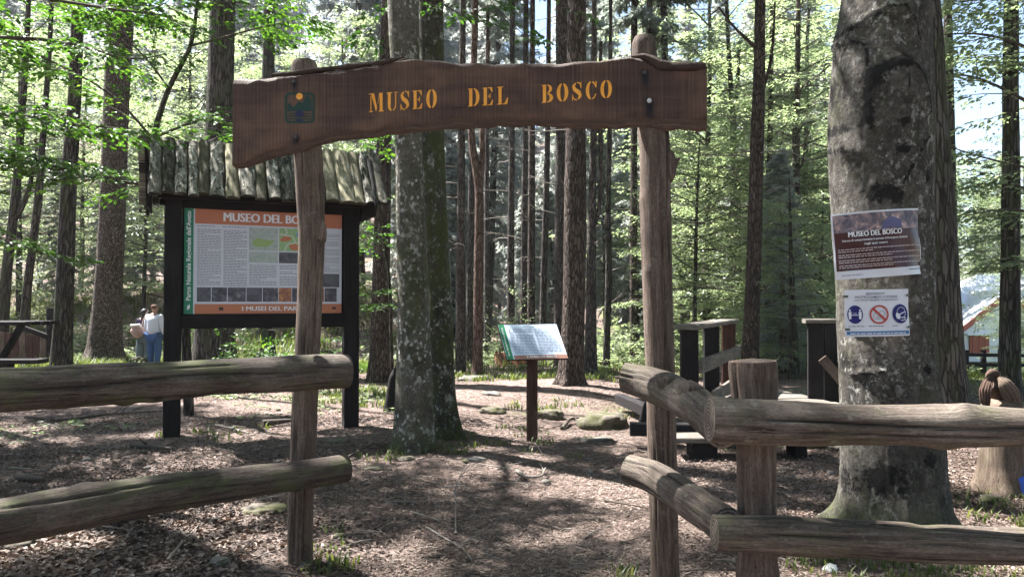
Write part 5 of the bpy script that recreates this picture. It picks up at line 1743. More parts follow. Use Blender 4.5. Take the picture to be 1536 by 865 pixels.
    for u, v in ((-0.006, h - 0.05), (w - 0.025, h - 0.05), (0.0, 0.04), (w - 0.03, 0.048)):
        mb = MB(); sh.rect(mb, u, v, u + 0.03, v + 0.016, 0.007); part(root, 'tape', mb, mt)


build_notices()


def trunk_mesh(key, H, r0, mat, seed):
    if key not in CROWN:
        mb = MB()
        rr = np.random.default_rng(seed)
        z = np.linspace(-0.3, H, 12)
        pts = np.stack([np.cumsum(rr.normal(0, 0.02, 12)), np.cumsum(rr.normal(0, 0.02, 12)), z], 1)
        tube(mb, pts, r0 * np.linspace(1.05, 0.2, 12) ** 0.9, 12, 0.2, 0.012, caps=False, seed=seed)
        CROWN[key] = mb.mesh('trunk', (0, 0, 0), mat)
    return CROWN[key]


def full_conifer(i):
    def f():
        H = (15, 17, 19, 14)[i]
        w, l = conifer(300 + i, (1.2, 3.0, 4.5, 0.8)[i], H, (2.6, 2.4, 2.3, 2.6)[i], 130, 30, 10, 0.26, 0.055, 0.5)
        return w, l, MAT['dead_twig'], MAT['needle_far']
    return crown_mesh(('fc', i), f), trunk_mesh(('ft', i), (14.5, 16.5, 18.5, 13.5)[i], (0.15, 0.17, 0.19, 0.14)[i], MAT['pine_grey'], 400 + i)


def full_beech(i):
    def f():
        w, l = broadleaf(500 + i, (1.0, 2.0, 0.7)[i], (9, 11, 7)[i], (2.8, 3.2, 2.4)[i], 44, 6, 5, 13, 0.10, False, 0.5, -0.05, 0.6)
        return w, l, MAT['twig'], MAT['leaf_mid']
    return crown_mesh(('fb', i), f), trunk_mesh(('bt', i), (8, 10, 6)[i], (0.09, 0.11, 0.07)[i], MAT['rough'], 450 + i)


# ---------------------------------------------------------------- trees one can tell apart
def tree(name, label, d, specs, mat, H, crown=None, fl=0.25, amp=0.012, seg=24, step=0.06, kinds=5, dead=None, cs=1.0, group=None, seed=None, extra=None, freq=(6, 6, 1.2)):
    pts, rad = trunk_pts(specs, d, H)
    base = pts[1]
    root = thing(name, label, 'tree', base, group)
    r = np.random.default_rng(int(abs(specs[0][0]) * 7 + d * 100))
    mb = MB()
    tube(mb, pts, rad, seg, step, amp, freq, caps=False, seed=r.uniform(0, 40), dispf=flare(fl, kinds, r.uniform(0, 6)))
    if extra:
        extra(mb, pts, rad)
    part(root, 'trunk', mb, MAT[mat])
    if dead:
        Pn, Rn, Sn = resample(pts, rad, 0.1)
        part(root, 'dead_branches', dead_branches(Pn, base[2] + dead[0], base[2] + dead[1], dead[2], r, dead[3], dead[4] if len(dead) > 4 else None), MAT['dead_twig'])
    if crown is not None:
        top = pts[-2]
        put_crown(root, crown, (top[0] - base[0], top[1] - base[1], 0), r.uniform(0, 6.28), cs)
    return root, pts, rad


tree('beech_tree', 'left trunk of the two mottled beeches behind the name board', 8.2,
     [(622, 668, 68), (622, 650, 62), (622, 600, 56), (620, 450, 47), (615, 300, 43), (612, 210, 41), (605, 60, 45), (603, 0, 46)], 'beech_a', 17, high_beech(3), 0.10, 0.012, 64, 0.03)
tree('beech_tree', 'right darker mossy trunk of the two beeches behind the name board', 8.9,
     [(672, 652, 48), (669, 625, 40), (665, 590, 36), (658, 450, 37), (651, 300, 36), (648, 210, 35), (645, 60, 40), (644, 0, 40)], 'beech_b', 17, None, 0.18, 0.012, 56, 0.035)
tree('pine_tree', 'stout pine with lit left edge behind the small lectern sign', 13.4,
     [(856, 579, 44), (857, 560, 38), (861, 470, 34), (863, 300, 33), (864, 190, 30), (866, 0, 28)], 'pine', 19, high_pine(0), 0.3, 0.014, 40, 0.05, dead=(3, 8, 8, (0.4, 1.2)))
tree('pine_tree', 'grey trunk close left of the stout pine above the lectern sign', 17.5,
     [(839, 545, 17), (839, 430, 16), (842, 200, 16), (843, 0, 18)], 'pine_grey', 19, high_pine(1), 0.2, 0.008, dead=(3, 9, 10, (0.5, 1.5)))


def fork(side_specs, d, r0, seg=16):
    def f(mb, pts, rad):
        for sp in side_specs:
            pp = np.array([P(a, b, d) for a, b, w in sp]); rr = A(*[w / 2 / FPX * d for a, b, w in sp])
            tube(mb, pp, rr, seg, 0.06, 0.006, caps=False, seed=3)
    return f


tree('pine_tree', 'slender reddish pine forking under the name board', 16.0,
     [(716, 556, 16), (717, 520, 15), (718, 400, 14), (719, 300, 13), (719, 262, 14), (709, 235, 11), (706, 190, 10), (712, 60, 9), (713, 0, 9)], 'pine_red', 17, high_pine(2), 0.25, 0.008,
     extra=fork([[(719, 270, 12), (724, 240, 9), (723, 190, 8), (730, 120, 7), (733, 60, 5)]], 16.0, 0.1))
G_MID = 'dark slender trunks between the name board and the lectern sign'
tree('pine_tree', 'straight dark trunk left of the slender reddish pine', 17.0, [(691, 548, 16), (691, 400, 13), (692, 200, 11), (694, 0, 9)], 'pine_grey', 18, high_pine(0), 0.2, 0.008, dead=(2.5, 9, 16, (0.6, 1.8)))
tree('pine_tree', 'thin dark trunk just behind the slender reddish pine', 19.5, [(704, 540, 11), (705, 400, 10), (708, 200, 8), (710, 0, 6)], 'pine_grey', 18, high_pine(1), 0.2, 0.006, 14)
tree('pine_tree', 'faint thin trunk right of the slender reddish pine', 23.0, [(730, 535, 8), (730, 300, 7), (731, 100, 6)], 'pine_grey', 18, high_pine(2), 0.2, 0.006, 12)
tree('pine_tree', 'knotty dark trunk above the left end of the lectern sign', 21.0, [(767, 540, 12), (766, 400, 11), (767, 300, 10), (768, 190, 8)], 'pine_grey', 18, high_pine(0), 0.2, 0.012, 16, dead=(2, 9, 14, (0.4, 1.5)))
tree('pine_tree', 'left trunk of a close pair above the lectern sign', 20.5, [(785, 542, 11), (786, 400, 10), (788, 200, 9), (789, 60, 8)], 'pine_grey', 18, high_pine(1), 0.2, 0.008, 16, dead=(2, 9, 10, (0.4, 1.2)))
tree('pine_tree', 'right trunk of a close pair above the lectern sign', 19.0, [(797, 545, 12), (797, 400, 11), (798, 200, 10), (799, 60, 8)], 'pine', 18, high_pine(2), 0.2, 0.008, 16)
tree('pine_tree', 'leaning thin trunk between the close pair and the stout pine', 19.5, [(813, 545, 11), (816, 400, 10), (820, 280, 9), (822, 180, 8)], 'pine_grey', 18, high_pine(1), 0.2, 0.008, 16, dead=(2, 8, 8, (0.4, 1.4)))
tree('pine_tree', 'dark pine forking high up right of the stout pine', 16.5,
     [(886, 558, 20), (886, 500, 17), (887, 400, 14), (888, 320, 13), (889, 280, 11), (891, 190, 10), (892, 60, 8)], 'pine_grey', 17, high_pine(0), 0.25, 0.010,
     extra=fork([[(888, 345, 9), (894, 332, 8), (900, 312, 7), (902, 270, 7), (901, 190, 7), (902, 60, 5)]], 16.5, 0.1), dead=(3, 8, 8, (0.4, 1.4)))
tree('pine_tree', 'thin crooked dark trunk before pale foliage left of the right gate post', 18.0, [(909, 565, 11), (911, 480, 10), (914, 400, 10), (912, 335, 9), (915, 200, 7)], 'rough', 14, None, 0.2, 0.012, 14, dead=(1.2, 7, 14, (0.5, 1.6)))
tree('pine_tree', 'purple brown pine right of the information board', 15.0, [(569, 553, 34), (570, 520, 29), (572, 400, 26), (575, 220, 22), (578, 80, 20), (580, 0, 19)], 'pine', 19, None, 0.25, 0.010, 32)
tree('spruce_tree', 'stout scaly trunk with pale flaring foot left of the couple', 17.0,
     [(157, 541, 58), (158, 520, 48), (161, 460, 40), (165, 380, 37), (168, 300, 36), (171, 170, 35), (176, 50, 37), (178, 0, 36)], 'spruce', 19, None, 0.45, 0.010, 40, 0.05)
tree('beech_tree', 'dark straight trunk behind the picnic bench', 15.6, [(93, 536, 30), (96, 480, 26), (98, 400, 24), (101, 280, 22), (110, 130, 18), (113, 0, 17)], 'rough', 16, None, 0.25, 0.01, 28)
tree('beech_tree', 'leaning slim dark trunk at the far left edge', 19.5, [(4, 490, 17), (10, 400, 14), (18, 330, 13), (24, 270, 12), (30, 160, 10), (36, 60, 8)], 'rough', 12, None, 0.2, 0.01, 16,
     extra=fork([[(17, 335, 9), (32, 310, 8), (42, 285, 7), (50, 230, 5)]], 19.5, 0.1))
tree('beech_tree', 'second slim leaning trunk above the picnic table', 19.5, [(37, 490, 14), (41, 430, 12), (48, 370, 11), (56, 300, 11), (62, 200, 9), (70, 80, 7)], 'rough', 12, None, 0.2, 0.01, 16)
tree('spruce_tree', 'furrowed thick trunk behind the information board', 17.6, [(321, 545, 66), (322, 520, 60), (324, 400, 46), (327, 200, 40), (330, 60, 37), (331, 0, 36)], 'rough', 18, None, 0.2, 0.02, 40, 0.05)
tree('spruce_tree', 'distant trunk rising above the gate left post', 22.0, [(396, 538, 20), (398, 400, 20), (400, 200, 19), (401, 60, 18), (402, 0, 17)], 'rough', 18, high_pine(2), 0.3, 0.01, 20)
tree('pine_tree', 'bare twiggy pine right of the right gate post', 15.0,
     [(1124, 548, 28), (1125, 520, 25), (1130, 420, 22), (1134, 300, 21), (1138, 190, 20), (1141, 100, 17), (1143, 0, 15)], 'pine', 16, high_pine(0), 0.2, 0.012, 28, dead=(3.2, 8.5, 18, (0.7, 2.4), (0.0, 3.1, -1.5)),
     extra=fork([[(1136, 170, 8), (1144, 140, 6), (1158, 95, 5), (1163, 50, 4), (1165, 0, 3)], [(1137, 70, 6), (1120, 55, 5), (1100, 35, 4), (1080, 8, 3)]], 15.0, 0.1))
tree('pine_tree', 'left of two thin trunks over the right gate post top', 24.0, [(950, 540, 12), (951, 300, 11), (952, 60, 10), (953, 0, 10)], 'pine', 19, high_pine(1), 0.2, 0.008, 14)
tree('pine_tree', 'right of two thin trunks over the right gate post top', 24.5, [(973, 540, 11), (974, 300, 10), (975, 60, 9), (976, 0, 9)], 'pine_grey', 19, high_pine(2), 0.2, 0.008, 14)
tree('pine_tree', 'thin trunk showing just right of the right gate post', 25.0, [(1003, 540, 12), (1001, 300, 11), (998, 60, 10), (997, 0, 9)], 'pine_grey', 19, high_pine(0), 0.2, 0.008, 14, dead=(4, 11, 10, (0.5, 2.0)))
tree('beech_tree', 'slim forked beech left of the bare twiggy pine', 24.0, [(1108, 535, 12), (1106, 300, 11), (1101, 180, 9), (1094, 60, 6)], 'rough', 13, full_beech(1)[0], 0.2, 0.01, 14,
     extra=fork([[(1102, 190, 7), (1108, 130, 6), (1111, 60, 5)]], 24.0, 0.1))
tree('beech_tree', 'slim beech in green foliage left of the big beech', 20.0, [(1195, 545, 18), (1195, 400, 15), (1194, 280, 13), (1196, 180, 10), (1199, 90, 8)], 'rough', 13, full_beech(1)[0], 0.2, 0.01, 16)
tree('beech_tree', 'thin curved beech between the twiggy pine and the big beech', 21.5, [(1152, 540, 11), (1152, 400, 10), (1155, 250, 9), (1158, 150, 7)], 'rough', 12, full_beech(0)[0], 0.2, 0.01, 14)
tree('pine_tree', 'reddish trunk standing behind the footbridge', 17.0, [(1176, 592, 15), (1175, 500, 12), (1174, 420, 9), (1172, 330, 5)], 'pine_red', 4.5, full_conifer(3)[0], 0.2, 0.008, 16, cs=0.36)
tree('pine_tree', 'mossy thin trunk beside the right railing of the footbridge', 15.5, [(1191, 592, 17), (1190, 540, 15), (1188, 440, 10), (1186, 340, 5)], 'rough', 4.2, full_beech(2)[0], 0.2, 0.01, 16, cs=0.55)
tree('pine_tree', 'rough barked tree with mossy roots close behind the big beech', 9.6, [(1402, 640, 120), (1402, 600, 96), (1401, 560, 84), (1399, 400, 70), (1394, 200, 58), (1387, 0, 46)], 'rough', 16, high_beech(1), 0.35, 0.02, 56, 0.04)
tree('beech_tree', 'thin grey trunk rising right of the big beech', 14.5, [(1428, 600, 22), (1428, 400, 18), (1427, 200, 15), (1426, 0, 12)], 'rough', 13, None, 0.2, 0.01, 16)
tree('beech_tree', 'dark beech trunk behind the carved bird', 12.0, [(1512, 590, 34), (1513, 560, 29), (1516, 400, 25), (1519, 250, 24), (1520, 100, 21), (1522, 0, 19)], 'rough', 15, high_beech(2), 0.25, 0.012, 28, cs=0.85)


# ---------------------------------------------------------------- young beeches whose leaves hang into the view
def limb_px(spec):
    return np.array([P(a, b, d) for a, b, d in spec])


def young_beech(label, trunk, limbs, mat='leaf_near', seed=1, H=9, nsub=9, sublen=0.75, spr=4, k=13, leafL=0.075, fine=True, sprlen=0.36, shade_crown=None, trunk_mat='rough', tone=None):
    """trunk and limbs are polylines of (px, py, depth) read off the photograph; each has its own distance"""
    r = np.random.default_rng(seed)
    pts = limb_px([t[:3] for t in trunk]); rad = A(*[t[3] for t in trunk])
    b = pts[0].copy(); b[2] = g1(b[0], b[1])
    pts = np.concatenate([[b - A(0, 0, 0.1)], [b], pts[1:]]); rad = np.concatenate([[rad[0]], rad])
    root = thing('beech_tree', label, 'tree', b)
    mb = MB(); tube(mb, pts, rad, 14, 0.08, 0.006, caps=True, seed=seed); part(root, 'trunk', mb, MAT[trunk_mat])
    wood, leaf = MB(), MB()
    for sp in limbs:
        p, _, _ = resample(limb_px(sp[0]), [1] * len(sp[0]), 0.25)
        leafy_limb(wood, leaf, p, sp[1], r, sp[2] if len(sp) > 2 else nsub, sp[3] if len(sp) > 3 else sublen, spr, k, leafL, fine, 0.15, sprlen, 6, tone)
    part(root, 'limbs', wood, MAT['twig'])
    part(root, 'crown', leaf, MAT[mat])
    if shade_crown:  # unseen upper crown, added to shade the path and the lectern sign
        put_crown(root, shade_crown, (pts[-1][0] - b[0], pts[-1][1] - b[1], 0), 4.71, 0.8)
    return root


# behind the board: several stems fanning up and to the left
young_beech('leafy young beech fanning its limbs up from behind the information board', [(285, 560, 10.6, 0.07), (275, 420, 10.6, 0.065), (250, 260, 10.6, 0.055), (226, 207, 10.6, 0.045), (250, 130, 10.5, 0.035), (286, 66, 10.4, 0.028), (293, 0, 10.3, 0.02), (300, -160, 10.2, 0.01)],
            [([(252, 262, 10.6), (205, 283, 10.2), (160, 266, 9.8), (100, 262, 9.5), (45, 235, 9.2), (-20, 215, 9.0)], 0.032, 12, 0.8),
             ([(226, 207, 10.6), (190, 160, 10.3), (140, 120, 10.0), (70, 90, 9.8), (10, 60, 9.5)], 0.022, 11, 0.9),
             ([(230, 205, 10.6), (280, 185, 10.2), (330, 165, 10.0), (400, 160, 9.9)], 0.022, 9, 0.7),
             ([(250, 130, 10.5), (215, 80, 10.2), (170, 40, 10.0), (120, 5, 9.8)], 0.018, 10, 0.9),
             ([(286, 66, 10.4), (330, 55, 10.2), (380, 40, 10.0), (430, 30, 9.9)], 0.018, 9, 0.8),
             ([(293, 10, 10.3), (340, -10, 10.2), (390, 10, 10.0)], 0.016, 8, 0.8), ([(290, 30, 10.3), (240, 0, 10.0), (190, -20, 9.8)], 0.016, 9, 0.8),
             ([(255, 250, 10.6), (300, 215, 10.9), (345, 195, 11.2), (395, 190, 11.6)], 0.018, 7, 0.6)], seed=21, spr=5, k=16, leafL=0.08, nsub=9, shade_crown=high_beech(3))
# a tree outside the frame on the left reaching in
young_beech('beech at the far left whose leafy limbs reach in from beyond the frame', [(-330, 640, 7.6, 0.11), (-320, 380, 7.6, 0.1), (-310, 150, 7.6, 0.09), (-300, -100, 7.6, 0.07), (-290, -420, 7.6, 0.04)],
            [([(-315, 200, 7.6), (-220, 190, 7.6), (-120, 175, 7.5), (-30, 168, 7.4), (55, 172, 7.3), (130, 190, 7.2)], 0.035, 14, 0.9),
             ([(-312, 120, 7.6), (-200, 80, 7.7), (-90, 60, 7.8), (10, 50, 7.9), (100, 60, 8.0), (180, 85, 8.0)], 0.035, 14, 0.9),
             ([(-305, 0, 7.6), (-200, -40, 8.0), (-80, -30, 8.3), (40, -10, 8.5), (150, 10, 8.6), (240, 20, 8.6)], 0.035, 14, 1.0),
             ([(-312, 260, 7.6), (-220, 290, 8.0), (-140, 310, 8.5), (-60, 335, 9.0), (10, 362, 9.6), (60, 378, 9.8)], 0.026, 9, 0.55),
             ([(-312, 230, 7.6), (-200, 235, 8.2), (-100, 225, 8.8), (0, 232, 9.2), (90, 238, 9.4)], 0.026, 12, 0.8)], seed=31, H=10, spr=5, k=16, leafL=0.08)
# sprays hanging into the upper middle from the twin beeches' side
young_beech('sapling beech with dark sprays hanging over the name board top', [(604, 560, 9.6, 0.03), (606, 300, 9.6, 0.028), (622, 100, 9.4, 0.026), (640, -40, 9.2, 0.022), (650, -160, 9.0, 0.014)],
            [([(636, -20, 9.2), (660, 0, 8.8), (690, 22, 8.4), (715, 30, 8.1)], 0.012, 6, 0.34), ([(642, -60, 9.2), (700, -40, 8.6), (765, 30, 7.9), (790, 55, 7.6)], 0.012, 7, 0.3),
             ([(645, -90, 9.1), (740, -70, 8.6), (830, -20, 8.0), (850, 8, 7.8)], 0.012, 5, 0.3), ([(640, -40, 9.2), (600, -10, 9.0), (560, 40, 8.8)], 0.012, 6, 0.4)],
            seed=41, spr=3, k=9, sprlen=0.26, tone=0.1)
# shrubby growth right of the board
young_beech('low leafy beech shoot right of the information board', [(590, 560, 11.4, 0.03), (585, 420, 11.4, 0.025), (565, 300, 11.3, 0.018), (555, 220, 11.2, 0.01)],
            [([(588, 470, 11.4), (560, 440, 11.0), (530, 430, 10.7)], 0.012, 6, 0.4), ([(580, 390, 11.4), (550, 350, 11.0), (532, 345, 10.8)], 0.012, 7, 0.45),
             ([(565, 300, 11.3), (540, 280, 11.0), (520, 300, 10.8)], 0.010, 6, 0.4), ([(558, 250, 11.2), (575, 215, 11.1), (595, 205, 11.0)], 0.010, 6, 0.4)], seed=51, spr=4, k=12, sprlen=0.3)
# right: layered yellow green sprays
young_beech('layered yellow green beech spreading across the upper right corner', [(1590, 640, 11.0, 0.10), (1585, 400, 11.0, 0.09), (1580, 150, 11.0, 0.08), (1575, -60, 11.0, 0.06), (1570, -250, 11.0, 0.03)],
            [([(1582, 170, 11.0), (1540, 150, 10.9), (1490, 120, 10.8), (1440, 105, 10.7), (1412, 110, 10.6)], 0.03, 9, 0.75), ([(1580, 90, 11.0), (1530, 60, 10.8), (1470, 45, 10.6), (1420, 50, 10.5)], 0.03, 9, 0.7),
             ([(1582, 260, 11.0), (1540, 250, 10.9), (1490, 240, 11.2), (1440, 225, 11.5), (1415, 215, 11.7)], 0.022, 7, 0.5), ([(1584, 330, 11.0), (1530, 310, 11.2), (1480, 315, 11.8), (1430, 330, 12.4)], 0.022, 8, 0.6),
             ([(1584, 400, 11.0), (1545, 395, 11.2), (1500, 385, 11.8)], 0.02, 5, 0.4), ([(1576, 0, 11.0), (1520, -10, 10.8), (1450, 0, 10.6)], 0.025, 8, 0.7),
             ([(1582, 130, 11.0), (1545, 95, 11.3), (1500, 80, 11.6), (1455, 85, 12.0)], 0.02, 9, 0.6), ([(1583, 290, 11.0), (1550, 285, 11.4), (1505, 270, 11.8), (1460, 275, 12.2), (1425, 290, 12.6)], 0.02, 9, 0.55),
             ([(1584, 370, 11.0), (1540, 355, 12.0), (1490, 350, 13.0), (1440, 365, 13.6)], 0.018, 8, 0.5), ([(1575, -40, 11.0), (1530, 20, 12.0), (1480, 20, 12.6), (1425, 15, 13.0)], 0.02, 9, 0.7)], 'leaf_mid', seed=61, spr=5, k=18, sprlen=0.48, leafL=0.08)


# ---------------------------------------------------------------- understorey and the wood behind: shared shapes, every tree an object
def stand(name, label, cat, meshes, x, y, s, rot, group):
    (w, l), t = meshes
    root = thing(name, label, cat, (x, y, g1(x, y)), group)
    root.rotation_euler = (random.gauss(0, 0.03), random.gauss(0, 0.03), rot)
    root.scale = (s, s, s)
    for nm, me in (('trunk', t), ('limbs', w), ('crown', l)):
        link(nm, me, root)
    return root


def build_wood():
    r = np.random.default_rng(77)
    # understorey beeches on the right and left
    spots = [(1040, 19, 0, 0.75), (1165, 22.5, 0, 0.8), (1230, 21, 2, 0.9), (1095, 27, 0, 1.0), (1020, 30, 1, 1.0), (1210, 31, 1, 1.05), (1130, 41, 1, 1.6), (1255, 44, 1, 1.8), (1030, 47, 1, 1.8)]
    for k, (px, d, i, s) in enumerate(spots):
        g = G(px, d)
        stand('beech_tree', 'bushy pale green beech in the sunny thicket right of the gate', 'tree', full_beech(i), g[0], g[1], s, r.uniform(0, 6.28), 'understorey beeches right of the gate')
    spots = [(30, 26, 1, 1.0), (120, 29, 0, 1.1), (215, 25, 2, 1.1), (290, 28, 1, 1.0), (-80, 24, 1, 1.0), (400, 27, 0, 1.0), (480, 24, 2, 1.0), (520, 30, 1, 1.0), (60, 36, 1, 1.2), (230, 36, 1, 1.2), (360, 37, 1, 1.2), (-60, 34, 1, 1.1)]
    for k, (px, d, i, s) in enumerate(spots):
        g = G(px, d)
        stand('beech_tree', 'pale leafy beech on the sunny bank left of the gate', 'tree', full_beech(i), g[0], g[1], s, r.uniform(0, 6.28), 'understorey beeches left of the gate')
    # conifers: lower ones in front, taller behind, so that the sun gets in among them
    y = 27.0
    while y < 118:
        hgt = np.interp(y, [25, 45, 70, 95], [6.5, 13, 20, 24])
        step = 0.48 * hgt
        x = -0.95 * y
        while x < 0.95 * y:
            xx, yy = x + r.uniform(-0.4, 0.4) * step, y + r.uniform(-0.4, 0.4) * step
            px = 768 + xx / yy * FPX
            x += step * r.uniform(0.75, 1.2)
            if px > 1385 or (px < 560 and yy < 44 and r.random() < 0.5):
                continue
            i = int(r.integers(0, 4))
            s = hgt / 17 * r.uniform(0.75, 1.25)
            gap = next((g for lim, g in ((230, 'left of the information board'), (560, 'above and behind the information board'), (700, 'between the board and the slender reddish pine'), (850, 'between the reddish pine and the stout pine'),
                                         (975, 'between the stout pine and the right gate post'), (1130, 'between the right gate post and the bare twiggy pine'), (9999, 'between the bare twiggy pine and the big beech')) if px < lim))
            near = 'small pale conifer' if yy < 38 else ('slender grey green conifer' if yy < 60 else 'tall far conifer')
            stand('conifer_tree', near + ' ' + gap, 'tree', full_conifer(i), xx, yy, s, r.uniform(0, 6.28), near + 's ' + gap)
        y += step
    for px, d, s in ((1060, 26, 1.4), (1200, 27, 1.45)):
        g = G(px, d)
        stand('beech_tree', 'tall airy beech whose pale layered sprays fill the upper right of the gate', 'tree', full_beech(1), g[0], g[1], s, r.uniform(0, 6.28), 'tall airy beeches right of the gate')
    for px, d, s in ((655, 33, 1.1), (730, 34, 1.1), (830, 37, 1.2), (540, 33, 1.2)):
        g = G(px, d)
        stand('conifer_tree', 'tall feathery grey green conifer filling the sky behind the name board', 'tree', full_conifer(2), g[0], g[1], s, r.uniform(0, 6.28), 'tall feathery conifers behind the name board')
    # beyond the house on the right: lower trees under an open sky
    for k in range(16):
        px = r.uniform(1290, 1720); d = r.uniform(52, 75)
        g = G(px, d)
        stand('conifer_tree', 'dark conifer on the far slope behind the white roofed house', 'tree', full_conifer(int(r.integers(0, 4))), g[0], g[1], r.uniform(0.75, 1.0), r.uniform(0, 6.28), 'trees behind the house')
    for px, d, i, s in ((1300, 34, 1, 1.0), (1545, 30, 0, 0.6), (1590, 22, 1, 0.8), (1430, 50, 1, 1.0), (1500, 54, 1, 1.1), (1530, 24, 2, 0.35), (1465, 57, 1, 1.25), (1545, 52, 1, 1.2), (1405, 46, 1, 1.1), (1590, 48, 1, 1.2)):
        g = G(px, d)
        stand('beech_tree', 'yellow green bushy tree round the white roofed house', 'tree', full_beech(i), g[0], g[1], s, r.uniform(0, 6.28), 'bushy trees round the house')
    # unseen beeches added round the path, their crowns placed to block sun and sky
    for k, (x, yy, H) in enumerate(SHADE):
        b = A(x, yy, g1(x, yy))
        root = thing('beech_tree', 'unseen tall beech added outside the view to block sun and sky with its crown', 'tree', b, 'unseen beeches added for shade')
        mb = MB(); tube(mb, [b - A(0, 0, 0.2), b + A(0, 0, 5), b + A(0.1, 0.1, 11), b + A(0.1, 0, 16)], [0.3, 0.24, 0.18, 0.05], 20, 0.2, 0.012, caps=False, seed=k, dispf=flare(0.3))
        part(root, 'trunk', mb, MAT['beech_b'])
        put_crown(root, high_beech(3 if k < 2 else (0 if x < -12.5 else 4)), (0, 0, 0), k * 1.3, H / 18)


SHADE = [(-8.5, 9.0, 18), (-8.5, 2.0, 18), (-3.5, -2.5, 18), (8.5, 2.5, 18), (3.0, -4.0, 18), (10.5, 8.5, 18), (-14.0, 5.0, 18), (9.0, -5.0, 18), (-3.0, -9.0, 18), (-10.0, -6.0, 18), (5.5, -0.5, 18), (13.0, 3.0, 18), (5.0, -9.0, 18), (14.0, 12.0, 18), (-6.0, -4.5, 18), (-13.0, 13.5, 18)]
build_wood()


# ---------------------------------------------------------------- shrubs
def build_shrubs():
    r = np.random.default_rng(91)

    def shrub(px, d, h, w, mat, label, group=None, leafL=0.07, dense=1.0):
        g = G(px, d)
        root = thing('shrub', label, 'shrub', g, group)
        wood, leaf = MB(), MB()
        for k in range(int(8 * dense)):
            a = r.uniform(0, 6.28)
            e = r.uniform(0.4, 1.3)
            p = bent(g, A(math.cos(a) * math.cos(e), math.sin(a) * math.cos(e), math.sin(e)), h * r.uniform(0.6, 1.05), 5, r, -0.3, 0.15)
            p[:, :2] = g[:2] + (p[:, :2] - g[:2]) * w / max(h, 0.1)
            leafy_limb(wood, leaf, p, 0.008, r, 5, 0.3 * h, 3, 9, leafL, False, 0.25, 0.22 + 0.06 * h, 4)
        part(root, 'stems', wood, MAT['twig']); part(root, 'foliage', leaf, MAT[mat])
    for px, d, h, w, lab in ((365, 15.5, 1.0, 1.1, 'green shrub in the gap under the information board'), (430, 14.5, 0.95, 0.9, 'dark green shrub beside the gate left post, under the board'),
                             (500, 15.0, 1.1, 1.0, 'green shrub between the board right leg and the gate post'), (295, 19, 1.4, 1.2, 'leafy shrub behind the furrowed trunk under the board')):
        shrub(px, d, h, w, 'leaf_near', lab)
    for px, d, h, w, lab in ((755, 18.5, 1.9, 1.0, 'pale green sapling left of the lectern sign'), (665, 20, 0.9, 1.2, 'low green shrub behind the twin beeches'), (945, 20, 1.0, 1.2, 'low sunny shrub left of the right gate post'),
                             (1060, 16.5, 1.2, 1.2, 'bright shrub behind the left railing of the footbridge'), (1150, 19, 1.2, 1.3, 'bright shrub seen through the footbridge'), (1245, 16, 1.3, 1.2, 'bright shrub left of the big beech'),
                             (255, 22, 1.3, 1.6, 'leafy shrub on the bank beside the couple'), (125, 22.5, 1.0, 1.6, 'leafy shrub on the bank left of the scaly trunk'), (1475, 24, 0.7, 1.2, 'feathery yellow green bush before the white roofed house')):
        shrub(px, d, h, w, 'leaf_mid', lab, dense=1.3)
    for k in range(26):
        px = r.uniform(560, 1000) if k < 14 else (r.uniform(-40, 560) if k < 20 else r.uniform(1000, 1260)); d = r.uniform(21, 31)
        shrub(px, d, r.uniform(0.7, 1.6), r.uniform(0.9, 1.6), 'leaf_mid', 'low pale bush among the far trunks', 'bushes among the far trunks', 0.09)


build_shrubs()


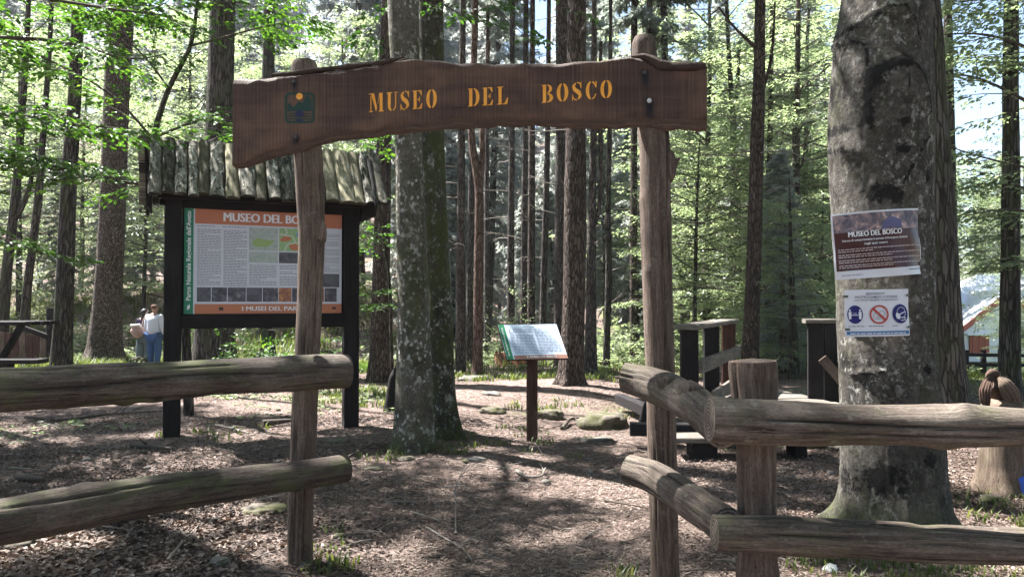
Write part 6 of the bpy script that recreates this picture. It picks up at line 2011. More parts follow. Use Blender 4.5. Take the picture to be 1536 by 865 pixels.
# ---------------------------------------------------------------- the house beyond the trees
def build_house():
    d = 40.0
    o = P(1440, 530, d); zb = g1(o[0], o[1]) - 0.5
    root = thing('house', 'white house with pale corrugated roof and red brown shutter beyond the trees', 'house', (o[0] + 3, o[1] + 3, zb))
    zz = lambda y, dd=d: EYE + (HOR - y) / FPX * dd
    xx = lambda p, dd=d: (p - 768) / FPX * dd
    x0, x1 = xx(1400), xx(1640)
    mb = MB()
    zw = zz(495)

    def box(mb, a, b):
        a, b = np.asarray(a, dtype=float), np.asarray(b, dtype=float)
        beam(mb, A(a[0], (a[1] + b[1]) / 2, (a[2] + b[2]) / 2), A(b[0], (a[1] + b[1]) / 2, (a[2] + b[2]) / 2), b[1] - a[1], b[2] - a[2], (0, 0, 1), 0.01, 1, 0)
    box(mb, (x0, d + 1, zb), (x1, d + 8, zw))
    wm = m_plain('white_render', (0.72, 0.73, 0.76), 0.8, 0.2, 0.05, 3)
    part(root, 'wall', mb, wm)
    # front gable block
    gx0, gx1 = xx(1425), xx(1590)
    xm = (gx0 + gx1) / 2
    mb = MB()
    z0, zp = zz(503), zz(440)
    v = [(gx0, d, zb), (gx1, d, zb), (gx1, d, z0), (xm, d, zp), (gx0, d, z0)]
    v2 = [(a, d + 1.2, c) for a, b, c in v]
    n = 5
    mb.add(np.array(v + v2), ngons=[[0, 1, 2, 3, 4], [9, 8, 7, 6, 5]] + [[i, (i + 5), (i + 1) % 5 + 5, (i + 1) % 5] for i in range(5)], smooth=False)
    part(root, 'gable_wall', mb, wm)
    rd = m_plain('red_trim', (0.35, 0.10, 0.08), 0.6, 0.3, 0.1, 6)
    for s in (0, 1):
        mb = MB()
        xe = (gx0 - 0.6) if s == 0 else (gx1 + 0.6)
        ze = z0 - 0.6 * (zp - z0) / (xm - gx0)
        beam(mb, A(xe, d - 0.35, ze), A(xm, d - 0.35, zp), 0.1, 0.28, (0, 0, 1), 0.01, 2, 0)
        part(root, 'rake_board', mb, rd)
        mb = MB()
        nu = 14
        for k in range(nu):
            f0, f1 = k / nu, (k + 1) / nu
            a = A(xe, d - 0.3, ze + 0.15) * (1 - f0) + A(xm, d - 0.3, zp + 0.15) * f0
            b = A(xe, d - 0.3, ze + 0.15) * (1 - f1) + A(xm, d - 0.3, zp + 0.15) * f1
            mb.add([a, b, b + A(0, 3.2, 0.08), a + A(0, 3.2, 0.08)], [[0, 1, 2, 3]], smooth=False)
        part(root, 'porch_roof', mb, m_plain('pale_roof', (0.62, 0.64, 0.68), 0.5, 0.4, 0.05, 2))
    # main roof with corrugations
    mb = MB()
    nr = 26
    e0, e1 = A(x0 - 0.4, d + 0.3, zz(486)), A(xx(1470), d + 4.5, zz(410, d + 4.5))
    rows = []
    for k in range(nr * 4 + 1):
        f = k / (nr * 4)
        y = e0[1] + (e1[1] - e0[1]) * f; z = e0[2] + (e1[2] - e0[2]) * f + (0.06 if k % 4 in (1, 2) else 0.0)
        xl = (x0 - 0.4) + (xx(1470, d + 4.5) - x0 + 0.4) * f
        rows.append([(xl, y, z), (x1 + 0.5, y, z)])
    v = np.array(rows).reshape(-1, 3)
    q = [[2 * k, 2 * k + 1, 2 * k + 3, 2 * k + 2] for k in range(nr * 4)]
    mb.add(v, q, smooth=False)
    back = np.array([[(xx(1470, d + 4.5)), d + 4.5, e1[2]], [x1 + 0.5, d + 4.5, e1[2]], [x1 + 0.5, d + 9, e0[2]], [x0, d + 9, e0[2]]])
    mb.add(back, [[0, 1, 2, 3]], smooth=False)
    mb.add([(x0 - 0.4, d + 0.3, e0[2]), tuple(back[0]), tuple(back[3])], tris=[[0, 1, 2]], smooth=False)
    part(root, 'roof', mb, m_plain('pale_corrugated_roof', (0.62, 0.64, 0.68), 0.5, 0.4, 0.05, 2))
    mb = MB(); box(mb, (xx(1452), d - 0.12, zz(531)), (xx(1481), d - 0.02, zz(503))); sh = part(root, 'shutter', mb, m_plain('red_brown_shutter', (0.26, 0.075, 0.045), 0.6, 0.3, 0.1, 8))
    mb = MB()
    for k in range(3):
        x = xx(1452) + (k + 0.5) * (xx(1481) - xx(1452)) / 3
        box(mb, (x - 0.02, d - 0.15, zz(531)), (x + 0.02, d - 0.125, zz(503)))
    part(sh, 'shutter_rail', mb, rd)
    mb = MB(); box(mb, (xx(1446), d - 0.25, zz(502.5)), (xx(1490), d - 0.02, zz(500))); part(root, 'lintel', mb, wm)
    mb = MB(); box(mb, (xx(1530), d - 0.1, zz(520)), (xx(1550), d - 0.02, zz(495))); part(root, 'window', mb, m_plain('window_glass', (0.05, 0.06, 0.07), 0.1, 0.5, 0.1, 2))
    # a low dark fence in front of the lawn
    root = thing('rail_fence', 'low dark rail fence at the lawn edge behind the carved bird', 'fence', tuple(G(1480, 17)))
    for k in range(9):
        g = G(1448 + k * 26, 17.0 + 0.06 * k)
        mb = MB(); beam(mb, g - A(0, 0, 0.1), g + A(0, 0, 0.62), 0.09, 0.09, (0, 1, 0)); part(root, 'post', mb, MAT['dark_wood'])
    a, b = G(1440, 17.0), G(1670, 17.5)
    for z in (0.3, 0.52):
        mb = MB(); beam(mb, a + A(0, -0.08, z), b + A(0, -0.08, z), 0.05, 0.08); part(root, 'rail', mb, MAT['dark_wood'])


build_house()


# ---------------------------------------------------------------- picnic place at the left edge
def build_picnic():
    d = 15.0
    up = A(0, 0, 1)
    g = G(20, d)
    root = thing('picnic_table', 'dark wooden picnic table with long bench at the left edge', 'picnic table', g)
    zt, zs = P(0, 484, d)[2], P(0, 536, d)[2]
    for k in range(4):
        mb = MB(); y = d - 0.4 + 0.24 * k
        beam(mb, A(P(-220, 0, d)[0], y, zt), A(P(62, 0, d)[0] + 0.02 * k, y, zt), 0.22, 0.07, up); part(root, 'tabletop_plank', mb, MAT['dark_wood'])
    for k in range(2):
        mb = MB(); y = d - 0.95 + 0.2 * k
        beam(mb, A(P(-220, 0, d)[0], y, zs), A(P(107, 0, d)[0] - 0.03 * k, y, zs), 0.19, 0.08, up); part(root, 'bench_plank', mb, MAT['dark_wood'])
    gz = g[2] - 0.1
    for px in (-170, 12):
        x = P(px, 0, d)[0]
        mb = MB(); beam(mb, A(x - 0.3, d - 0.2, gz), A(x + 0.35, d - 0.1, zt - 0.04), 0.1, 0.12, (0, 1, 0)); part(root, 'trestle', mb, MAT['dark_wood'])
        mb = MB(); beam(mb, A(x + 0.5, d - 0.85, gz), A(x + 0.5, d - 0.85, zs - 0.04), 0.3, 0.22, (0, 1, 0)); part(root, 'bench_leg', mb, MAT['dark_wood'])
    # plank fence behind
    d = 18.0
    root = thing('plank_fence', 'brown plank fence with sloping rail behind the picnic table', 'fence', tuple(G(30, d)))
    for k in range(13):
        px = -60 + k * 10.5
        g = G(px, d); zt = P(0, 497 + 0.9 * max(0, k - 5), d)[2]
        mb = MB(); beam(mb, g - A(0, 0, 0.1), A(g[0], d, zt), 0.155, 0.04, (0, 1, 0), 0.012, 4, 0.008); part(root, 'plank', mb, MAT['brown_wood'] if k % 3 else MAT['post'])
    g = G(79, d); mb = MB(); beam(mb, g - A(0, 0, 0.1), P(79, 462, d), 0.2, 0.2, (0, 1, 0), 0.02); part(root, 'post', mb, MAT['dark_wood'])
    mb = MB(); beam(mb, P(30, 490, d - 0.1), P(75, 506, d - 0.1), 0.06, 0.12, up); part(root, 'rail', mb, MAT['dark_wood'])


build_picnic()


# ---------------------------------------------------------------- carved bird on a stump
def build_bird():
    d = 6.3
    g = G(1500, d)
    root = thing('carved_bird_statue', 'wooden carved bird of prey with folded wings perched on pale stump', 'statue', g)
    q = lambda px, py, dy=0.0: P(px, py, d + dy)
    mb = MB()
    tube(mb, [g - A(0, 0, 0.12), q(1500, 735), q(1501, 700), q(1502, 660), q(1502, 625), q(1502, 606), q(1502, 598)], A(76, 72, 62, 59, 58, 56, 40) / 2 / FPX * d, 36, 0.02, 0.012, (7, 7, 2), seed=4, dispf=flare(0.14, 4, 2.0, 0.12), cap_round=0.01)
    part(root, 'stump', mb, MAT['carved'])
    # body, neck and head as one carved mass, facing left and away
    spec = [('tail', q(1512, 612, 0.05), 0.05, None), ('hip', q(1504, 603, 0.02), 0.08, 'tail'), ('belly', q(1498, 592), 0.09, 'hip'), ('breast', q(1494, 577), 0.075, 'belly'), ('neck', q(1492, 565), 0.042, 'breast'),
            ('head', q(1490, 558), 0.046, 'neck'), ('brow', q(1485, 558, -0.03), 0.032, 'head'), ('beak', q(1479, 562, -0.055), 0.015, 'brow'), ('tip', q(1477, 567, -0.06), 0.005, 'beak')]
    part(root, 'body', skin_mb(spec, 2, 2), MAT['carved_dark'])
    for sgn, pts, rr in ((1, [(1496, 566, -0.07), (1505, 574, -0.11), (1513, 588, -0.12), (1520, 604, -0.10), (1525, 619, -0.06)], (0.018, 0.052, 0.07, 0.058, 0.018)),
                         (-1, [(1487, 566, -0.03), (1480, 573, -0.07), (1476, 586, -0.09), (1476, 601, -0.09), (1480, 614, -0.06)], (0.016, 0.038, 0.046, 0.038, 0.012))):
        mb = MB()
        p = np.array([q(*t) for t in pts])
        Pn, R, S = resample(p, rr, 0.008)
        T, U, V = frames(Pn)
        n = 40
        th = np.arange(n) * 2 * math.pi / n
        out = A(-0.35 * sgn, -1, 0.1) if sgn > 0 else A(-0.6, -0.8, 0.1)
        rows, gcs = [], []
        for i in range(len(Pn)):
            o = unit(out - T[i] * out.dot(T[i])); s = np.cross(T[i], o)
            rows.append(Pn[i] + (np.cos(th) * R[i])[:, None] * s + (np.sin(th) * R[i] * 0.36 + 0.006 * np.sin(np.cos(th) * 14 + S[i] * 10) * np.maximum(np.sin(th), 0))[:, None] * o)
            gcs.append(np.stack([np.cos(th) * R[i], np.sin(th) * R[i], np.full(n, S[i])], 1))
        V3 = np.array(rows); k = len(Pn)
        i = np.arange(k - 1)[:, None] * n; j = np.arange(n)[None, :]; j2 = (j + 1) % n
        mb.add(V3.reshape(-1, 3), np.stack([i + j, i + n + j, i + n + j2, i + j2], 2).reshape(-1, 4), gc=np.array(gcs).reshape(-1, 3))
        part(root, 'wing', mb, MAT['carved'] if sgn > 0 else MAT['carved_dark'])
    # shreds of the trunk's foot
    b = G(1540, 6.15)
    mb = MB()
    for k in range(4):
        blob(mb, b + A(-0.02 + 0.06 * k, 0.03 * k, 0.10 + 0.11 * (k % 2)), (0.1, 0.08, 0.09), 3.0 + k, 0.45, 14)
    solo('bag', mb, m_plain('blue_fabric', (0.05, 0.12, 0.55), 0.6, 0.3, 0.25, 12, 0.3), 'crumpled blue bag lying right of the carved bird stump', 'bag', tuple(b))


build_bird()


# ---------------------------------------------------------------- the couple walking behind the board
def person_parts(base, h, face, heavy=1.0, arms=0.0):
    """body skeleton standing at base, turned by face (0 = looking away from the camera)"""
    c, s = math.cos(face), math.sin(face)

    def w(x, y, z):
        return base + A(x * c - y * s, x * s + y * c, 0) * h / 1.75 + A(0, 0, z * h / 1.75)
    k = h / 1.75
    body = [('pelvis', w(0, 0, 0.93), 0.135 * k * heavy, None), ('waist', w(0, 0, 1.08), 0.13 * k * heavy, 'pelvis'), ('chest', w(0, -0.01, 1.28), 0.15 * k * heavy, 'waist'), ('collar', w(0, -0.005, 1.43), 0.085 * k, 'chest'),
            ('neck', w(0, 0.0, 1.50), 0.055 * k, 'collar'), ('jaw', w(0, 0.02, 1.57), 0.07 * k, 'neck'), ('skull', w(0, 0.01, 1.65), 0.088 * k, 'jaw'), ('crown', w(0, 0.0, 1.70), 0.055 * k, 'skull')]
    for q, sg in (('l', -1), ('r', 1)):
        body += [('sh' + q, w(0.17 * sg * heavy, -0.01, 1.41), 0.062 * k, 'collar'), ('el' + q, w(0.235 * sg * heavy, 0.0, 1.14), 0.046 * k, 'sh' + q), ('wr' + q, w(0.235 * sg * heavy, 0.09 + arms, 0.91), 0.032 * k, 'el' + q),
                 ('pa' + q, w(0.232 * sg * heavy, 0.115 + arms, 0.84), 0.030 * k, 'wr' + q), ('hp' + q, w(0.095 * sg, 0, 0.86), 0.098 * k * heavy, 'pelvis'),
                 ('kn' + q, w(0.105 * sg, 0.03 * (1 if sg > 0 else -0.3), 0.49), 0.062 * k, 'hp' + q), ('an' + q, w(0.11 * sg, -0.02 * sg, 0.09), 0.04 * k, 'kn' + q), ('to' + q, w(0.125 * sg, 0.13 - 0.02 * sg, 0.04), 0.036 * k, 'an' + q)]
        for f, (dx, ln, r_) in enumerate(((-0.022, 0.075, 0.0085), (-0.007, 0.085, 0.009), (0.008, 0.08, 0.0085), (0.022, 0.065, 0.0075))):
            body += [('f%d' % f + q, w(0.232 * sg * heavy + 0.0, 0.115 + arms + dx, 0.84 - ln * 0.6), r_ * k, 'pa' + q), ('g%d' % f + q, w(0.225 * sg * heavy, 0.12 + arms + dx, 0.84 - ln * 1.15), r_ * 0.85 * k, 'f%d' % f + q)]
        body += [('t0' + q, w(0.225 * sg * heavy, 0.155 + arms, 0.845), 0.010 * k, 'pa' + q), ('t1' + q, w(0.22 * sg * heavy, 0.17 + arms, 0.81), 0.008 * k, 't0' + q)]
    return body, w, k


def dress(body, names, grow, cut=None):
    keep = [list(b) for b in body if b[0] in names]
    have = {b[0] for b in keep}
    out = []
    for b in keep:
        b[2] = b[2] + grow
        if b[3] not in have:
            b[3] = None
        out.append(tuple(b))
    return out


def build_people():
    skin = m_plain('skin', (0.33, 0.19, 0.135), 0.55, 0.3, 0.08, 20)
    # the man
    base = P(232, 500, 18.0); base[2] = EYE + (HOR - 565) / FPX * 18.0
    base[2] = g1(base[0], base[1])
    h = EYE + (HOR - 456) / FPX * 18.0 - base[2]
    body, w, k = person_parts(base, max(1.5, h), -0.25, 1.1)
    root = link('person', skin_mb(body, 0, 2).mesh('person', base, skin), None, tuple(base))
    tag(root, 'bald man in white shirt and blue jeans seen from behind beside the board', 'person')
    sh = dress(body, ('waist', 'chest', 'collar', 'shl', 'ell', 'wrl', 'shr', 'elr', 'wrr', 'pelvis'), 0.016)
    sh = [(n, (p * A(1, 1, 1) + (A(0, 0, -0.03) if n == 'pelvis' else 0)), r_ + (0.035 if n in ('waist', 'pelvis') else (0.012 if n[:2] == 'el' else 0.006)), pr) for n, p, r_, pr in sh]
    part(root, 'shirt', skin_mb(sh, 0, 2), m_plain('white_shirt', (0.66, 0.68, 0.76), 0.85, 0.1, 0.06, 30, 0.3))
    tr = dress(body, ('pelvis', 'hpl', 'knl', 'anl', 'hpr', 'knr', 'anr'), 0.016)
    tr = [(n, p + (A(0, 0, -0.02) if n == 'pelvis' else 0), r_ + (0.014 if n[:2] in ('kn', 'an') else 0), pr) for n, p, r_, pr in tr]
    part(root, 'jeans', skin_mb(tr, 0, 2), m_plain('blue_jeans', (0.06, 0.11, 0.24), 0.9, 0.1, 0.3, 25, 0.3))
    mb = MB(); ico(mb, w(0, -0.022, 1.675), (0.083 * k, 0.085 * k, 0.068 * k)); part(root, 'hair', mb, m_plain('cropped_hair', (0.13, 0.08, 0.06), 0.9, 0.1, 0.3, 60))
    for s in (-1, 1):
        mb = MB(); ico(mb, w(0.088 * s, 0.01, 1.61), (0.014, 0.022, 0.034)); part(root, 'ear', mb, skin)
        mb = MB(); ico(mb, w(0.12 * s, 0.06 - 0.02 * s, 0.05), (0.055, 0.14, 0.055), M=None); part(root, 'shoe', mb, m_plain('dark_shoe', (0.04, 0.035, 0.03), 0.6))
    mb = MB(); ico(mb, w(0, 0.105, 1.595), (0.016, 0.024, 0.028)); part(root, 'nose', mb, skin)
    # the woman, half hidden on his left
    base = P(217, 500, 18.35); base[2] = g1(base[0], base[1])
    h = EYE + (HOR - 468) / FPX * 18.3 - base[2]
    body, w, k = person_parts(base, max(1.4, h), 0.1, 0.95)
    root = link('person', skin_mb(body, 0, 2).mesh('person', base, skin), None, tuple(base))
    tag(root, 'dark haired person in dark top and grey trousers, half hidden by the man', 'person')
    sh = dress(body, ('waist', 'chest', 'collar', 'shl', 'ell', 'shr', 'elr', 'pelvis'), 0.018)
    part(root, 'top', skin_mb(sh, 0, 2), m_plain('dark_top', (0.03, 0.025, 0.045), 0.9, 0.1, 0.2, 30))
    tr = dress(body, ('pelvis', 'hpl', 'knl', 'anl', 'hpr', 'knr', 'anr'), 0.018)
    tr = [(n, p + (A(0, 0, -0.03) if n == 'pelvis' else 0), r_ + (0.05 if n[:2] == 'kn' else 0.05 if n[:2] == 'an' else 0.015), pr) for n, p, r_, pr in tr]
    part(root, 'trousers', skin_mb(tr, 0, 2), m_plain('grey_green_trousers', (0.12, 0.15, 0.16), 0.9, 0.1, 0.15, 30))
    mb = MB(); ico(mb, w(0, -0.02, 1.64), (0.105 * k, 0.11 * k, 0.13 * k)); blob(mb, w(0, -0.06, 1.5), (0.09 * k, 0.07 * k, 0.13 * k), 3, 0.2, 12); part(root, 'hair', mb, m_plain('dark_hair', (0.02, 0.016, 0.015), 0.6, 0.3, 0.3, 60))
    b = P(207.5, 497, 18.15)
    bag = thing('shoulder_bag', 'tan shoulder bag hanging at the back of the half hidden person', 'bag', b)
    mb = MB(); blob(mb, b, (0.17, 0.11, 0.15), 5, 0.12, 16); part(bag, 'body', mb, m_plain('tan_leather', (0.34, 0.23, 0.19), 0.6, 0.3, 0.12, 12))
    mb = MB(); beam(mb, b + A(-0.13, -0.07, 0.13), b + A(0.1, -0.08, 0.15), 0.12, 0.07, (0, 0.4, 1), 0.02, 4); part(bag, 'flap', mb, m_plain('cream_leather', (0.5, 0.44, 0.4), 0.6, 0.3, 0.12, 12))
    mb = MB(); tube(mb, [b + A(0.08, 0, 0.1), b + A(0.13, 0.0, 0.3), b + A(0.2, 0.1, 0.52)], [0.012, 0.012, 0.012], 6); part(bag, 'strap', mb, m_plain('tan_leather_strap', (0.3, 0.21, 0.17), 0.6))


build_people()


# ---------------------------------------------------------------- stones, sticks, roots
def build_floor_things():
    r = np.random.default_rng(15)
    rocks = [(903, 622, 9.6, (0.30, 0.26, 0.19), 'stone_moss', 'large mossy boulder between the lectern sign and the right gate post'), (741, 610, 10.6, (0.17, 0.12, 0.09), 'stone_moss', 'flat topped mossy stone left of the lectern sign'),
             (712, 694, 7.4, (0.11, 0.08, 0.04), 'stone', 'pale flat stone in the path before the twin beeches'), (712, 562, 15.0, (0.3, 0.2, 0.09), 'stone', 'flat grey slab at the foot of the slender reddish pine'),
             (333, 847, 4.55, (0.06, 0.05, 0.045), 'stone', 'dark half buried stone at the bottom left of the gate'), (398, 765, 5.75, (0.16, 0.13, 0.035), 'stone_moss', 'low half buried mossy stone just left of the gate left post'),
             (1243, 853, 4.5, (0.04, 0.04, 0.035), 'stone_pale', 'small white stone under the lower right rail'), (822, 620, 10.2, (0.2, 0.16, 0.12), 'stone_moss', 'mossy hump right of the lectern post'),
             (505, 662, 8.6, (0.14, 0.1, 0.03), 'stone_moss', 'low flat stone near the right leg of the board'), (560, 700, 7.2, (0.1, 0.08, 0.03), 'stone_moss', 'mossy stone before the left twin beech'),
             (738, 590, 12.6, (0.15, 0.13, 0.05), 'stone', 'low stone half sunk on the sunny mound'), (800, 585, 13.0, (0.12, 0.1, 0.05), 'stone', 'pale stone on the mound behind the lectern post'),
             (893, 655, 8.6, (0.2, 0.09, 0.035), 'stone', 'flat stone on the path below the mossy boulder'), (610, 690, 7.6, (0.09, 0.07, 0.035), 'stone_moss', 'mossy pebble at the foot of the left twin beech'),
             (45, 528, 14.4, (0.2, 0.15, 0.16), 'stone_pale', 'whitish boulder showing over the picnic bench'), (30, 548, 14.2, (0.12, 0.1, 0.14), 'stone_pale', 'whitish stone below the picnic bench'),
             (1255, 655, 8.2, (0.35, 0.3, 0.16), 'stone_moss', 'earthy hump right of the low bench'), (1484, 733, 6.05, (0.09, 0.07, 0.05), 'stone_moss', 'root stump lump at the foot of the carved bird'),
             (170, 545, 17.0, (0.5, 0.3, 0.12), 'stone_moss', 'pale grassy mound at the foot of the scaly trunk'), (30, 745, 4.9, (0.12, 0.1, 0.06), 'stone_moss', 'small stone beneath the lower left rail')]
    for px, py, d, rr, mt, lab in rocks:
        g = G(px, d)
        mb = MB(); blob(mb, g + A(0, 0, rr[2] * 0.15), rr, r.uniform(0, 50), 0.42, 32, 0.2, 2.2)
        solo('rock', mb, MAT[mt], lab, 'rock', tuple(g))
    for k in range(70):
        px, d = r.uniform(-100, 1500), r.uniform(4.3, 15)
        g = G(px, d); s = r.uniform(0.018, 0.055)
        mb = MB(); blob(mb, g + A(0, 0, s * 0.25), (s, s * r.uniform(0.7, 1), s * 0.6), r.uniform(0, 50), 0.3, 10)
        solo('pebble', mb, MAT['stone'] if k % 3 else MAT['stone_moss'], 'small grey pebble lying loose among the dead leaves', 'pebble', tuple(g), 'pebbles among the dead leaves')

    def lay(label, pts, rad, mat='twig', name='fallen_branch', side=0, group=None):
        p = []
        for px, py, lift in pts:
            d = EYE * FPX / (py - HOR)
            for _ in range(3):
                x = (px - 768) / FPX * d
                d = (EYE - g1(x, d)) * FPX / (py - HOR)
            p.append(G(px, d) + A(0, 0, lift))
        p = np.array(p)
        mb = MB()
        rad = np.linspace(rad, rad * 0.4, len(p))
        tube(mb, p, rad, 8, 0.03, 0.004, (20, 20, 8), seed=r.uniform(0, 30))
        for _ in range(side):
            q, t = along(p, r.uniform(0.3, 0.9))
            p2 = bent(q[0], t[0] + A(r.normal(0, 0.8), r.normal(0, 0.8), 0.15), 0.25, 4, r, 0, 0.3)
            tube(mb, p2, np.linspace(rad[0] * 0.5, 0.002, 5), 5, None, seed=1)
        solo(name, mb, MAT[mat], label, 'branch', tuple(p[0]), group)
    lay('curved pale dead twig standing up from the middle of the path', [(684, 800, 0.01), (684, 770, 0.10), (683, 762, 0.17), (690, 752, 0.21), (704, 742, 0.22), (730, 733, 0.16)], 0.0065, 'dead_twig', side=6)
    lay('dead branch lying beyond the upper left rail', [(40, 628, 0.03), (100, 634, 0.04), (160, 622, 0.02), (245, 622, 0.06)], 0.022, side=4)
    lay('dark bark piece behind the lower left rail', [(30, 718, 0.03), (70, 723, 0.04)], 0.045)
    lay('grey stick under the lower left rail pointing at the camera', [(255, 842, 0.02), (275, 818, 0.03), (300, 792, 0.03)], 0.012, 'dead_twig', side=2)
    lay('root like branch lying by the board left leg', [(200, 670, 0.03), (240, 676, 0.05), (262, 678, 0.04)], 0.035, side=2)
    lay('long dark stick lying left of the left twin beech', [(520, 690, 0.03), (545, 680, 0.06), (565, 668, 0.04), (580, 672, 0.03)], 0.016, side=2)
    lay('short forked stick on the right of the path', [(775, 708, 0.02), (790, 722, 0.05), (812, 722, 0.05), (818, 712, 0.07)], 0.016, 'dead_twig', side=2)
    lay('thin pale twig lying right of the path middle', [(875, 808, 0.01), (890, 798, 0.02), (915, 790, 0.02)], 0.006, 'dead_twig', side=1)
    lay('long thin twig across the path below the curved one', [(640, 790, 0.01), (670, 810, 0.02), (700, 830, 0.03), (708, 842, 0.02)], 0.008, 'dead_twig', side=3)
    lay('dark branch beside the flat stone below the boulder', [(843, 645, 0.03), (855, 634, 0.07), (885, 632, 0.04), (905, 630, 0.03)], 0.025, side=3)
    lay('weathered log lying in front of the board right leg', [(395, 640, 0.05), (440, 636, 0.06)], 0.05)
    lay('pale branch left of the board among the leaves', [(325, 640, 0.03), (350, 648, 0.05), (375, 652, 0.03)], 0.02, 'dead_twig', side=3)
    lay('broken branch at the foot of the scaly trunk', [(185, 556, 0.1), (205, 552, 0.25), (228, 548, 0.1)], 0.05, 'dead_twig', side=3)
    for k in range(110):
        px, py = r.uniform(-50, 1300), r.uniform(610, 860)
        a = r.uniform(-0.6, 0.6); l = r.uniform(15, 70)
        lay('short dead twig lying flat on the forest floor', [(px, py, 0.012), (px + l * 0.5, py + a * l * 0.3 + 2, 0.03), (px + l, py + a * l * 0.5, 0.012)], r.uniform(0.003, 0.009), 'twig' if k % 2 else 'dead_twig', 'fallen_twig', 1, 'dead twigs on the forest floor')
    # broken stump behind the twin beeches
    g = G(591, 11.0)
    mb = MB()
    tube(mb, [g - A(0, 0, 0.1), g + A(0, 0, 0.2), g + A(0.03, 0, 0.5), g + A(0.06, 0, 0.66)], [0.14, 0.11, 0.085, 0.03], 20, 0.03, 0.03, seed=7, dispf=flare(0.3))
    solo('tree_stump', mb, MAT['dark_wood'], 'broken dark stump left of the twin beeches', 'stump', tuple(g))
    g = G(402, 17.0)
    mb = MB(); tube(mb, [g - A(0, 0, 0.1), g + A(0, 0, 0.5), g + A(0.03, 0, 0.95)], [0.26, 0.16, 0.12], 20, 0.05, 0.03, seed=9, dispf=flare(0.4)); solo('tree_stump', mb, MAT['rough'], 'mossy stump in the gap under the information board', 'stump', tuple(g))


build_floor_things()


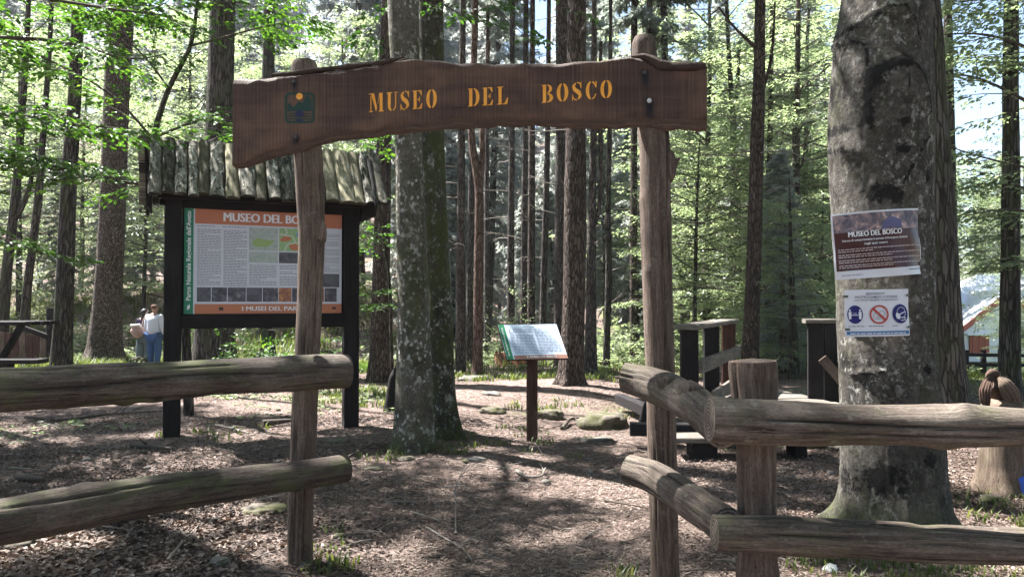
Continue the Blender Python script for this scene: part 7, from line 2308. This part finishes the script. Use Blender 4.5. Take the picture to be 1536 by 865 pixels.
# ---------------------------------------------------------------- dead leaves, grass, low plants
def build_litter():
    r = np.random.default_rng(3)
    mb = MB()
    n = 190000
    u = r.uniform(0, 1, n)
    y = 3.0 * (16 / 3.0) ** (u ** 0.9)
    x = r.uniform(-0.80, 0.80, n) * y
    q = np.stack([x, y, 0 * x], 1)
    dens = 0.58 + 1.3 * fbm(q * 0.8, 3)
    path = np.exp(-((x - 0.1 - 0.03 * y) / (1.25)) ** 2)
    dens = dens * (1 - 0.78 * path)
    keep = r.uniform(0, 1, n) < dens
    x, y = x[keep], y[keep]
    n = len(x)
    z = gh(x, y) + 0.016 * fbm(np.stack([x * 5, y * 5, 0 * x], 1), 3)
    path = np.exp(-((x - 0.1 - 0.03 * y) / (1.25)) ** 2)
    big = sstep(-0.6, -1.3, x) * sstep(6.5, 4.5, y)
    L = r.uniform(0.016, 0.046, n) * (1 - 0.5 * path) * (0.85 + 0.65 * big)
    a = r.uniform(0, 6.28, n)
    ax = np.stack([np.cos(a), np.sin(a), r.normal(0, 0.28, n)], 1)
    nr = np.stack([r.normal(0, 0.4, n), r.normal(0, 0.4, n), np.ones(n)], 1)
    tone = np.clip(0.36 + 0.5 * fbm(np.stack([x * 1.3, y * 1.3, 0 * x], 1), 2) + r.normal(0, 0.24, n), 0, 1)
    pos = np.stack([x, y, z + r.uniform(0.003, 0.022, n)], 1)
    leaf_quads(mb, pos, ax, nr, L, L * r.uniform(0.5, 0.75, n), tone, True, 0.3)
    # fallen needles and leaf crumbs, finer
    n = 260000
    y = 3.0 * (13 / 3.0) ** (r.uniform(0, 1, n) ** 0.95)
    x = r.uniform(-0.78, 0.78, n) * y
    a = r.uniform(0, 6.28, n)
    ax = np.stack([np.cos(a), np.sin(a), r.normal(0, 0.12, n)], 1); nr = np.stack([r.normal(0, 0.25, n), r.normal(0, 0.25, n), np.ones(n)], 1)
    L = r.uniform(0.02, 0.07, n)
    pos = np.stack([x, y, gh(x, y) + 0.016 * fbm(np.stack([x * 5, y * 5, 0 * x], 1), 3) + r.uniform(0.001, 0.012, n)], 1)
    leaf_quads(mb, pos, ax, nr, L, L * r.uniform(0.06, 0.22, n), np.clip(0.36 + 0.5 * fbm(np.stack([x * 1.1 + 9, y * 1.1, 0 * x], 1), 3) + r.normal(0, 0.2, n), 0, 1), False, 0.0)
    o = link('fallen_leaves', mb.mesh('fallen_leaves', (0, 0, 0), MAT['litter']))
    o['kind'] = 'stuff'
    # grass tufts
    mb = MB()
    tufts = []
    for cx, cy_, rr, m, h in ((-1.12, 4.55, 0.14, 8, 0.10), (-1.25, 4.9, 0.3, 4, 0.08), (-1.1, 7.9, 0.5, 16, 0.09), (-0.6, 8.4, 0.5, 12, 0.09), (-2.4, 12.5, 1.3, 110, 0.14), (0.2, 9.2, 0.4, 6, 0.08), (0.45, 11.2, 0.6, 16, 0.12), (1.5, 10.6, 0.6, 8, 0.1),
                              (-9.2, 16.3, 0.9, 160, 0.42), (-8.7, 16.0, 0.5, 80, 0.4), (2.7, 4.75, 0.7, 80, 0.09), (2.2, 4.4, 0.5, 40, 0.09), (0.75, 4.3, 0.2, 7, 0.1), (3.9, 5.6, 0.6, 40, 0.1), (5.2, 9.4, 1.0, 90, 0.16),
                              (-10.2, 14.5, 1.5, 120, 0.2), (-7.0, 20.5, 2.0, 160, 0.5), (-0.2, 15.8, 1.6, 90, 0.15), (2.3, 15.8, 1.8, 110, 0.15), (-4.5, 17, 1.5, 120, 0.3), (-3.7, 9.1, 0.8, 12, 0.1), (0.6, 8.0, 0.7, 6, 0.08)):
        for _ in range(m):
            t = r.uniform(0, 6.28); q = rr * math.sqrt(r.uniform(0, 1))
            tufts.append((cx + q * math.cos(t), cy_ + q * math.sin(t), h))
    for _ in range(3200):
        yy = r.uniform(16.5, 32); xx = r.uniform(-0.75, 0.85) * yy
        tufts.append((xx, yy, r.uniform(0.12, 0.3)))
    for _ in range(1200):
        yy = r.uniform(13, 30); xx = r.uniform(0.4, 0.85) * yy
        tufts.append((xx, yy, r.uniform(0.12, 0.25)))
    tf = np.array(tufts)
    nb = 9
    cx = np.repeat(tf[:, 0], nb) + r.normal(0, 0.03, len(tf) * nb) * (1 + np.repeat(tf[:, 1], nb) * 0.08); cy_ = np.repeat(tf[:, 1], nb) + r.normal(0, 0.03, len(tf) * nb) * (1 + np.repeat(tf[:, 1], nb) * 0.08)
    h = np.repeat(tf[:, 2], nb) * r.uniform(0.5, 1.2, len(cx))
    z = gh(cx, cy_)
    a = r.uniform(0, 6.28, len(cx)); ln = r.uniform(0.2, 0.8, len(cx))
    w = r.uniform(0.003, 0.006, len(cx)) * (1 + np.repeat(tf[:, 1], nb) * 0.10)
    d = np.stack([np.cos(a), np.sin(a), 0 * a], 1); s = np.stack([-np.sin(a), np.cos(a), 0 * a], 1)
    p0 = np.stack([cx, cy_, z - 0.01], 1)
    p1 = p0 + d * (ln * h * 0.35)[:, None] + A(0, 0, 1) * (h * 0.6)[:, None]
    p2 = p0 + d * (ln * h)[:, None] + A(0, 0, 1) * (h * 0.92)[:, None]
    W = w[:, None]
    v = np.stack([p0 - s * W, p0 + s * W, p1 + s * W * 0.8, p1 - s * W * 0.8, p2], 1)
    b = np.arange(len(cx))[:, None] * 5
    rn = np.clip(np.repeat(r.uniform(0, 0.6, len(tf)), nb) + r.uniform(0, 0.4, len(cx)), 0, 1)
    mb.add(v.reshape(-1, 3), b + A(0, 1, 2, 3).astype(int), b + A(3, 2, 4).astype(int), rnd=np.repeat(rn, 5), smooth=False, gc=np.zeros((len(v) * 5, 3)))
    o = link('grass', mb.mesh('grass', (0, 0, 0), MAT['grass'])); o['kind'] = 'stuff'
    # small broad leaved plants of the forest floor
    mb = MB()
    m = 2600
    yy = r.uniform(8, 34, m); xx = r.uniform(-0.75, 0.8, m) * yy
    q = np.stack([xx, yy, 0 * xx], 1)
    ok = (fbm(q * 0.35 + 40, 2) > -0.05 - 0.3 * (yy > 18)) & ((yy > 17) | (np.abs(xx - 0.3) > 1.5))
    xx, yy = xx[ok], yy[ok]
    O = np.repeat(np.stack([xx, yy, gh(xx, yy)], 1), 3, 0)
    a = r.uniform(0, 6.28, len(O))
    hgt = np.repeat(r.uniform(0.05, 0.4, len(xx)) * sstep(7, 24, yy), 3)
    O[:, 2] += hgt
    sprays(mb, O, np.stack([np.cos(a), np.sin(a), 0.25 + 0 * a], 1), r.uniform(0.15, 0.4, len(O)) * (0.6 + 0.02 * O[:, 1]), 9, 0.075, r)
    o = link('undergrowth', mb.mesh('undergrowth', (0, 0, 0), MAT['leaf_mid'])); o['kind'] = 'stuff'


build_litter()


# ---------------------------------------------------------------- thin haze volume added to lift the brightness of the far wood
def build_haze():
    t = bpy.data.materials.new('lift_haze')
    t.use_nodes = True
    nt = t.node_tree
    nt.nodes.clear()
    o = nt.nodes.new('ShaderNodeOutputMaterial'); v = nt.nodes.new('ShaderNodeVolumePrincipled')
    v.inputs['Color'].default_value = (0.93, 0.96, 0.97, 1)
    v.inputs['Density'].default_value = 0.0003
    v.inputs['Anisotropy'].default_value = 0.2
    nt.links.new(v.outputs[0], o.inputs['Volume'])
    mb = MB()
    x0, x1, y0, y1, z0, z1 = -310, 310, -300, 320, -6, 60
    c = [(x0, y0, z0), (x1, y0, z0), (x1, y1, z0), (x0, y1, z0), (x0, y0, z1), (x1, y0, z1), (x1, y1, z1), (x0, y1, z1)]
    mb.add(c, [[3, 2, 1, 0], [4, 5, 6, 7], [0, 1, 5, 4], [1, 2, 6, 5], [2, 3, 7, 6], [3, 0, 4, 7]], smooth=False)
    b = link('haze', mb.mesh('haze', (0, 0, 0), t)); b['kind'] = 'stuff'


if HAZE:
    build_haze()
